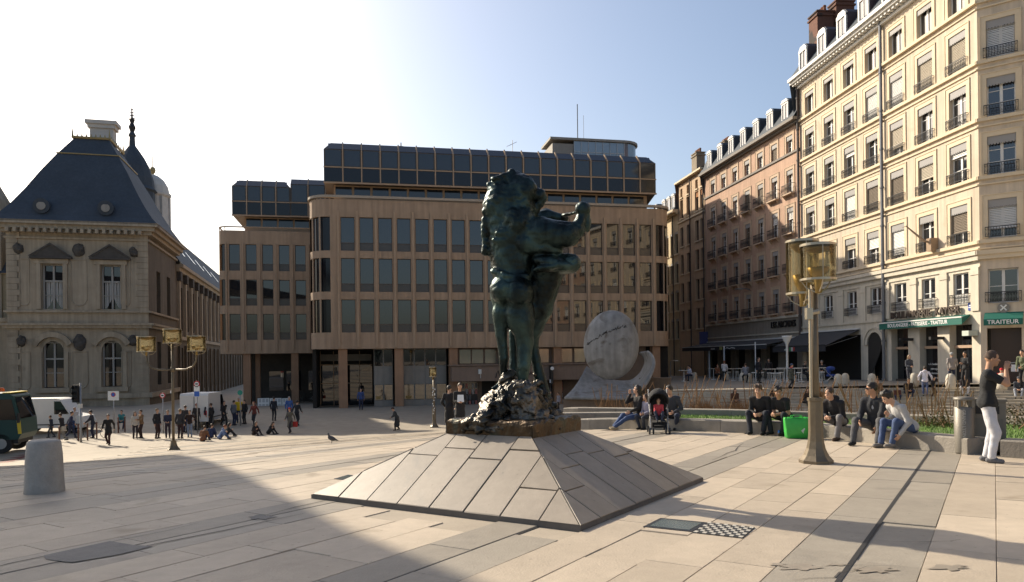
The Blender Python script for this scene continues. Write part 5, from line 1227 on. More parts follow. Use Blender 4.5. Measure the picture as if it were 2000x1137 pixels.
pb = [at(1100,779,47.2), at(1236,780,46.2), at(1240,770,50.5), at(1150,770,51)]
mb = MB(); zt = pb[0].z-.02; mb.prism([(q.x-o.x,q.y-o.y) for q in pb], zt-o.z-2.2, zt-o.z); mb.build("podium", mat("brown_podium",(.17,.125,.09),.85,var=.15), ds)
# ------------------------------------------------------------ street lamps with amber glass drums
def amber():
    m = bpy.data.materials.new("amber_glass"); m.use_nodes = True; N = m.node_tree.nodes; L = m.node_tree.links; N.remove(N["Principled BSDF"])
    tr = N.new("ShaderNodeBsdfTransparent"); tr.inputs[0].default_value = (.86,.79,.60,1); gl = N.new("ShaderNodeBsdfGlossy"); gl.inputs["Roughness"].default_value = .12; gl.inputs[0].default_value = (.9,.85,.7,1)
    tl = N.new("ShaderNodeBsdfTranslucent"); tl.inputs[0].default_value = (.5,.46,.35,1)
    mx = N.new("ShaderNodeMixShader"); mx.inputs[0].default_value = .2; L.new(tr.outputs[0], mx.inputs[1]); L.new(tl.outputs[0], mx.inputs[2])
    fr = N.new("ShaderNodeFresnel"); fr.inputs[0].default_value = 1.45; mx2 = N.new("ShaderNodeMixShader"); L.new(fr.outputs[0], mx2.inputs[0]); L.new(mx.outputs[0], mx2.inputs[1]); L.new(gl.outputs[0], mx2.inputs[2])
    L.new(mx2.outputs[0], N["Material Output"].inputs[0]); return m
M_AMB = amber(); M_LAMP = mat("lamp_bronze_paint", (.15,.12,.08), .45, metal=.4, var=.15, scale=5, bump=.2, bscale=25); M_LAMPR = mat("lamp_ring_metal", (.4,.36,.28), .35, metal=.7); M_GOLD = mat("gold_reflector", (.30,.22,.09), .5, metal=.9)
def lamp_head(root, x, y, z0, z1, r):
    h = empty("lamp_head", (x,y,0)); 
    g = MB(); n = 24; g.lathe([(r,z0),(r,z1)], n, cap=False); o = g.build("glass_drum", M_AMB, root, shade=True, loc=(x,y,0))
    bpy.data.objects.remove(h)
    m = MB()
    for z in (z0,z1-.03): m.lathe([(r+.012,z),(r+.012,z+.035),(r-.012,z+.035),(r-.012,z),(r+.012,z)], n, cap=False)
    for k in range(3):
        a = k*2.094+.4; m.tube([(.05*math.cos(a),.05*math.sin(a),z0-.18),(r*.7*math.cos(a),r*.7*math.sin(a),z0-.1),(r*math.cos(a),r*math.sin(a),z0+.02)], .011, 5)
        m.tube([(r*math.cos(a),r*math.sin(a),z0),(r*math.cos(a),r*math.sin(a),z1)], .008, 4)
    m.build("drum_ring", M_LAMPR, o)
    m = MB(); m.lathe([(.05,z0-.2),(.06,z0-.02),(.07,z0+.1*(z1-z0)),(r*.5,z0+.2*(z1-z0)),(r*.62,z0+.36*(z1-z0)),(r*.45,z0+.38*(z1-z0))], 16); m.lathe([(r*.8,z1-.03),(r*.75,z1-.1),(r*.4,z1-.2*(z1-z0)),(.03,z1-.24*(z1-z0))], 16); m.build("reflector", M_GOLD, o, shade=True)
    m = MB(); m.lathe([(r-.005,z1-.005),(r-.005,z1+.012)], n); m.build("drum_lid", M_LAMPR, o); return o
def lamp_base(root, H, s=1.0, boxed=True):
    m = MB(); m.lathe([(.27*s,0),(.27*s,.05),(.25*s,.07),(.20*s,.13),(.15*s,.24),(.125*s,.36),(.115*s,.5)], 8, rot=.39); m.build("flared_base", M_LAMP, root)
    if boxed: MB().lathe([(.115*s,.5),(.115*s,1.02),(.13*s,1.03),(.13*s,1.08),(.06*s,1.09)], 8, rot=.39).build("pole_sleeve", M_LAMP, root)
    MB().lathe([(.062*s,.5),(.058*s,H)], 10).build("pole", M_LAMP, root, shade=True)
g = on_ground(1594,904); la = empty("street_lamp", tuple(g), 0, "double amber glass lamp nearest the camera, on a flared base by the seated men", "street lamp", "amber glass drum lamps of the square")
sc_ = g.y/F
def zz(py): return at(1594,py,g.y).z-g.z
lamp_base(la, zz(556)); lamp_head(la, -.02, -.22, zz(551), zz(482), .272); lamp_head(la, -.05, .35, zz(572), zz(464), .262)
m = MB().tube([(-.075,-.02,1.05),(-.075,-.02,zz(565))], .03, 8); m.build("side_pole", M_LAMPR, la)
MB().tube([(-.1,-.05,zz(612)),(.05,-.05,zz(608))], .05, 8).box(-.16,-.06,-.1,.0,zz(624),zz(602)).build("clamp", M_LAMPR, la)
MB().tube([(0,0,zz(560)),(-.02,-.22,zz(553)-.1)], .035, 6).tube([(0,0,zz(580)),(-.05,.35,zz(572)-.15)], .03, 6).build("head_bracket", M_LAMP, la)
g = on_ground(339,879); lb = empty("street_lamp", tuple(g), 0, "three armed amber glass lamp before the town hall corner", "street lamp", "amber glass drum lamps of the square"); k = g.y/F
def zb(py): return at(339,py,g.y).z-g.z
lamp_base(lb, zb(672), 1.15, False); r_ = 17*k
lamp_head(lb, 0, 0, zb(671), zb(643), r_); lamp_head(lb, -51*k, 0, zb(687), zb(657), r_); lamp_head(lb, 47*k, 0, zb(687), zb(657), r_)
m = MB()
for sx in (-51*k, 47*k): m.tube([(0,0,zb(722)),(sx*.55,0,zb(722)),(sx*.82,0,zb(717)),(sx*.97,0,zb(707)),(sx,0,zb(689))], .045, 8)
m.tube([(0,0,zb(727)),(0,0,zb(717))], .1, 8); m.build("curved_arm", M_LAMP, lb, shade=True)
MB().box(-.11,-.06,-.06,.0,zb(768),zb(763)).build("pole_tag", M_LETW, lb)
g = on_ground(848,834); lc = empty("street_lamp", tuple(g), 0, "single amber glass lamp with sticker covered pole in front of the office building", "street lamp", "amber glass drum lamps of the square"); k = g.y/F
def zc(py): return at(846,py,g.y).z-g.z
lamp_base(lc, zc(737), 1.1, False); lamp_head(lc, -.05, 0, zc(736), zc(717), 7*k); MB().lathe([(.12,.4),(.12,1.3)], 8).build("pole_sleeve", M_LAMP, lc)
st_ = MB(); rq = random.Random(2)
for i in range(16): a = rq.uniform(3.5,5.9); z = rq.uniform(.6,2.6); st_.box(.09*math.cos(a)-.03,.09*math.cos(a)+.03,.13*math.sin(a)-.01,.13*math.sin(a),z,z+rq.uniform(.05,.11))
st_.build("stickers", M_LETW, lc)
# ------------------------------------------------------------ recessed floor lights, chequered grate
def floor_quad(px): return [on_ground(*q) for q in px]
def sheet(name, P, material, dz, parent=None, th=.02):
    mb = MB(); n = len(P); mb.add([(q.x,q.y,ground_z(q.x,q.y)+dz) for q in P]+[(q.x,q.y,ground_z(q.x,q.y)+dz-th) for q in P], [tuple(range(n))]+[(n+i,n+(i+1)%n,(i+1)%n,i) for i in range(n)])
    c = sum(((P[(i+1)%n]-P[0]).cross(P[(i+2)%n]-P[0])).z for i in range(n-2))
    if c < 0: mb.f = [tuple(reversed(f)) for f in mb.f]
    return mb.build(name, material, parent)
def bil(P, a, b): return P[0].lerp(P[1],a).lerp(P[3].lerp(P[2],a), b)
M_FGL = glass_mat("floor_light_glass", (.10,.13,.125), .2, .6)
for (px, lab) in (([(1256,1030),(1351,1040),(1384,1022),(1290,1013)], "square glass floor light set in paving beside the chequered grate"), ([(652,936),(672,938),(698,930),(680,928)], "small glass floor light in paving left of the pedestal")):
    P = floor_quad(px); fl = empty("floor_light", (0,0,0), 0, lab, "floor light")
    sheet("frame", P, M_IRON, .008, fl); I = [bil(P,.09,.11), bil(P,.91,.11), bil(P,.91,.89), bil(P,.09,.89)]; sheet("glass", I, M_FGL, .011, fl, .004)
P = floor_quad([(1353,1041),(1450,1052),(1474,1031),(1384,1021)]); gr = empty("floor_grate", (0,0,0), 0, "black and white chequered metal grate in the paving", "grate"); sheet("frame", P, M_DRAIN, .006, gr)
for i in range(11):
    for j in range(7):
        if (i+j) % 2 == 0: a0, a1, b0, b1 = (i+.06)/11, (i+.94)/11, (j+.06)/7, (j+.94)/7; sheet("stud", [bil(P,a0,b0),bil(P,a1,b0),bil(P,a1,b1),bil(P,a0,b1)], mat("grate_stud",(.45,.42,.36),.5), .011, gr, .006)
# ------------------------------------------------------------ people
SKIN = {"light": mat("light_skin", (.52,.31,.21), .55, spec=.35), "tan": mat("tan_skin", (.42,.235,.145), .55, spec=.35), "dark": mat("dark_skin", (.11,.06,.04), .55)}
HAIRM = {"dark": mat("dark_hair", (.018,.013,.010), .6), "brown": mat("brown_hair", (.06,.035,.02), .6), "fair": mat("fair_hair", (.19,.12,.06), .6), "red": mat("red_hair", (.2,.06,.025), .6), "grey": mat("grey_hair", (.25,.24,.23), .7), "buzz": mat("cropped_hair", (.07,.045,.033), .85)}
M_EYE = mat("eye_dark", (.02,.014,.012), .3); M_LIP = mat("lip_tone", (.3,.12,.09), .5)
def cloth(c):
    n = "cloth_%02x%02x%02x" % tuple(int(255*min(1,max(0,q))**.45) for q in c)
    return mat(n, c, .9, var=.1, scale=9, bump=.5, bscale=16)
def vn(p): return np.array(p, float)
def ik(a, c, l1, l2, hint):
    a, c = vn(a), vn(c); d = c-a; L = np.linalg.norm(d); mx = (l1+l2)*.995
    if L > mx: d = d*mx/L; L = mx; c = a+d
    L = max(L, abs(l1-l2)+.02)
    x = (l1*l1-l2*l2+L*L)/(2*L); h = math.sqrt(max(1e-6, l1*l1-x*x)); u = d/np.linalg.norm(d)
    hh = vn(hint)-u*(vn(hint)@u); hh /= (np.linalg.norm(hh)+1e-9)
    return a+u*x+hh*h, c
def person(label, loc, yaw, H=1.74, pose=None, skin="light", hair="dark", style="short", top=(.03,.03,.03), sleeves="long", under=None, bottom=(.03,.035,.06), shoes=(.02,.02,.02), skirt=None, hood=None, hat=None, scarf=None, glasses=False, group=None, fine=False, build=1.0, female=False, extras=()):
    """Standing height H; local frame faces -y. pose: pelvis, lean, turn, head yaw / pitch, wrist and ankle targets (unit height 1.75)"""
    P = dict(pel=(0,0,.95), lean=0.0, side=0.0, hy=0.0, hp=0.0, lw=None, rw=None, la=(.1,0,.085), ra=(-.1,0,.085), lt=0, rt=0, lh=None, rh=None, lk=None, rk=None, grip=.5)
    P.update(pose or {}); sc = H/1.75; h = .0095 if fine else .019
    pel = vn(P["pel"]); ln = R(P["lean"]); sd_ = R(P["side"])
    upv = vn((math.sin(sd_), -math.sin(ln)*math.cos(sd_), math.cos(ln)*math.cos(sd_))); fw = vn((0,-math.cos(ln),-math.sin(ln))); rt = np.cross(upv, fw); rt = -rt   # +x is the person's left
    lf = vn((1,0,0)); lf = lf-upv*(lf@upv); lf /= np.linalg.norm(lf); fw = np.cross(upv, lf)*1.0
    if fw[1] > 0 and abs(P["lean"]) < 80: fw = -fw
    B = np.stack([lf, -fw, upv], 1)          # torso axes as columns: left, back, up
    chest = pel+upv*.36; neck = pel+upv*.53; sw = (.165 if female else .185)*build**.4
    hd = neck+upv*.07+fw*.015
    hy, hp = R(P["hy"]), R(P["hp"])
    # the head keeps more upright than a bent trunk
    hl = ln*.35; HB = np.array(Matrix.Rotation(hy,3,'Z') @ Matrix.Rotation(hp+hl,3,'X') ); hup = HB[:,2]; hfw = -HB[:,1]; hlf = HB[:,0]
    hc = hd+hup*.115+hfw*.02
    shL = pel+upv*.475+lf*sw; shR = pel+upv*.475-lf*sw
    lw = vn(P["lw"]) if P["lw"] is not None else shL+vn((.07,-.03,-.53)); rw = vn(P["rw"]) if P["rw"] is not None else shR+vn((-.07,-.03,-.53))
    elL, lw = ik(shL, lw, .29, .26, P["lh"] or (.5,.8,-.3)); elR, rw = ik(shR, rw, .29, .26, P["rh"] or (-.5,.8,-.3))
    hpL = pel+lf*.085+vn((0,0,-.03)); hpR = pel-lf*.085+vn((0,0,-.03))
    la, ra = vn(P["la"]), vn(P["ra"]); kn = (0,-1,.15)
    knL, la = ik(hpL, la, .43, .42, P["lk"] or (.12,-1,.15)); knR, ra = ik(hpR, ra, .43, .42, P["rk"] or (-.12,-1,.15))
    pts = np.stack([hc+hup*.2, hc-hup*.1, pel, shL, shR, elL, elR, lw, rw, knL, knR, la, ra]); lo = pts.min(0)-.26; hi = pts.max(0)+.26
    b = build
    root = empty("person", tuple(loc), R(yaw), label, "person", group); root.scale = (sc,sc,sc)
    def finish(S, name, m, extra=None, parent=root):
        V, Q = S.nets()
        if len(V) == 0: return None
        return place(name, np_mesh(name, V, Q, m, extra), parent)
    # ---- one continuous body: trunk, limbs, neck, head with features, hands
    S = SDF(lo, hi, h)
    S.ell(chest-upv*.03, (.15*b,.095*b,.2), B); S.ell(pel+upv*.08, (.14*b,.095*b,.16), B); S.cone(neck-upv*.06, hd+hup*.05, .058, .05, .03)
    for s_, e_, w_ in ((shL,elL,lw),(shR,elR,rw)): S.cone(s_, e_, .052*b, .042*b, .03); S.cone(e_, w_, .042*b, .028, .02)
    for h_, k_, a_ in ((hpL,knL,la),(hpR,knR,ra)): S.cone(h_, k_, .075*b, .052*b, .03); S.cone(k_, a_, .05*b, .036, .02)
    S.ell(hc+hup*.025-hfw*.008, (.074,.094,.098), HB, .01); S.ell(hc-hup*.045+hfw*.028, (.056,.062,.07), HB, .03)
    S.cone(hc+hup*.012+hfw*.086, hc-hup*.022+hfw*.104, .009, .0145, .012)
    for s_ in (1,-1):
        S.ell(hc+hlf*.076*s_-hfw*.005-hup*.005, (.011,.02,.032), HB, .006)
        if fine: S.ell(hc+hlf*.031*s_+hfw*.094+hup*.012, (.018,.014,.011), HB, .008, sub=True); S.ell(hc+hlf*.042*s_+hfw*.07-hup*.025, (.02,.02,.018), HB, .02)
    if fine: S.ell(hc-hup*.058+hfw*.088, (.024,.012,.010), HB, .01); S.ell(hc-hup*.095+hfw*.07, (.022,.02,.018), HB, .02)
    fing = MB()
    def hand(w_, e_, sgn, dirv=None, curl=None):
        d = (w_-e_)/(np.linalg.norm(w_-e_)+1e-9)
        if dirv is not None: d = vn(dirv)/np.linalg.norm(dirv)
        inn = -lf*sgn; inn = inn-d*(inn@d); inn /= (np.linalg.norm(inn)+1e-9); acr = np.cross(d, inn)*sgn     # palm faces inwards, thumb forward
        if acr@fw < 0: acr = -acr
        S.ell(w_+d*.05, (.017,.04,.052), np.stack([inn,acr,d],1), .015)
        cu = P["grip"] if curl is None else curl
        for i, (off2, ln_) in enumerate(((.03,.072),(.011,.08),(-.009,.075),(-.028,.058))):
            p0 = w_+d*.085+acr*off2; a1 = cu*.6; a2 = cu*1.5; a3 = cu*2.3
            p1 = p0+(d*math.cos(a1)+inn*math.sin(a1))*ln_*.45; p2 = p1+(d*math.cos(a2)+inn*math.sin(a2))*ln_*.32; p3 = p2+(d*math.cos(a3)+inn*math.sin(a3))*ln_*.25
            fing.tube([p0-d*.012,p0,p1,p2,p3],[.0095,.0095,.0085,.0078,.0055],6 if fine else 4)
        t0 = w_+d*.025+acr*.03; t1 = t0+(d*.6+acr*.7+inn*.3)*.036; t2 = t1+(d*.9+acr*.15+inn*.4)*.03
        fing.tube([t0-acr*.01,t0,t1,t2],[.012,.0115,.0095,.007],6 if fine else 4)
    hand(lw, elL, 1, P.get("ld"), P.get("lc")); hand(rw, elR, -1, P.get("rd"), P.get("rc"))
    for a_, tw in ((la,P["lt"]),(ra,P["rt"])): S.cone(a_-vn((0,0,.03)), a_+vn((math.sin(R(tw))*.13,-math.cos(R(tw))*.13,-.05)), .032, .026, .02)
    body = finish(S, "body", SKIN[skin], fing)
    # ---- clothes
    S = SDF(lo, hi, h); tk = .014 if not fine else .012
    S.ell(chest-upv*.02, (.168*b,.112*b+(.012 if female else 0),.205), B, .04); S.ell(pel+upv*.1, (.155*b,.112*b,.17), B, .05); S.ell(pel, (.188*b,.138*b,.12), B, .05)
    if not skirt: S.ell(pel-upv*(.56 if sleeves == 'short' else .60), (.42,.42,.5), B, .015, sub=True)
    S.cone(shL-lf*.06+upv*.015, shL, .06*b, .062*b, .04); S.cone(shR+lf*.06+upv*.015, shR, .06*b, .062*b, .04)
    for s_, e_, w_ in ((shL,elL,lw),(shR,elR,rw)):
        if sleeves == "long": S.cone(s_, e_, .063*b, .053*b, .03); S.cone(e_, e_+(w_-e_)*.96, .052*b, .04, .02); S.ell(e_+(s_-e_)*.12, (.057*b,)*3, None, .03)
        elif sleeves == "short": S.cone(s_, s_+(e_-s_)*.62, .064*b, .06*b, .03)
        else: pass
    if style == "collar" or (sleeves == "long" and under is not None): S.cone(neck-upv*.03-fw*.01, neck+upv*.015-fw*.01, .07, .062, .02)
    if skirt: S.cone(pel+upv*.05, pel+vn((0,.0,-skirt*.55)), .15*b, .17*b, .05); S.cone(pel+vn((0,0,-skirt*.5)), (la+ra)/2*vn((1,1,0))+vn((0,0,1))*(pel[2]-skirt), .165*b, .19*b, .05)
    if hood: S.ell(neck-fw*.075+upv*.015, (.125,.07,.075), B, .03); S.cone(neck+lf*.08-upv*.01, neck-lf*.08-upv*.01-fw*.02, .04, .04, .03)
    if under is not None:     # open front showing the shirt beneath
        S.cone(neck-upv*.0+fw*.12, pel+upv*.22+fw*.17, .045, .02, .015, sub=True)
    S.noise(.005 if fine else .007, 22, 3)
    nm = "coat" if skirt and skirt > .3 else ("shirt" if sleeves != "long" else "jacket")
    jk = finish(S, nm, cloth(top))
    if under is not None:
        S = SDF(lo, hi, h); S.ell(chest-upv*.02+fw*.004, (.135*b,.1*b,.19), B, .04); S.ell(pel+upv*.12+fw*.002, (.13*b,.1*b,.17), B, .05); finish(S, "shirt", cloth(under))
    S = SDF(lo, hi, h); S.ell(pel+upv*.03, (.158*b,.115*b,.1), B, .05)
    for h_, k_, a_ in ((hpL,knL,la),(hpR,knR,ra)):
        S.cone(h_, k_, .088*b, .066*b, .04); S.cone(k_, a_+vn((0,0,.015)), .064*b, .055, .03)
    S.noise(.006, 20, 7); finish(S, "trousers", cloth(bottom))
    for a_, tw, s_ in ((la,P["lt"],1),(ra,P["rt"],-1)):
        S = SDF(a_-.25, a_+.25, h if fine else .016); f_ = vn((math.sin(R(tw)),-math.cos(R(tw)),0)); toe = P.get("toe", 0)
        S.cone(a_-vn((0,0,.038))-f_*.05, a_-vn((0,0,.045))+f_*.135+vn((0,0,toe)), .042, .036, .02); S.cone(a_-vn((0,0,.03)), a_+vn((0,0,.0)), .045, .045, .02)
        finish(S, "shoe", cloth(shoes))
    # ---- hair or hat
    if style != "none":
        S = SDF(hc-.36, hc+.24, h if fine else .016)
        if style == "buzz": S.ell(hc+hup*.035-hfw*.014, (.079,.098,.098), HB, .01)
        elif style == "messy":
            S.ell(hc+hup*.045-hfw*.02, (.09,.108,.105), HB, .01)
            for i in range(9): a = i*.7; S.ell(hc+hup*(.10+.02*math.sin(i*2.1))+hlf*.06*math.cos(a)+hfw*(.05*math.sin(a)-.0), (.03,.03,.03), None, .02)
        else: S.ell(hc+hup*.038-hfw*.02, (.086,.104,.102), HB, .01)
        S.ell(hc-hup*.03+hfw*.088, (.085,.1,.104), HB, .01, sub=True)
        if style != "long": S.ell(hc-hup*.115+hfw*.03, (.13,.13,.115), HB, .01, sub=True)
        if style == "long":
            S.cone(hc-hfw*.05, neck-fw*.075-upv*.08, .08, .065, .03); S.cone(hc+hlf*.065-hfw*.03, neck+lf*.085-fw*.03-upv*.03, .033, .03, .03); S.cone(hc-hlf*.065-hfw*.03, neck-lf*.085-fw*.03-upv*.03, .033, .03, .03)
        if style == "bun": S.ell(hc+hup*.06-hfw*.12, (.04,.04,.04), None, .02)
        S.noise(.006, 45, 4); finish(S, "hair", HAIRM[hair])
    if hat is not None:
        S = SDF(hc-.25, hc+.28, h if fine else .016); S.ell(hc+hup*.06-hfw*.008, (.095,.112,.09), HB, .01)
        S.ell(hc-hup*.07, (.2,.2,.085), HB, .01, sub=True)
        if hat[1] == "cap": S.ell(hc+hup*.045+hfw*.12, (.07,.075,.012), HB, .01)
        finish(S, "hat", cloth(hat[0]))
    if scarf is not None:
        S = SDF(neck-.25, neck+.25, h if fine else .016)
        for i in range(10): a = i*.628; q = neck+upv*.03+lf*.075*math.cos(a)+fw*.07*math.sin(a); S.ell(q, (.042,.042,.04), None, .02)
        finish(S, "scarf", cloth(scarf))
    if fine:
        for s_ in (1,-1):
            e = MB(); e.M = Matrix.Translation(Vector(hc+hlf*.031*s_+hfw*.0835+hup*.014)) @ Matrix(HB.tolist()).to_4x4(); e.lathe([(.001,-.0065),(.009,-.004),(.0125,0),(.009,.004),(.001,.0065)], 8); e.build("eye", M_EYE, root, True)
            e = MB(); q = hc+hlf*.032*s_+hfw*.091+hup*.036; e.tube([q-hlf*.017*s_,q+hup*.003,q+hlf*.017*s_-hfw*.008-hup*.002],[.0035,.005,.003],5); e.build("eyebrow", HAIRM[hair if hair != "buzz" else "dark"], root)
        e = MB(); q = hc-hup*.057+hfw*.098; e.tube([q-hlf*.02-hfw*.008,q-hlf*.008,q+hlf*.008,q+hlf*.02-hfw*.008],[.003,.0065,.0065,.003],6); e.build("mouth", M_LIP, root)
    if glasses:
        e = MB(); q = hc+hup*.014+hfw*.1
        for s_ in (1,-1): c = q+hlf*.033*s_; e.M = Matrix.Translation(Vector(c)) @ Matrix(HB.tolist()).to_4x4(); e.lathe([(.001,-.018),(.02,-.014),(.024,0),(.02,.014),(.001,.018)], 10); e.M = None; e.tube([c+hlf*.02*s_, c+hlf*.044*s_-hfw*.09], .004, 4)
        e.tube([q-hlf*.015,q+hlf*.015], .004, 4); e.build("sunglasses", M_EYE, root)
    root["wrist_l"] = 0; del root["wrist_l"]
    PJ = dict(lw=lw, rw=rw, hc=hc, neck=neck, pel=pel, fw=fw, up=upv, lf=lf, chest=chest, sc=sc, root=root)
    return PJ
def held(PJ, name, mb, m, which="lw", label=None, cat=None, off=(0,0,0), group=None):
    """a thing carried by a person: top-level, placed at the hand"""
    r = PJ["root"]; M = Matrix.Translation(r.location) @ Matrix.Rotation(r.rotation_euler.z,4,'Z') @ Matrix.Scale(PJ["sc"],4); p = M @ Vector(tuple(PJ[which]+vn(off)))
    o = mb.build(name, m, None, loc=p, rot=(0,0,r.rotation_euler.z)); tag(o, label, cat, group); return o
STAND = {}
def walk(ph=.28, lean=4, sw=.22): return dict(lean=lean, pel=(0,0,.93), la=(.08,-ph,.09), ra=(-.08,ph*.9,.13), lw=(.25,sw-.03,.92), rw=(-.25,-sw-.03,.95))
def sit(h=.42, lean=25, reach=.36, ank=.40, spread=.13, hands="lap", **k):
    pz = h+.11; d = dict(pel=(0,0,pz), lean=lean, la=(spread,-ank,.085), ra=(-spread,-ank-.04,.085), lk=(.3,-.5,1), rk=(-.3,-.5,1))
    if hands == "lap": d.update(lw=(.1,-reach,pz+.1), rw=(-.07,-reach-.02,pz+.09))
    elif hands == "joined": d.update(lw=(.06,-reach-.05,pz+.1), rw=(-.05,-reach-.06,pz+.11), ld=(-.7,-.6,-.15), rd=(.7,-.6,-.15), grip=.7)
    elif hands == "knees": d.update(lw=(.16,-reach-.03,pz+.09), rw=(-.16,-reach-.03,pz+.09))
    d.update(k); return d
GSIT = dict(pel=(0,0,.12), lean=18, la=(.14,-.55,.08), ra=(-.12,-.5,.08), lk=(.2,-.2,1), rk=(-.2,-.2,1), lw=(.16,-.38,.42), rw=(-.15,-.36,.42))
GCROSS = dict(pel=(0,0,.12), lean=22, la=(-.14,-.32,.08), ra=(.14,-.38,.08), lk=(1,-.4,.35), rk=(-1,-.4,.35), lw=(.16,-.3,.3), rw=(-.16,-.3,.3))
def gp(px, py): return on_ground(px, py)
def tp(px, py): return on_ground(px, py, terrace_z)
BLK = (.02,.02,.022); NAVY = (.022,.028,.06); JEAN = (.05,.08,.17); DJEAN = (.028,.036,.07); GREY = (.13,.13,.135)
# the man smoking, right foreground
g = gp(1930,903)
PJ = person("man in black T-shirt and pale grey sweatpants raising one hand to his mouth", g, 58, 1.76, dict(pel=(0,0,.95), lean=2, hy=8, hp=6, rw=(-.06,-.25,1.50), rh=(-.35,-.3,-1), rd=(.25,-.2,.9), rc=.55, lw=(.2,-.04,.83), lc=.9, la=(.1,.03,.085), ra=(-.1,-.05,.085), lt=8, rt=-8), skin="tan", hair="buzz", style="buzz", top=(.014,.015,.017), sleeves="short", bottom=(.52,.52,.55), shoes=(.12,.12,.13), fine=True, build=1.08)
mb = MB().tube([(0,0,0),(.0,-.07,.01)], .004, 6); held(PJ, "cigarette", mb, M_WHITE, "rw", "lit cigarette held to the mouth of the standing man", "cigarette", (.03,-.05,.09))
# five men on the seat wall
def on_wall(px, inset=.20):
    """a seat on the wall's top behind the given column of the photograph"""
    a, _ = pix(px, 850); D = 14.0
    while D < 30 and D < wall_y(a*D)+inset: D += .02
    x = a*D; d = Vector((1, (wall_y(x+.3)-wall_y(x-.3))/.6, 0)).normalized(); n = Vector((d.y,-d.x,0))
    gzv = ground_z(x+n.x*.5, D+n.y*.5); top = wall_top(x, wall_y(x))
    return Vector((x, D, gzv)), top-gzv, math.degrees(math.atan2(n.x,-n.y))
def seated(label, px, dyaw=0, **kw):
    q, hgt, yaw = on_wall(px, kw.pop('inset', .2)); H = kw.get("H",1.74); pose = kw.pop("pose"); p = dict(pose); pz = hgt/(H/1.75)+.10; dz = pz-p["pel"][2]
    p["pel"] = (p["pel"][0],p["pel"][1],pz)
    for k in ("lw","rw"):
        if p.get(k) is not None: p[k] = (p[k][0],p[k][1],p[k][2]+dz)
    return person(label, q, yaw+dyaw, pose=p, **kw)
seated("man with brown hair in black sweater sitting leftmost of the men on the wall", 1490, 4, pose=sit(.42,26,.38,.40,.14,"lap",hy=12,hp=4), hair="brown", style="messy", top=(.016,.016,.018), bottom=(.015,.018,.028), fine=True, H=1.78)
PJ = seated("man in black T-shirt with clasped hands looking sideways beside the green bag", 1537, -6, pose=sit(.42,30,.37,.34,.15,"joined",hy=48,hp=2), skin="tan", hair="dark", style="messy", top=(.014,.014,.016), sleeves="short", bottom=(.016,.018,.024), fine=True, H=1.74)
seated("man in dark hooded jacket and grey trousers sitting with clasped hands", 1640, 20, pose=sit(.42,33,.38,.42,.17,"joined",hy=-6,hp=2), hair="brown", style="short", top=(.018,.017,.02), under=(.13,.15,.14), hood=True, bottom=(.16,.155,.16), shoes=(.07,.045,.03), fine=True, H=1.76)
seated("bearded man with sunglasses in a dark leather jacket and grey shirt", 1712, 26, pose=sit(.42,12,.34,.5,.22,"lap",hy=-52,hp=0,lw=(.14,-.36,.46),rw=(-.16,-.38,.6)), skin="tan", hair="dark", style="short", top=(.022,.024,.03), under=(.28,.3,.34), bottom=(.075,.075,.08), shoes=(.02,.02,.02), glasses=True, fine=True, H=1.8, build=1.08)
seated("man in light grey cardigan and blue jeans bending over a crossed leg", 1778, -12, pose=sit(.42,36,.3,.42,.16,"lap",hy=-6,hp=22,la=(.08,-.42,.1),ra=(-.14,-.5,.085),lw=(.2,-.34,.42),rw=(-.1,-.34,.74),rd=(0,-.7,.5)), skin="light", hair="dark", style="messy", top=(.42,.42,.42), under=(.03,.03,.04), bottom=JEAN, shoes=(.2,.18,.16), fine=True, H=1.78)
# family with the stroller
seated("woman in black top and blue jeans raising a phone with legs stretched out", 1246, -18, pose=sit(.42,-2,.3,.72,.09,"lap",hy=-30,hp=-4,rw=(-.06,-.2,1.12),rh=(-.5,-.2,-1),rd=(0,-.2,1),la=(.06,-.78,.10),ra=(-.1,-.72,.10),lk=(.1,-.3,1),rk=(-.1,-.3,1)), hair="dark", style="long", top=(.017,.016,.017), bottom=JEAN, shoes=(.38,.3,.19), fine=True, female=True, H=1.66)
seated("girl in striped pale purple top sitting between the woman and the stroller", 1265, -6, pose=sit(.42,4,.26,.3,.09,"lap",hy=-20), hair="brown", style="long", top=(.33,.31,.38), bottom=(.04,.045,.06), fine=True, female=True, H=1.22)
seated("adult in dark grey clothes sitting bent behind the stroller", 1317, 8, inset=.34, pose=sit(.42,20,.3,.16,.14,"knees",hy=-10,hp=5), hair="dark", style="short", top=(.045,.05,.06), bottom=(.03,.04,.07), fine=False, H=1.7)
M_STR = cloth((.012,.012,.014)); g = gp(1287,846)
stl = empty("stroller", tuple(g), R(-8), "black folding stroller with hood facing the camera", "stroller")
def wheelset(root, pts, r, w=.03, m=M_IRON):
    for (x,y) in pts:
        mb = MB(); mb.tube([(x-w,y,r),(x+w,y,r)], r, 14); o = mb.build("wheel", m, root); MB().tube([(x-w-.004,y,r),(x+w+.004,y,r)], r*.5, 10).build("hub", M_STEEL, o)
wheelset(stl, [(-.24,-.32),(-.15,-.32),(.15,-.32),(.24,-.32),(-.26,.28),(.26,.28)], .085, .018)
mb = MB()
for sx in (-.22,.22): mb.tube([(sx,-.32,.1),(sx*.95,-.05,.42),(sx,.22,.75),(sx*1.05,.36,1.04),(sx*1.05,.46,1.06)], .014, 6).tube([(sx*1.1,.28,.1),(sx,-.02,.42),(sx,-.2,.6)], .012, 6)
mb.tube([(-.22,-.02,.42),(.22,-.02,.42)], .012, 6); mb.build("frame", M_STEEL, stl)
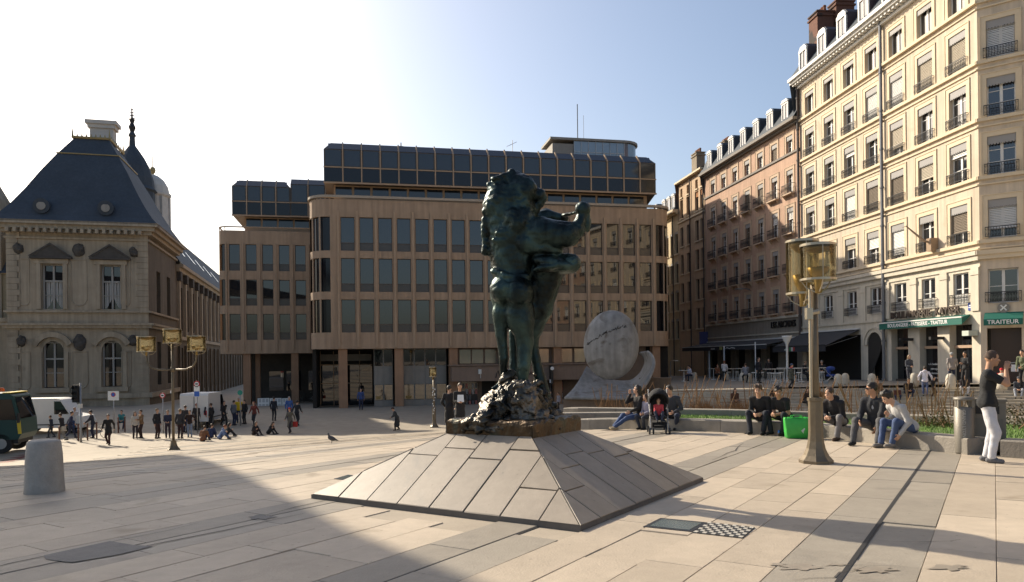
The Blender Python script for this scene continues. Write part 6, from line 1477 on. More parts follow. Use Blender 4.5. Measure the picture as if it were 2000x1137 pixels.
S = SDF((-.34,-.5,.2),(.34,.5,1.2),.02); S.ell((0,.02,.38),(.2,.24,.06)); S.ell((0,.2,.62),(.2,.06,.3)); S.cone((-.18,-.1,.45),(-.18,.18,.55),.03,.03); S.cone((.18,-.1,.45),(.18,.18,.55),.03,.03)
V, Q = S.nets(); place("seat", np_mesh("seat", V, Q, M_STR), stl)
S = SDF((-.34,-.5,.5),(.34,.5,1.25),.02); S.ell((0,.12,.82),(.26,.3,.29)); S.ell((0,.02,.76),(.22,.34,.24),k=.01,sub=True); S.cone((0,-.3,.5),(0,.2,.5),.3,.3,.01,sub=True)
V, Q = S.nets(); place("hood", np_mesh("hood", V, Q, M_STR), stl)
MB().box(-.17,.17,-.1,.22,.14,.27).build("basket", M_STR, stl); MB().box(-.12,.12,-.36,-.2,.2,.22).build("footrest", M_STR, stl)
person("toddler in pink red jacket sitting in the black stroller", (g.x-.0, g.y-.02, g.z+.28), -8, .92, sit(.14,-8,.3,.36,.1,"knees",pel=(0,.12,.28),lw=(.15,-.2,.36),rw=(-.15,-.2,.36),la=(.1,-.42,.1),ra=(-.1,-.42,.1)), hair="brown", style="long", top=(.55,.06,.07), bottom=(.03,.035,.06), fine=True, female=True)
# bag and can by the wall
g = gp(1556,856)
mb = MB(); rb = random.Random(6); rings = []
for z, w, d in ((0,.2,.11),(.02,.235,.135),(.14,.25,.145),(.28,.262,.14),(.38,.268,.125),(.44,.27,.105),(.46,.26,.09),(.40,.24,.07)):
    row = []
    for k in range(40):
        a = 2*math.pi*k/40; c, s_ = math.cos(a), math.sin(a); e = .42; f = 1+rb.uniform(-.02,.02)+.02*math.sin(5*a+z*9)
        row.append((w*math.copysign(abs(c)**e,c)*f, d*math.copysign(abs(s_)**e,s_)*f, z+(rb.uniform(-.012,.012) if z > .3 else 0)))
    rings.append(row)
mb.add([p for r in rings for p in r], [(i*40+k,i*40+(k+1)%40,(i+1)*40+(k+1)%40,(i+1)*40+k) for i in range(7) for k in range(40)]+[tuple(range(39,-1,-1)),tuple(280+k for k in range(40))])
bg_ = mb.build("shopping_bag", mat("green_plastic", (.045,.42,.06), .4, var=.12, scale=8, bump=.5, bscale=9), None, True, tuple(g), (0,0,R(-8)))
tag(bg_, "bright green shopping bag standing on the ground by the lamp base", "bag")
for yy in (-.07,.07): MB().tube([(-.12,yy,.42),(-.1,yy,.5),(0,yy*1.2,.52),(.1,yy,.5),(.12,yy,.42)], .012, 6).build("handle", MATS["green_plastic"], bg_)
MB().add([(.06,-.155,.18),(.13,-.145,.24),(.19,-.13,.18),(.13,-.14,.1)],[(0,3,2,1)]).build("printed_mark", mat("white_print",(.6,.68,.6),.5), bg_)
g = gp(1522,851); tag(MB().lathe([(.026,0),(.033,.01),(.033,.115),(.026,.125)],14).build("drink_can", mat("blue_can",(.05,.16,.42),.3,metal=.6), None, True, tuple(g)), "small blue drink can on the ground between the shoes and green bag", "can")
# two people behind the plinth
g = gp(878,846); person("person in long black coat seen from behind left of the plinth", g, 165, 1.72, dict(lw=(.2,-.12,.98),rw=(-.2,-.12,.98)), hair="dark", style="short", top=(.016,.015,.016), skirt=.45, bottom=BLK)
g = gp(899,845); PJ = person("woman in black coat reading a white paper beside the plinth", g, 8, 1.72, dict(hp=14,lw=(.07,-.26,1.12),rw=(-.07,-.26,1.12)), hair="brown", style="short", top=(.018,.017,.018), skirt=.3, bottom=BLK, female=True)
held(PJ, "paper", MB().add([(-.12,-.02,-.05),(.12,-.02,-.05),(.11,.06,.2),(-.1,.06,.2),(-.12,-.015,-.05),(.12,-.015,-.05),(.11,.065,.2),(-.1,.065,.2)],[(0,1,2,3),(7,6,5,4)]), M_LETW, "lw", "white sheet of paper held by the woman in black", "paper", (-.07,-.08,.05))
# old woman crossing, woman with red bag, couples
person("hunched old woman in long dark coat crossing the empty square", gp(776,841), -72, 1.58, dict(walk(.16,24), hp=10, lw=(.12,-.42,.98), rw=(-.1,-.44,.95)), hair="dark", style="short", top=(.035,.037,.038), skirt=.5, bottom=(.03,.025,.025), hat=((.05,.03,.03),"beanie"), female=True)
PJ = person("woman in grey coat and red hat walking with a red bag", gp(567,846), -20, 1.66, walk(.16,3), hair="brown", style="short", top=(.11,.10,.08), skirt=.38, bottom=(.03,.025,.03), hat=((.35,.05,.04),"beanie"), female=True)
held(PJ, "shopping_bag", MB().box(-.16,.16,-.06,.06,-.42,-.08).tube([(-.1,0,-.08),(0,0,.03),(.1,0,-.08)],.01,4), mat("red_bag",(.5,.04,.03),.6), "lw", "red shopping bag carried by the woman in a red hat", "bag", (0,0,-.06))
person("man in dark clothes walking away behind the woman in red hat", gp(580,832), 160, 1.76, walk(.2,4), top=(.018,.02,.025), bottom=(.02,.02,.025))
person("person in blue top standing by the second wing pillar", gp(565,822), 30, 1.74, top=(.05,.11,.32), bottom=NAVY, hair="grey")
person("woman in red brown jacket walking toward the seated pair", gp(497,832), -15, 1.7, walk(.18), top=(.16,.04,.028), bottom=(.03,.03,.035), hair="red", female=True, hood=True)
person("dark clothed girl sitting on the ground, left one of a pair", gp(496,850), 60, 1.66, GSIT, top=BLK, bottom=(.03,.02,.02), hair="brown", style="long", female=True)
person("dark clothed girl leaning forward on the ground, right one of a pair", gp(524,848), 75, 1.66, dict(GSIT, lean=34), top=BLK, bottom=BLK, hair="brown", style="long", female=True)
person("dark silhouette before the white notice boards", gp(535,822), 170, 1.72, top=(.02,.022,.03), bottom=BLK)
person("person in blue jacket under the passage of the office building", gp(705,801), 20, 1.72, top=(.04,.07,.2), bottom=NAVY)
person("person in black walking past the shop pillar", gp(879,806), 90, 1.74, walk(.15), top=(.03,.018,.018), bottom=(.03,.02,.02))
# group on the left, standing in the sun
person("boy in dark top walking left near the green truck", gp(101,855), -80, 1.45, walk(.2,6), top=(.03,.035,.05), bottom=(.06,.06,.065), hair="brown")
PJ = person("person in black striding left with a pale bag", gp(122,862), -84, 1.72, walk(.26,8), top=(.02,.018,.022), bottom=(.22,.21,.2), hair="brown")
held(PJ, "shoulder_bag", MB().box(-.14,.14,-.07,.07,-.16,.14), mat("pale_canvas",(.42,.39,.34),.9), "lw", "pale shoulder bag at the hip of the striding person", "bag", (0,.02,-.1))
person("man in dark blue jacket walking away to the left", gp(137,857), 120, 1.74, walk(.3,8), top=(.022,.03,.075), bottom=NAVY, hair="brown")
person("fair person in white behind the walkers near the van", gp(146,846), 60, 1.7, top=(.5,.48,.46), bottom=JEAN, hair="fair")
person("cyclist in dark jacket standing with a bicycle by the posts", gp(182,856), -70, 1.76, dict(lw=(.15,-.42,1.0),rw=(-.15,-.42,1.0),lean=10), top=(.025,.03,.045), bottom=NAVY, hair="dark")
person("man in dark coat facing the camera alone past the traffic light", gp(212,869), 10, 1.74, dict(walk(.1,2)), top=(.017,.016,.017), skirt=.2, bottom=(.05,.02,.02), hair="brown")
person("woman in turquoise top sitting by the town hall railing", gp(238,838), 20, 1.66, sit(.45,8), top=(.04,.19,.2), bottom=NAVY, hair="brown", female=True)
person("woman in cream jacket standing close to a man in tan", gp(264,857), 40, 1.66, top=(.46,.43,.38), bottom=(.03,.025,.03), hair="brown", style="long", female=True)
person("man in tan brown jacket embracing the woman in cream", gp(276,856), -40, 1.75, dict(lw=(.2,-.3,1.2),rw=(-.2,-.3,1.15)), top=(.22,.13,.065), bottom=(.035,.02,.02), hair="brown", build=1.08)
person("tall man in black left of the three armed lamp", gp(307,857), 75, 1.84, top=(.02,.02,.024), bottom=(.045,.022,.02), hair="fair")
person("woman in dark blue close to the three armed lamp pole", gp(328,856), 20, 1.72, dict(lw=(.1,-.25,1.05),rw=(-.1,-.25,1.05)), top=(.03,.035,.065), bottom=(.045,.03,.04), hair="fair", female=True)
person("broad man in charcoal seen from behind right of the lamp", gp(352,857), 175, 1.8, top=(.035,.033,.036), bottom=(.04,.02,.022), hair="fair", build=1.14)
PJ = person("young man in black with orange sleeves and pale jeans", gp(371,854), 10, 1.68, dict(lw=(.26,-.1,1.12),rw=(-.26,-.1,1.12)), top=(.03,.017,.015), bottom=(.2,.25,.34), hair="brown")
person("person in dark jacket standing behind the young man", gp(362,845), 165, 1.78, top=(.03,.028,.03), bottom=NAVY, hair="brown")
person("person in brown jacket sitting on the ground seen from behind", gp(396,862), 170, 1.7, GSIT, top=(.19,.085,.04), bottom=NAVY, hair="brown", build=1.1)
person("person in dark blue sitting second from the left on the ground", gp(411,856), 175, 1.66, GSIT, top=(.03,.04,.085), bottom=NAVY, hair="brown")
person("red haired person in pale blue hoodie sitting on the ground", gp(429,858), 120, 1.7, dict(GSIT,lean=28), top=(.15,.21,.36), bottom=JEAN, hair="red", build=1.08, hood=True)
person("long haired girl in black sitting rightmost of the ground group", gp(442,852), 110, 1.62, GSIT, top=BLK, bottom=BLK, hair="dark", style="long", female=True)
person("dark clothed man standing before the white van, left one", gp(403,836), 100, 1.76, top=(.02,.02,.025), bottom=BLK)
person("dark clothed woman standing before the white van, right one", gp(413,836), -100, 1.68, top=(.025,.022,.022), bottom=BLK, hair="brown", female=True)
person("man in black walking past the side range of the town hall", gp(437,832), 60, 1.76, walk(.2), top=(.02,.018,.018), bottom=BLK, hair="brown")
person("person in bright yellow top in the shade left of the first pillar", gp(467,826), 10, 1.8, top=(.62,.42,.02), bottom=NAVY, hair="grey")
person("person in grey jacket left of the yellow top", gp(457,831), 150, 1.74, top=(.12,.13,.15), bottom=NAVY)
person("person in black right of the yellow top", gp(478,828), -30, 1.7, top=BLK, bottom=BLK)
person("man in dark jacket near the sign post, back to the camera", gp(384,840), 170, 1.78, top=(.03,.025,.025), bottom=BLK, hair="red")
# hollow and stairs
person("small person in dark clothes standing right of the plinth", gp(1075,806), 30, 1.6, top=(.03,.022,.02), bottom=BLK, hair="brown")
person("boy in pale jacket standing in the hollow before the disc", gp(1091,804), -60, 1.45, top=(.38,.33,.33), bottom=(.04,.03,.03), hair="brown")
person("man in dark top sitting on the ground before the podium", gp(1121,797), 10, 1.72, GSIT, top=(.03,.035,.04), bottom=(.05,.05,.06), hair="dark")
person("person in pale top sitting on the ground beside the podium corner", gp(1138,797), -20, 1.68, GSIT, top=(.4,.42,.48), bottom=NAVY, hair="dark")
def on_stairs(px, k):
    """a seat on step k of the stairs"""
    a, _ = pix(px, 770); base = TF0+en*(k*.36+.16); t = (base.x-a*base.y)/(a*ed.y-ed.x); q = base+ed*t
    r_ = t/((TF1-TF0).length); z0 = terrace_z(*TF0); z1 = terrace_z(*TF1); z = z0+(z1-z0)*r_-.15*k
    return Vector((q.x, q.y, z-.30))
en_yaw = math.degrees(math.atan2(en.x,-en.y))
def stair_person(label, px, k, dyaw=0, pose=None, **kw):
    q = on_stairs(px, k); q = q+Vector((0,0,0)); return person(label, q, en_yaw+dyaw, pose=pose or sit(.30,22,.36,.5,.12), **kw)
stair_person("person in brown coat sitting low on the stairs behind the canes at left", 1433, 5, 20, top=(.09,.045,.03), bottom=(.13,.12,.12), hair="brown", style="long")
stair_person("dark haired person sitting on the stairs between the two black clad men", 1512, 4, 0, top=(.05,.03,.025), bottom=NAVY, hair="dark")
stair_person("woman in dark coat sitting on the stairs just left of the lamp", 1572, 5, 30, top=(.04,.028,.022), bottom=BLK, hair="dark", style="long", female=True)
stair_person("woman in fur collared brown coat sitting on the stairs right of the lamp", 1606, 5, -40, top=(.17,.085,.03), bottom=(.06,.04,.02), hair="fair", style="short", female=True, scarf=(.3,.2,.1), build=1.15)
stair_person("fair haired person in brown sitting high on the stairs above the sunglasses man", 1722, 2, -60, top=(.2,.11,.055), bottom=(.1,.07,.05), hair="brown", build=1.05)
stair_person("dark haired young man sitting on the stairs above the grey cardigan man", 1772, 2, 10, top=(.03,.022,.02), bottom=NAVY, skin="tan", hair="dark")
stair_person("child with brown hair sitting on the stairs left of the young man", 1752, 3, 0, top=(.12,.05,.04), bottom=NAVY, hair="brown", H=1.3)
stair_person("seated woman in white trousers and white bag on the upper stairs", 1884, 1, -10, top=(.04,.03,.035), bottom=(.6,.58,.57), hair="dark", style="long", female=True)
PJ = stair_person("person in red cap and red hooded sweatshirt sitting by a bollard", 1958, 0, -25, top=(.55,.025,.03), bottom=(.02,.02,.03), hair="dark", hat=((.5,.02,.03),"cap"), hood=True, pose=sit(.42,14,.36,.42,.14,"joined"))
stair_person("person in dark cap and pale jeans sitting rightmost on the stairs", 1991, 2, -20, top=(.05,.055,.07), bottom=(.3,.32,.36), hat=((.05,.05,.06),"cap"), hair="dark")
q = on_stairs(1807, 3); q.z += .30
person("person in white hooded jacket walking up the stairs with arm out", q, en_yaw+170, 1.68, dict(walk(.2,8), rw=(-.36,-.1,.95), lw=(.33,-.12,.95)), top=(.66,.64,.7), bottom=(.1,.13,.24), hair="dark", hood=True)
q = on_stairs(1823, 3)
person("child in dark clothes on the stairs beside the white hoodie", (q.x, q.y, q.z+.2), en_yaw+40, 1.2, walk(.1,6), top=BLK, bottom=(.06,.03,.02), hair="dark")
person("person in grey vest and white shirt standing with back to the square", tp(1860,752), 165, 1.78, dict(walk(.1,2)), top=(.27,.24,.22), under=(.6,.6,.6), bottom=DJEAN, hair="grey", hat=((.35,.36,.36),"cap"))
person("dark clothed woman standing before the right bakery window", tp(1886,756), -70, 1.78, dict(lw=(.1,-.3,1.2)), top=BLK, bottom=BLK, skin="tan", hair="dark", style="bun", female=True)
person("fair haired girl in dark denim jacket leaning at the bakery pillar", tp(1776,752), 5, 1.7, dict(lw=(.06,-.25,1.1),rw=(-.08,-.25,1.1)), top=(.06,.065,.08), bottom=(.05,.05,.065), hair="fair", style="long", female=True, scarf=(.1,.1,.1))
person("person in olive jacket at the right edge of the picture", tp(2000,757), -60, 1.78, dict(lean=12,lw=(.1,-.4,1.0)), top=(.12,.14,.08), bottom=BLK, hair="dark")
person("child with blue hat and red scarf walking on the terrace edge", tp(1545,758), 70, 1.42, walk(.12,3), top=(.07,.075,.06), skirt=.2, bottom=(.02,.025,.03), hat=((.06,.08,.14),"beanie"), scarf=(.5,.03,.05))
# cafe guests
person("cafe guest in white shirt at the leftmost table", tp(1350,744), -70, 1.74, sit(.5,20), top=(.5,.5,.58), bottom=NAVY)
person("standing waiter with red hair in white and black under the awning", tp(1415,745), 160, 1.7, dict(lw=(.1,-.3,1.05)), top=(.5,.49,.5), bottom=BLK, hair="red")
person("cafe guest in grey seen from behind near the twin bollards", tp(1457,748), 170, 1.72, sit(.6,14), top=(.2,.2,.22), bottom=BLK, hair="brown")
person("tall man in black standing beside the third awning post", tp(1482,748), 30, 1.86, top=(.02,.022,.03), bottom=BLK)
person("cafe guest in orange brown behind the second table", tp(1400,742), 20, 1.7, sit(.5,10), top=(.2,.08,.04), bottom=BLK, hair="red")
person("dark clothed cafe guest standing in the doorway shade", tp(1502,743), -20, 1.76, top=(.03,.022,.02), bottom=BLK, hair="dark")
person("pale faced cafe guest seated right of the funnel post", tp(1569,744), 40, 1.72, sit(.6,14), top=(.03,.03,.035), bottom=BLK, hair="fair")
person("cafe guest in dark jacket seated by the blue pushchair", tp(1606,745), -30, 1.74, sit(.6,12), top=(.025,.025,.03), bottom=BLK, hair="grey")
# ------------------------------------------------------------ bollards
M_GRAN = mat("grey_granite", (.30,.28,.25), .75, var=.16, scale=7, bump=.4, bscale=45, streak=.15)
g = on_ground(87,961); k = g.y/F
tag(MB().lathe([(35*k,-.1),(35*k,.02),(34*k,.1),(31.5*k,.55),(29*k,97*k),(27*k,100*k),(22*k,102*k),(.01,102.5*k)], 28).build("stone_bollard", M_GRAN, None, True, tuple(g)), "large tapered granite bollard alone in the shaded left foreground", "bollard")
M_BOLL = mat("pale_bollard_stone", (.5,.455,.37), .8, var=.1, scale=6, bump=.3, bscale=40, rnd=.06)
bm = MB().lathe([(.225,-.1),(.235,.1),(.235,.42),(.215,.55),(.16,.66),(.08,.71),(.005,.72)], 20).mesh("stone_bollard", M_BOLL, True)
BP = [(1357,742,"round topped stone bollard beside the leftmost cafe table"),(1418,743,"round topped stone bollard in front of the red haired waiter"),(1450,745,"darker left one of the twin round bollards near the seated cafe guest"),(1463,747,"right one of the twin round bollards near the seated cafe guest"),
      (1637,753,"sunlit pale round bollard left in the touching pair above the hooded man"),(1651,751,"round bollard right in the touching pair, crossed by a thin shadow"),(1703,753,"sunlit round bollard alone before the arched door"),(1786,752,"round bollard under the girl at the bakery pillar"),(1857,757,"round bollard behind the legs of the person in a grey vest"),(1957,757,"round bollard behind the person in the red cap")]
for x, y, lab in BP: tag(place("stone_bollard", bm, None, tuple(tp(x,y))), lab, "bollard", "round stone bollards along the terrace edge")
pm = MB().lathe([(.045,0),(.045,.95),(.06,.97),(.06,1.03),(.02,1.07)], 8).mesh("street_post", mat("rusty_post",(.13,.06,.045),.6), True)
for x, y, lab in ((116,869,"thin rusty street post nearest the green truck"),(153,862,"thin rusty street post just left of the traffic light pole"),(171,860,"thin rusty street post beside the bicycle front wheel"),(189,857,"thin rusty street post at the bicycle rear wheel"),(231,846,"thin street post right of the lone man in dark coat"),(244,844,"thin street post nearest the embracing couple")):
    tag(place("street_post", pm, None, tuple(gp(x,y))), lab, "post", "posts along the street edge")
# ------------------------------------------------------------ traffic light and signs
g = gp(158,864); tl = empty("traffic_light", tuple(g), 0, "traffic light pole with dark three lamp box by the street posts", "traffic light"); k = g.y/F
def hz(py): return at(158,py,g.y).z-g.z
MB().lathe([(.07,0),(.06,.3),(.055,hz(748))], 10).build("pole", M_STEEL, tl, True)
o = MB().box(-.42,-.12,-.14,.14,hz(786),hz(752)).build("signal_box", M_IRON, tl)
for i in range(3):
    z = hz(757+11*i); mb = MB(); mb.tube([(-.27,-.145,z),(-.27,-.30,z+.01)], [.1,.1], 10, cap=False); mb.tube([(-.27,-.142,z),(-.27,-.15,z)], .09, 10); mb.build("lens_hood", M_IRON, o)
MB().box(-.14,.08,-.09,.09,hz(797),hz(789)).build("push_button_box", M_STEELW, tl)
def sign_post(label, px, py, faces):
    g = gp(px,py); r = empty("road_sign", tuple(g), 0, label, "road sign"); top = max(at(px,f[1],g.y).z-g.z for f in faces)
    MB().lathe([(.035,0),(.035,top)], 8).build("pole", M_STEEL, r, True)
    for kind, y0, y1, c in faces:
        z0, z1 = at(px,y1,g.y).z-g.z, at(px,y0,g.y).z-g.z; zc_ = (z0+z1)/2; rr = (z1-z0)/2
        if kind == "ring":
            o = MB().tube([(0,-.06,zc_),(0,-.04,zc_)], rr, 20).build("sign_disc", mat("sign_red",(.5,.02,.03),.4), r); MB().tube([(0,-.07,zc_),(0,-.061,zc_)], rr*.7, 20).build("sign_field", M_LETW, o); MB().box(-rr*.4,rr*.4,-.08,-.071,zc_-rr*.22,zc_+rr*.2).build("pictogram", M_LETSH, o)
        elif kind == "nopark":
            MB().box(-rr*1.2,rr*1.2,-.055,-.04,z0,z1).build("sign_plate", M_LETW, r); o = MB().tube([(0,-.07,zc_+rr*.25),(0,-.056,zc_+rr*.25)], rr*.5, 16).build("sign_disc", mat("sign_red",(.5,.02,.03)), r); MB().tube([(0,-.08,zc_+rr*.25),(0,-.071,zc_+rr*.25)], rr*.36, 16).build("sign_field", mat("sign_blue",(.04,.13,.5),.4), o)
        elif kind == "panel": 
            o = MB().box(-rr*c,rr*c,-.06,-.04,z0,z1).build("sign_panel", M_LETW, r); MB().box(-rr*c+.02,rr*c-.02,-.07,-.061,z0+.02,z0+(z1-z0)*.5).build("blue_field", mat("sign_blue",(.04,.13,.5),.4), o)
        elif kind == "green": MB().tube([(0,-.06,zc_),(0,-.04,zc_)], rr, 14).build("sign_disc", mat("sign_green",(.02,.25,.18),.4), r)
sign_post("red ringed round sign above a white and blue panel near the white van", 386, 846, [("ring",744,756,1),("panel",754,775,.52)])
sign_post("white square no parking sign before the town hall plinth", 223, 846, [("nopark",764,782,1)])
sign_post("small round sign on a thin pole seen left of the three armed lamp", 319, 846, [("ring",767,778,1)])
sign_post("small round green sign left of the first wing pillar", 470, 832, [("green",762,772,1)])
# ------------------------------------------------------------ vehicles
M_TRG = mat("truck_green_paint", (.006,.045,.04), .45, var=.1, scale=2); M_TYRE = mat("black_rubber", (.015,.015,.015), .8)
def wheel(root, x, y, r, w=.28):
    o = MB().tube([(x,y-w/2,r),(x,y+w/2,r)], r, 20).build("wheel", M_TYRE, root); MB().tube([(x,y-w/2-.01,r),(x,y+w/2+.01,r)], r*.55, 14).build("rim", M_STEEL, o)
g = gp(62,884); tk = empty("garbage_truck", (g.x-1.25,g.y+.9,g.z), R(14), "dark green garbage truck with yellow trim cut by the left picture edge", "truck")
H = (at(40,764,g.y).z-g.z)
mb = MB().extrude_y([(-7.5,.95),(-1.55,.95),(-1.35,1.3),(-1.35,H-.1),(-1.6,H),(-7.3,H)],-1.15,1.15); mb.build("hopper_body", M_TRG, tk)
mb = MB().extrude_y([(-1.3,.7),(.35,.7),(.5,1.0),(.45,1.75),(.15,H-.25),(-.1,H-.1),(-1.3,H-.1)],-1.12,1.12); cab = mb.build("cab", M_TRG, tk)
MB().extrude_y([(-1.05,1.75),(.28,1.75),(.06,H-.42),(-1.05,H-.42)],-1.135,-1.121).build("side_window", M_PANELD, cab); MB().add([(.462,-1.0,1.8),(.462,1.0,1.8),(.175,1.0,H-.32),(.175,-1.0,H-.32)],[(0,1,2,3)]).build("windscreen", M_GLASS, cab)
MB().box(-.35,.02,-1.14,1.14,H-.095,H-.05).extrude_y([(.36,1.0),(.52,1.0),(.47,1.7),(.3,1.7)],-1.15,-1.125).build("yellow_trim", mat("yellow_paint",(.6,.45,.03),.5), cab)
MB().box(-6.8,-2.0,-1.17,-1.151,1.55,2.2).build("dark_band", M_IRON, tk); MB().box(-4.6,-3.9,-1.172,-1.152,1.1,1.45).build("emblem", mat("tan_mark",(.25,.2,.1)), tk)
MB().box(-7.4,.3,-1.0,1.0,.5,.94).build("chassis", M_IRON, tk)
for x in (-.45,-4.9,-6.2):
    for y in (-.98,.98): wheel(tk, x, y, .5)
for x in (-.7,-6.6): MB().lathe([(.14,H),(.14,H+.14),(.09,H+.2)], 12).build("beacon", mat("orange_beacon",(.75,.13,.02),.3), tk, loc=(x,-.3,-.03))
mb = MB().tube([(.25,-1.12,1.95),(.5,-1.35,2.0)],.02,5).box(.44,.52,-1.5,-1.3,1.6,2.1); mb.build("wing_mirror", M_IRON, tk)
def van(label, px, py, yaw, L_, H_, m):
    g = gp(px,py); v = empty("parked_van", tuple(g), R(yaw), label, "van")
    b = MB().extrude_y([(-L_/2,.35),(L_/2-.1,.35),(L_/2,.7),(L_/2-.15,1.1),(L_/2-.9,1.25),(L_/2-1.5,H_-.08),(L_/2-1.8,H_),(-L_/2+.1,H_),(-L_/2,H_-.15)],-.95,.95).build("body", m, v)
    MB().extrude_y([(L_/2-1.9,1.28),(L_/2-.98,1.28),(L_/2-1.5,H_-.2),(L_/2-1.9,H_-.2)],-.965,-.951).build("side_window", M_GLASS, b)
    MB().add([(L_/2-.93,-.85,1.27),(L_/2-.93,.85,1.27),(L_/2-1.47,.85,H_-.15),(L_/2-1.47,-.85,H_-.15)],[(0,1,2,3)]).build("windscreen", M_GLASS, b)
    MB().box(-L_/2-.01,-L_/2,-.02,.02,.5,H_-.2).build("rear_door_gap", M_IRON, b); MB().box(-L_/2+.1,L_/2-.2,-.96,.96,.55,.62).build("rubbing_strip", M_IRON, b)
    for x in (-L_/2+.9,L_/2-.85):
        for y in (-.85,.85): wheel(v, x, y, .33, .2)
    for y in (-.75,.75): MB().box(-L_/2-.015,-L_/2+.01,y-.1,y+.1,.8,1.1).build("tail_light", mat("sign_red",(.5,.02,.03)), v)
    return v
van("white van parked behind the green truck, facing right", 104, 844, 8, 4.8, 2.35, M_WHITE)
van("white van parked by the town hall side range seen from behind", 401, 828, 95, 4.6, 2.3, M_WHITE)
# bicycles
def bicycle(label, loc, yaw, m, group=None):
    b = empty("bicycle", tuple(loc), R(yaw), label, "bicycle", group); r = .34
    for x in (-.52,.52):
        mb = MB(); mb.tube([(x+r*math.cos(a*.3142),0,r+r*math.sin(a*.3142)) for a in range(21)], .018, 5, cap=False); o = mb.build("wheel", M_TYRE, b)
        mb = MB()
        for a in range(8): mb.tube([(x,0,r),(x+r*math.cos(a*.785),0,r+r*math.sin(a*.785))], .004, 3)
        mb.build("spokes", M_STEEL, o)
    MB().tube([(-.52,0,r),(-.1,0,.3),(.36,0,.78),(-.22,0,.72),(-.1,0,.3)], .018, 6).tube([(-.52,0,r),(-.22,0,.72)], .012, 5).tube([(.52,0,r),(.36,0,.78),(.34,0,.95)], .016, 6).build("frame", m, b)
    MB().tube([(.3,-.27,1.0),(.36,-.1,.97),(.36,.1,.97),(.3,.27,1.0)], .014, 6).build("handlebar", M_STEEL, b); MB().extrude_y([(-.36,.86),(-.12,.88),(-.12,.92),(-.36,.93)],-.07,.07).tube([(-.22,0,.72),(-.23,0,.88)],.014,5).build("saddle", M_IRON, b)
    MB().tube([(-.1,-.12,.3),(-.1,.12,.3)],.02,6).box(-.14,-.06,-.2,-.12,.18,.22).box(-.14,-.06,.12,.2,.4,.44).build("pedals", M_IRON, b); return b
bicycle("bicycle held by the cyclist next to the traffic light", gp(184,857)+Vector((0,.35,0)), 4, M_STEEL)
wl_ = lambda s, y: wing.matrix_basis @ Vector((s, y, 0))
bpy.context.view_layer.update()
for s, y, a, lab in ((8.2,3.2,20,"bicycle leaning in the wing arcade nearest the second pillar"),(9.0,3.0,-15,"second bicycle in the wing arcade, seen side on"),(9.9,2.6,30,"third bicycle in the wing arcade among shadows"),(10.8,2.2,10,"rightmost bicycle in the wing arcade beside the main block")):
    q = wl_(s,y); q.z = ground_z(q.x,q.y)-.02; bicycle(lab, q, a, M_IRON if s != 9.0 else M_STEEL, "bicycles parked in the wing arcade")
# notice boards before the wing
for i, (x0, x1, lab) in enumerate(((503,525,"white notice board nearest the first wing pillar"),(527,549,"white notice board in the middle of the three"),(551,567,"white notice board by the second wing pillar"))):
    a = at(x0,778,67.5); b = at(x1,778,67.5); zt = a.z; zb_ = at(x0,798,67.5).z; gz_ = ground_z(a.x,a.y)
    r = empty("notice_board", (a.x,a.y,gz_), math.atan2(1.9,9.2), lab, "notice board", "white notice boards before the wing"); w = b.x-a.x
    MB().box(0,w,0,.05,zb_-gz_,zt-gz_).build("panel", M_LETW, r); MB().box(-.04,0,-.01,.06,0,zt-gz_+.04).box(w,w+.04,-.01,.06,0,zt-gz_+.04).box(-.04,w+.04,-.01,.06,zt-gz_,zt-gz_+.05).build("frame", M_IRON, r)
    for j in range(6): MB().box(.1+(j%3)*w*.3,.1+(j%3)*w*.3+w*.22,-.008,-.001,zb_-gz_+.1+.45*(j//3),zb_-gz_+.42+.45*(j//3)).build("printed_sheet", mat("pale_print",(.5,.5,.5),.7), r)
# ------------------------------------------------------------ waste bins beside the smoking man
M_BIN = mat("grey_brown_bin", (.17,.155,.13), .5, metal=.3, var=.1, scale=5, bump=.15, bscale=40); g = gp(1884,886); k = g.y/F
bn = empty("litter_bin", tuple(g), 0, "tall round grey litter bin with roofed opening at the wall end", "litter bin")
def bz_(py): return at(1884,py,g.y).z-g.z
r_ = 17.5*k; MB().lathe([(r_*.95,0),(r_,.04),(r_,bz_(795)),(r_*.9,bz_(794)),(r_*.9,bz_(800))], 28).build("drum", M_BIN, bn, True)
MB().lathe([(r_*1.05,bz_(782)),(r_*1.07,bz_(780)),(r_*1.05,bz_(776)),(r_*.3,bz_(774.5))], 28).build("lid", M_BIN, bn, True)
for a in (.5,1.9,3.6,5.2): MB().box(r_*.92*math.cos(a)-.025,r_*.92*math.cos(a)+.025,r_*.92*math.sin(a)-.025,r_*.92*math.sin(a)+.025,bz_(796),bz_(781)).build("lid_post", M_BIN, bn)
text_mesh("bin_lettering", "GRAND LYON", .075, mat("grey_print",(.4,.4,.38),.6), bn, (-r_*.55,-r_*.86,bz_(826)), rot=(math.pi/2,math.pi/2,-.55), depth=.001)
g = gp(1926,889); k = g.y/F; g = Vector((g.x*(g.y+.45)/g.y+.02, g.y+.45, g.z)); bx = empty("waste_cabinet", tuple(g), R(-30), "flat grey metal bin cabinet behind the standing man", "bin"); w2 = 31*k; hh = at(1926,783,g.y).z-g.z
MB().box(-w2,w2,-.2,.25,.03,hh).box(-w2-.02,w2+.02,-.23,.28,hh,hh+.04).build("cabinet", M_BIN, bx); MB().box(-w2+.05,w2-.05,-.215,-.201,.12,hh-.3).build("door", mat("bin_door",(.13,.125,.11),.5,metal=.3), bx); MB().box(-w2+.1,w2-.1,-.22,-.201,hh-.22,hh-.08).build("slot", M_IRON, bx)
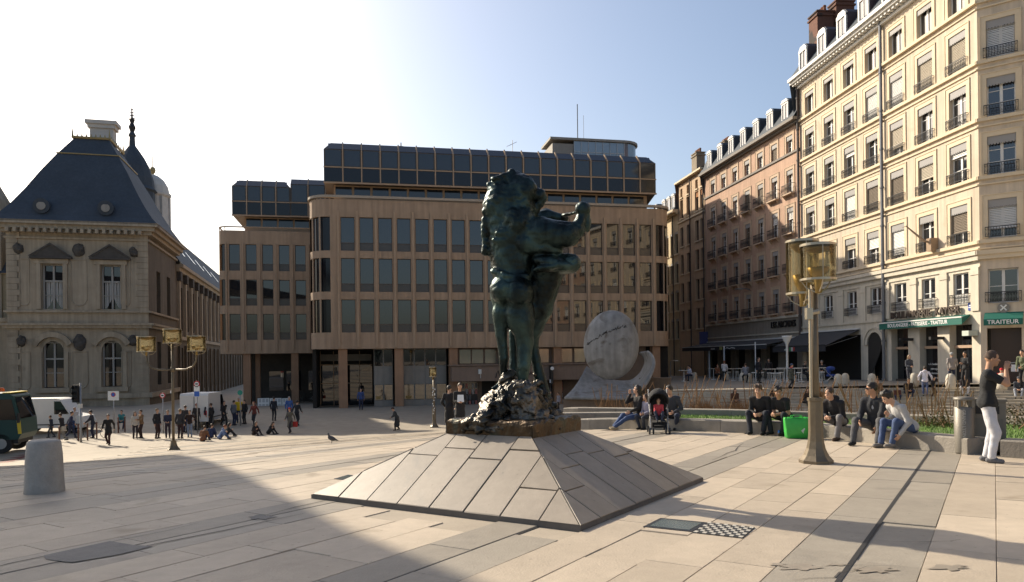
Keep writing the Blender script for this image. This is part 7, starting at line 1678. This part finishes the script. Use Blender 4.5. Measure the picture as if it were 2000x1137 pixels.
# ------------------------------------------------------------ cafe terrace: awnings, posts, tables, stools
def local_on(root, x, y, z): return root.matrix_basis @ Vector((x,y,z))
def awning(root, x0, x1, zt, zf, proj, label, val=.42, lines=0):
    a = empty("cafe_awning", tuple(root.location), root.rotation_euler.z, label, "awning")
    MB().add([(x0,-.05,zt),(x1,-.05,zt),(x1,-proj,zf),(x0,-proj,zf),(x0,-.05,zt-.04),(x1,-.05,zt-.04),(x1,-proj,zf-.04),(x0,-proj,zf-.04)],[(0,3,2,1),(4,5,6,7),(3,7,6,2),(0,1,5,4),(1,2,6,5),(0,4,7,3)]).build("canvas", M_AWN, a)
    MB().box(x0,x1,-proj-.03,-proj-.005,zf-val,zf).build("valance", M_AWN, a); MB().box(x0,x1,-proj-.05,-proj-.031,zf-.02,zf+.05).build("front_bar", M_STEELW if lines else M_IRON, a)
    MB().box(x0-.05,x1+.05,-.2,-.02,zt,zt+.12).build("cassette", M_STEELW, a)
    for x in (x0+.2,(x0+x1)/2,x1-.2): MB().tube([(x,-.1,zt-.5),(x,-proj+.1,zf-.08)], .025, 6).build("arm", M_STEEL, a)
    return a
a1 = awning(CB, .2, CL-12.4, 3.5, 2.35, 2.7, "charcoal awning sloping over the cafe left of the arched door", .45)
text_mesh("valance_lettering", "caffe", .24, M_LETW, a1, (2.6,-2.74,2.1), depth=.003)
for i, c in enumerate(((.02,.2,.05),(.5,.5,.5),(.35,.03,.03))): MB().box(3.3+.3*i,3.6+.3*i,-2.745,-2.735,1.96,2.28).build("valance_flag", mat("flag_%d"%i,c,.8), a1)
a2 = awning(OB, .3, OL-.6, 3.15, 2.6, 3.0, "long flat charcoal awning with white front bar before the apricot house", .4, 1)
text_mesh("valance_lettering", "brasserie", .26, M_LETW, a2, (8.6,-3.04,2.38), depth=.003); MB().box(10.2,10.8,-3.05,-3.035,2.24,2.54).build("valance_flag", mat("flag_3",(.4,.38,.12),.8), a2)
MB().tube([(11.6,-3.04,2.36),(11.9,-3.04,2.44),(12.4,-3.04,2.34),(12.9,-3.04,2.42),(13.6,-3.04,2.36)], .03, 4).build("valance_script", M_LETW, a2)
for x, y, lab, r_ in ((1386,738,"white awning post at the left end of the cafe",.085),(1415,739,"white awning post behind the waiter",.07),(1476,741,"thin white awning post near the tall man in black",.05)):
    q = tp(x,y); zt = at(x,676 if x < 1450 else 668,q.y).z-q.z; tag(MB().lathe([(r_*1.6,0),(r_*1.6,.03),(r_,.05),(r_,zt)], 10).build("awning_post", M_STEELW, None, True, tuple(q)), lab, "post", "white posts carrying the cafe awning")
q = tp(1538,748); zt = at(1538,656,q.y).z-q.z; tag(MB().lathe([(.2,0),(.2,.03),(.1,.06),(.085,.3),(.075,zt-.75),(.1,zt-.6),(.34,zt-.12),(.36,zt),(.02,zt+.02)], 12).build("awning_post", M_STEELW, None, True, tuple(q)), "white post with a funnel shaped top by the child in a red scarf", "post", "white posts carrying the cafe awning")
q = tp(1310,742); zt = at(1313,706,q.y).z-q.z; o = tag(MB().lathe([(.05,0),(.035,zt)], 8).tube([(0,0,zt),(.35,0,zt+.12),(.55,0,zt+.08)],.025,6).box(.4,.75,-.08,.08,zt+.02,zt+.1).build("street_pole", M_STEEL, None, False, tuple(q)), "thin grey street pole with a short arm right of the disc sculpture", "pole")
def bar_table(label, px, py, h=1.05, w=.62, m=M_STEELW, bottles=False):
    q = tp(px,py); t = empty("cafe_table", tuple(q), rs.uniform(-.2,.2), label, "table", "cafe tables under the awning"); MB().box(-w,w,-.34,.34,h-.035,h).build("table_top", mat("pale_table_top",(.55,.53,.49),.5), t); MB().lathe([(.25,0),(.25,.03),(.035,.06),(.035,h-.036)], 10).build("leg", m, t)
    if bottles:
        for dx in (-.3,.15): tag(MB().lathe([(.035,0),(.035,.16),(.014,.22),(.014,.3)],8).build("bottle", mat("dark_bottle",(.02,.03,.015),.2), None, True, (q.x+dx,q.y,q.z+h)), "dark bottle on the leftmost cafe table" if dx < 0 else "second dark bottle nearer the guest on the leftmost cafe table", "bottle")
bar_table("leftmost pale cafe table with two bottles", 1336, 745, 1.0, .5, bottles=True)
for x, y, w, lab in ((1394,742,.4,"small cafe table behind the orange brown guest"),(1432,744,.75,"long pale cafe table behind the waiter"),(1448,744,.5,"pale cafe table between waiter and seated grey guest"),(1514,749,.75,"high pale table left of the child in a red scarf"),(1532,745,.5,"high pale table behind the funnel post"),(1552,748,.4,"small high table right of the child in a red scarf"),(1566,746,.6,"high pale table just left of the lamp pole"),(1600,747,.5,"cafe table right of the lamp pole")): bar_table(lab, x, y, 1.05, w)
sm = None
def stool(label, px, py, m):
    global sm
    q = tp(px,py)
    if sm is None:
        sm = empty("bar_stool", tuple(q), 0); MB().lathe([(.17,.72),(.18,.74),(.17,.78),(.02,.79)],12).build("seat", M_STEELW, sm)
        for k in range(4): a = k*1.571+.785; MB().tube([(.1*math.cos(a),.1*math.sin(a),.73),(.2*math.cos(a),.2*math.sin(a),0)],.014,5).build("leg", M_STEELW, sm)
        mb = MB()
        for k in range(4): a = k*1.571+.785; mb.tube([(.17*math.cos(a),.17*math.sin(a),.25),(.17*math.cos(a+1.571),.17*math.sin(a+1.571),.25)],.01,4)
        mb.build("foot_ring", M_STEELW, sm); o = sm
    else: o = copy_tree(sm)
    o.location = q; o.rotation_euler.z = rs.uniform(0,1.5); tag(o, label, "stool", "white bar stools on the cafe terrace")
for x, y, lab in ((1424,744,"white bar stool left under the long table behind the waiter"),(1440,744,"white bar stool right under the long table behind the waiter"),(1472,747,"white bar stool just right of the twin bollards"),(1480,748,"white bar stool at the feet of the tall man in black"),(1488,747,"white bar stool right of the tall man in black"),(1503,749,"white bar stool left end of the high table by the child"),(1511,750,"white bar stool in front of the high table by the child"),(1520,750,"white bar stool nearer the child in the red scarf"),(1527,748,"white bar stool left of the funnel post"),(1560,749,"white bar stool under the small high table"),(1601,748,"white bar stool left leg pair right of the lamp pole"),(1606,748,"white bar stool second right of the lamp pole")): stool(lab, x, y, None)
q = tp(1625,750); ps = empty("pushchair", tuple(q), R(60), "blue pushchair parked in the shade before the cafe", "pushchair"); wheelset(ps, [(-.25,-.4),(.25,-.4),(-.25,.35),(.25,.35)], .13, .02, M_STEEL)
mb = MB()
for sx in (-.25,.25): mb.tube([(sx,-.4,.13),(sx,.1,.6),(sx,.5,1.02)],.014,5).tube([(sx,.35,.13),(sx,-.05,.55)],.014,5)
mb.tube([(-.25,.5,1.02),(.25,.5,1.02)],.016,5); mb.build("frame", M_STEEL, ps)
S = SDF((-.4,-.6,.3),(.4,.6,1.3),.025); S.ell((0,0,.55),(.22,.36,.1)); S.ell((0,.18,.82),(.23,.12,.3)); S.ell((0,.08,1.0),(.25,.28,.16)); V, Q = S.nets(); place("seat", np_mesh("seat", V, Q, cloth((.02,.05,.22))), ps)
# planter box at the left end of the terrace
q = at(1250,748,48.5); b_ = at(1309,748,48.0); pl = empty("planter_box", (q.x,q.y,terrace_z(q.x,q.y)-.8), math.atan2(b_.y-q.y,b_.x-q.x), "long brown planter wall behind the curled sheet", "planter"); MB().box(0,(b_-q).length,0,.9,0,1.5).box(-.05,(b_-q).length+.05,-.05,.95,1.5,1.58).build("box", mat("brown_podium",(.17,.125,.09)), pl)
# ------------------------------------------------------------ dry canes and wicker hoops behind the ledge
M_CANE = mat("dry_cane", (.24,.135,.06), .8, var=.3, scale=4, rnd=.3)
cn = empty("cane_trellis", (10,27,-1), 0, "rows of dry brown canes tied criss-cross behind the lawn ledge", "trellis"); rc = random.Random(31); o = Vector((10,27,-1))
def cane_at(px, dD): 
    a, _ = pix(px, 800); ly = float(np.interp(a*27,[q.x for q in LED],[q.y for q in LED])); D = ly+.8+dD; x = a*D; return Vector((x, D, lz(x, ly)-.25))
n = 0
for i in range(250):
    px = rc.uniform(1168,1860) if i < 225 else rc.uniform(1860,1905); b = cane_at(px, rc.uniform(0,4.5)); hgt = rc.uniform(.6,1.45)*(1.0 if px > 1300 else .75); tilt = rc.choice((-1,1,1))*rc.uniform(.12,.55) if rc.random() < .62 else rc.uniform(-.08,.08); t = b+Vector((tilt*hgt, rc.uniform(-.1,.1), hgt))
    m_ = (b+t)/2+Vector((rc.uniform(-.03,.03),0,0)); th = rc.choice((.010,.013,.016,.021))
    MB().tube([b-o,m_-o,t-o],[th,th*.9,th*.7],4).build("cane", M_CANE, cn)
for i in range(26):
    px = rc.uniform(1190,1800); b = cane_at(px, rc.uniform(0,3)); w = rc.uniform(.8,1.8); z = rc.uniform(.25,.8); MB().tube([b-o+Vector((0,0,z)), b-o+Vector((w/2,0,z+rc.uniform(-.04,.04))), b-o+Vector((w,0,z+rc.uniform(-.08,.08)))], .007, 4).build("cross_cane", M_CANE, cn)
mb = MB()
for i in range(2600):
    px = rc.choice((rc.uniform(1168,1320),rc.uniform(1168,1900),rc.gauss(1372,14),rc.gauss(1440,16),rc.gauss(1475,10))); b = cane_at(px, rc.uniform(0,4)); hh = rc.uniform(.1,.55); a = rc.uniform(-.25,.25); w = .006
    mb.v += [tuple(b-o+Vector((-w,0,0))),tuple(b-o+Vector((w,0,0))),tuple(b-o+Vector((a*hh,rc.uniform(-.1,.1),hh)))]; kk = len(mb.v); mb.f.append((kk-3,kk-2,kk-1)); mb.mi.append(0)
dg = mb.build("dry_stalks", mat("dry_grass_stalk",(.2,.115,.05),.85,var=.3,scale=6), cn); dg["kind"] = "stuff"
bedP = [cane_at(px,-.5)+Vector((0,0,-.02)) for px in range(1150,2000,40)]; bedQ = [cane_at(px,5.5)+Vector((0,0,-.25)) for px in range(1150,2000,40)]
mb = MB()
for i in range(len(bedP)-1): mb.quad(tuple(bedP[i]),tuple(bedP[i+1]),tuple(bedQ[i+1]),tuple(bedQ[i]))
structure(mb.build("planting_bed", mat("bed_soil",(.075,.055,.04),.95,var=.3,scale=4,bump=.6,bscale=12)))
def shrub(label, px, dD, r, h, m, n=420):
    b = cane_at(px, dD); sh_ = empty("shrub", tuple(b), 0, label, "shrub", "small shrubs behind the lawn ledge"); mb = MB()
    for i in range(9): a = rc.uniform(0,6.28); mb.tube([(0,0,0),(r*.4*math.cos(a),r*.4*math.sin(a),h*.5),(r*.8*math.cos(a),r*.8*math.sin(a),h*rc.uniform(.7,1))],[.012,.008,.004],4)
    mb.build("stem", M_CANE, sh_); mb = MB()
    for i in range(n):
        a = rc.uniform(0,6.28); rr = r*math.sqrt(rc.random()); z = h*rc.uniform(.12,1)*(1-.35*(rr/r)**2); c = Vector((rr*math.cos(a),rr*math.sin(a),z)); s = rc.uniform(.02,.045); d = Vector((rc.uniform(-1,1),rc.uniform(-1,1),rc.uniform(-.5,1))).normalized()*s; e = d.cross(Vector((rc.random(),rc.random(),rc.random()))).normalized()*s*.5
        mb.add([c-d,c+e,c+d,c-e],[(0,1,2,3)])
    mb.build("foliage", m, sh_)
M_LEAF = mat("dull_olive_leaf",(.065,.07,.022),.7,var=.3,scale=6); M_LEAFB = mat("browned_leaf",(.11,.075,.03),.8,var=.3,scale=6)
shrub("olive brown shrub left of the round litter bin", 1852, .4, .75, .7, M_LEAF); shrub("low brown shrub between bin and grey cardigan man", 1826, .8, .5, .5, M_LEAFB); shrub("leafy shrub right of the standing man", 1975, .5, .9, .75, M_LEAF); shrub("thin browned shrub at the right picture edge", 2004, 1.2, .7, .8, M_LEAFB)
# ------------------------------------------------------------ pigeon, dropped scraps
g = gp(648,866); S = SDF((-.2,-.1,-.02),(.2,.1,.36),.01); S.ell((0,0,.13),(.11,.055,.06),np.array(Matrix.Rotation(R(25),3,'Y')),.02); S.cone((-.06,0,.17),(-.085,0,.24),.032,.022,.02); S.ell((-.09,0,.255),(.027,.022,.024),k=.01); S.cone((-.11,0,.252),(-.135,0,.246),.008,.003,.005); S.cone((.08,0,.1),(.17,0,.06),.03,.012,.02)
for y in (-.022,.022): S.cone((0,y,.09),(.0,y,.0),.009,.006,.005); S.cone((0,y,.002),(-.03,y,.002),.006,.004,.004)
V, Q = S.nets(); pg_ = place("pigeon", np_mesh("pigeon", V, Q, mat("pigeon_grey",(.05,.052,.06),.6,var=.2,scale=12)), None, tuple(g), (0,0,R(30))); pg_.scale = (1.15,1.15,1.15); tag(pg_, "dark grey pigeon standing on the paving between couples and pedestal", "pigeon")
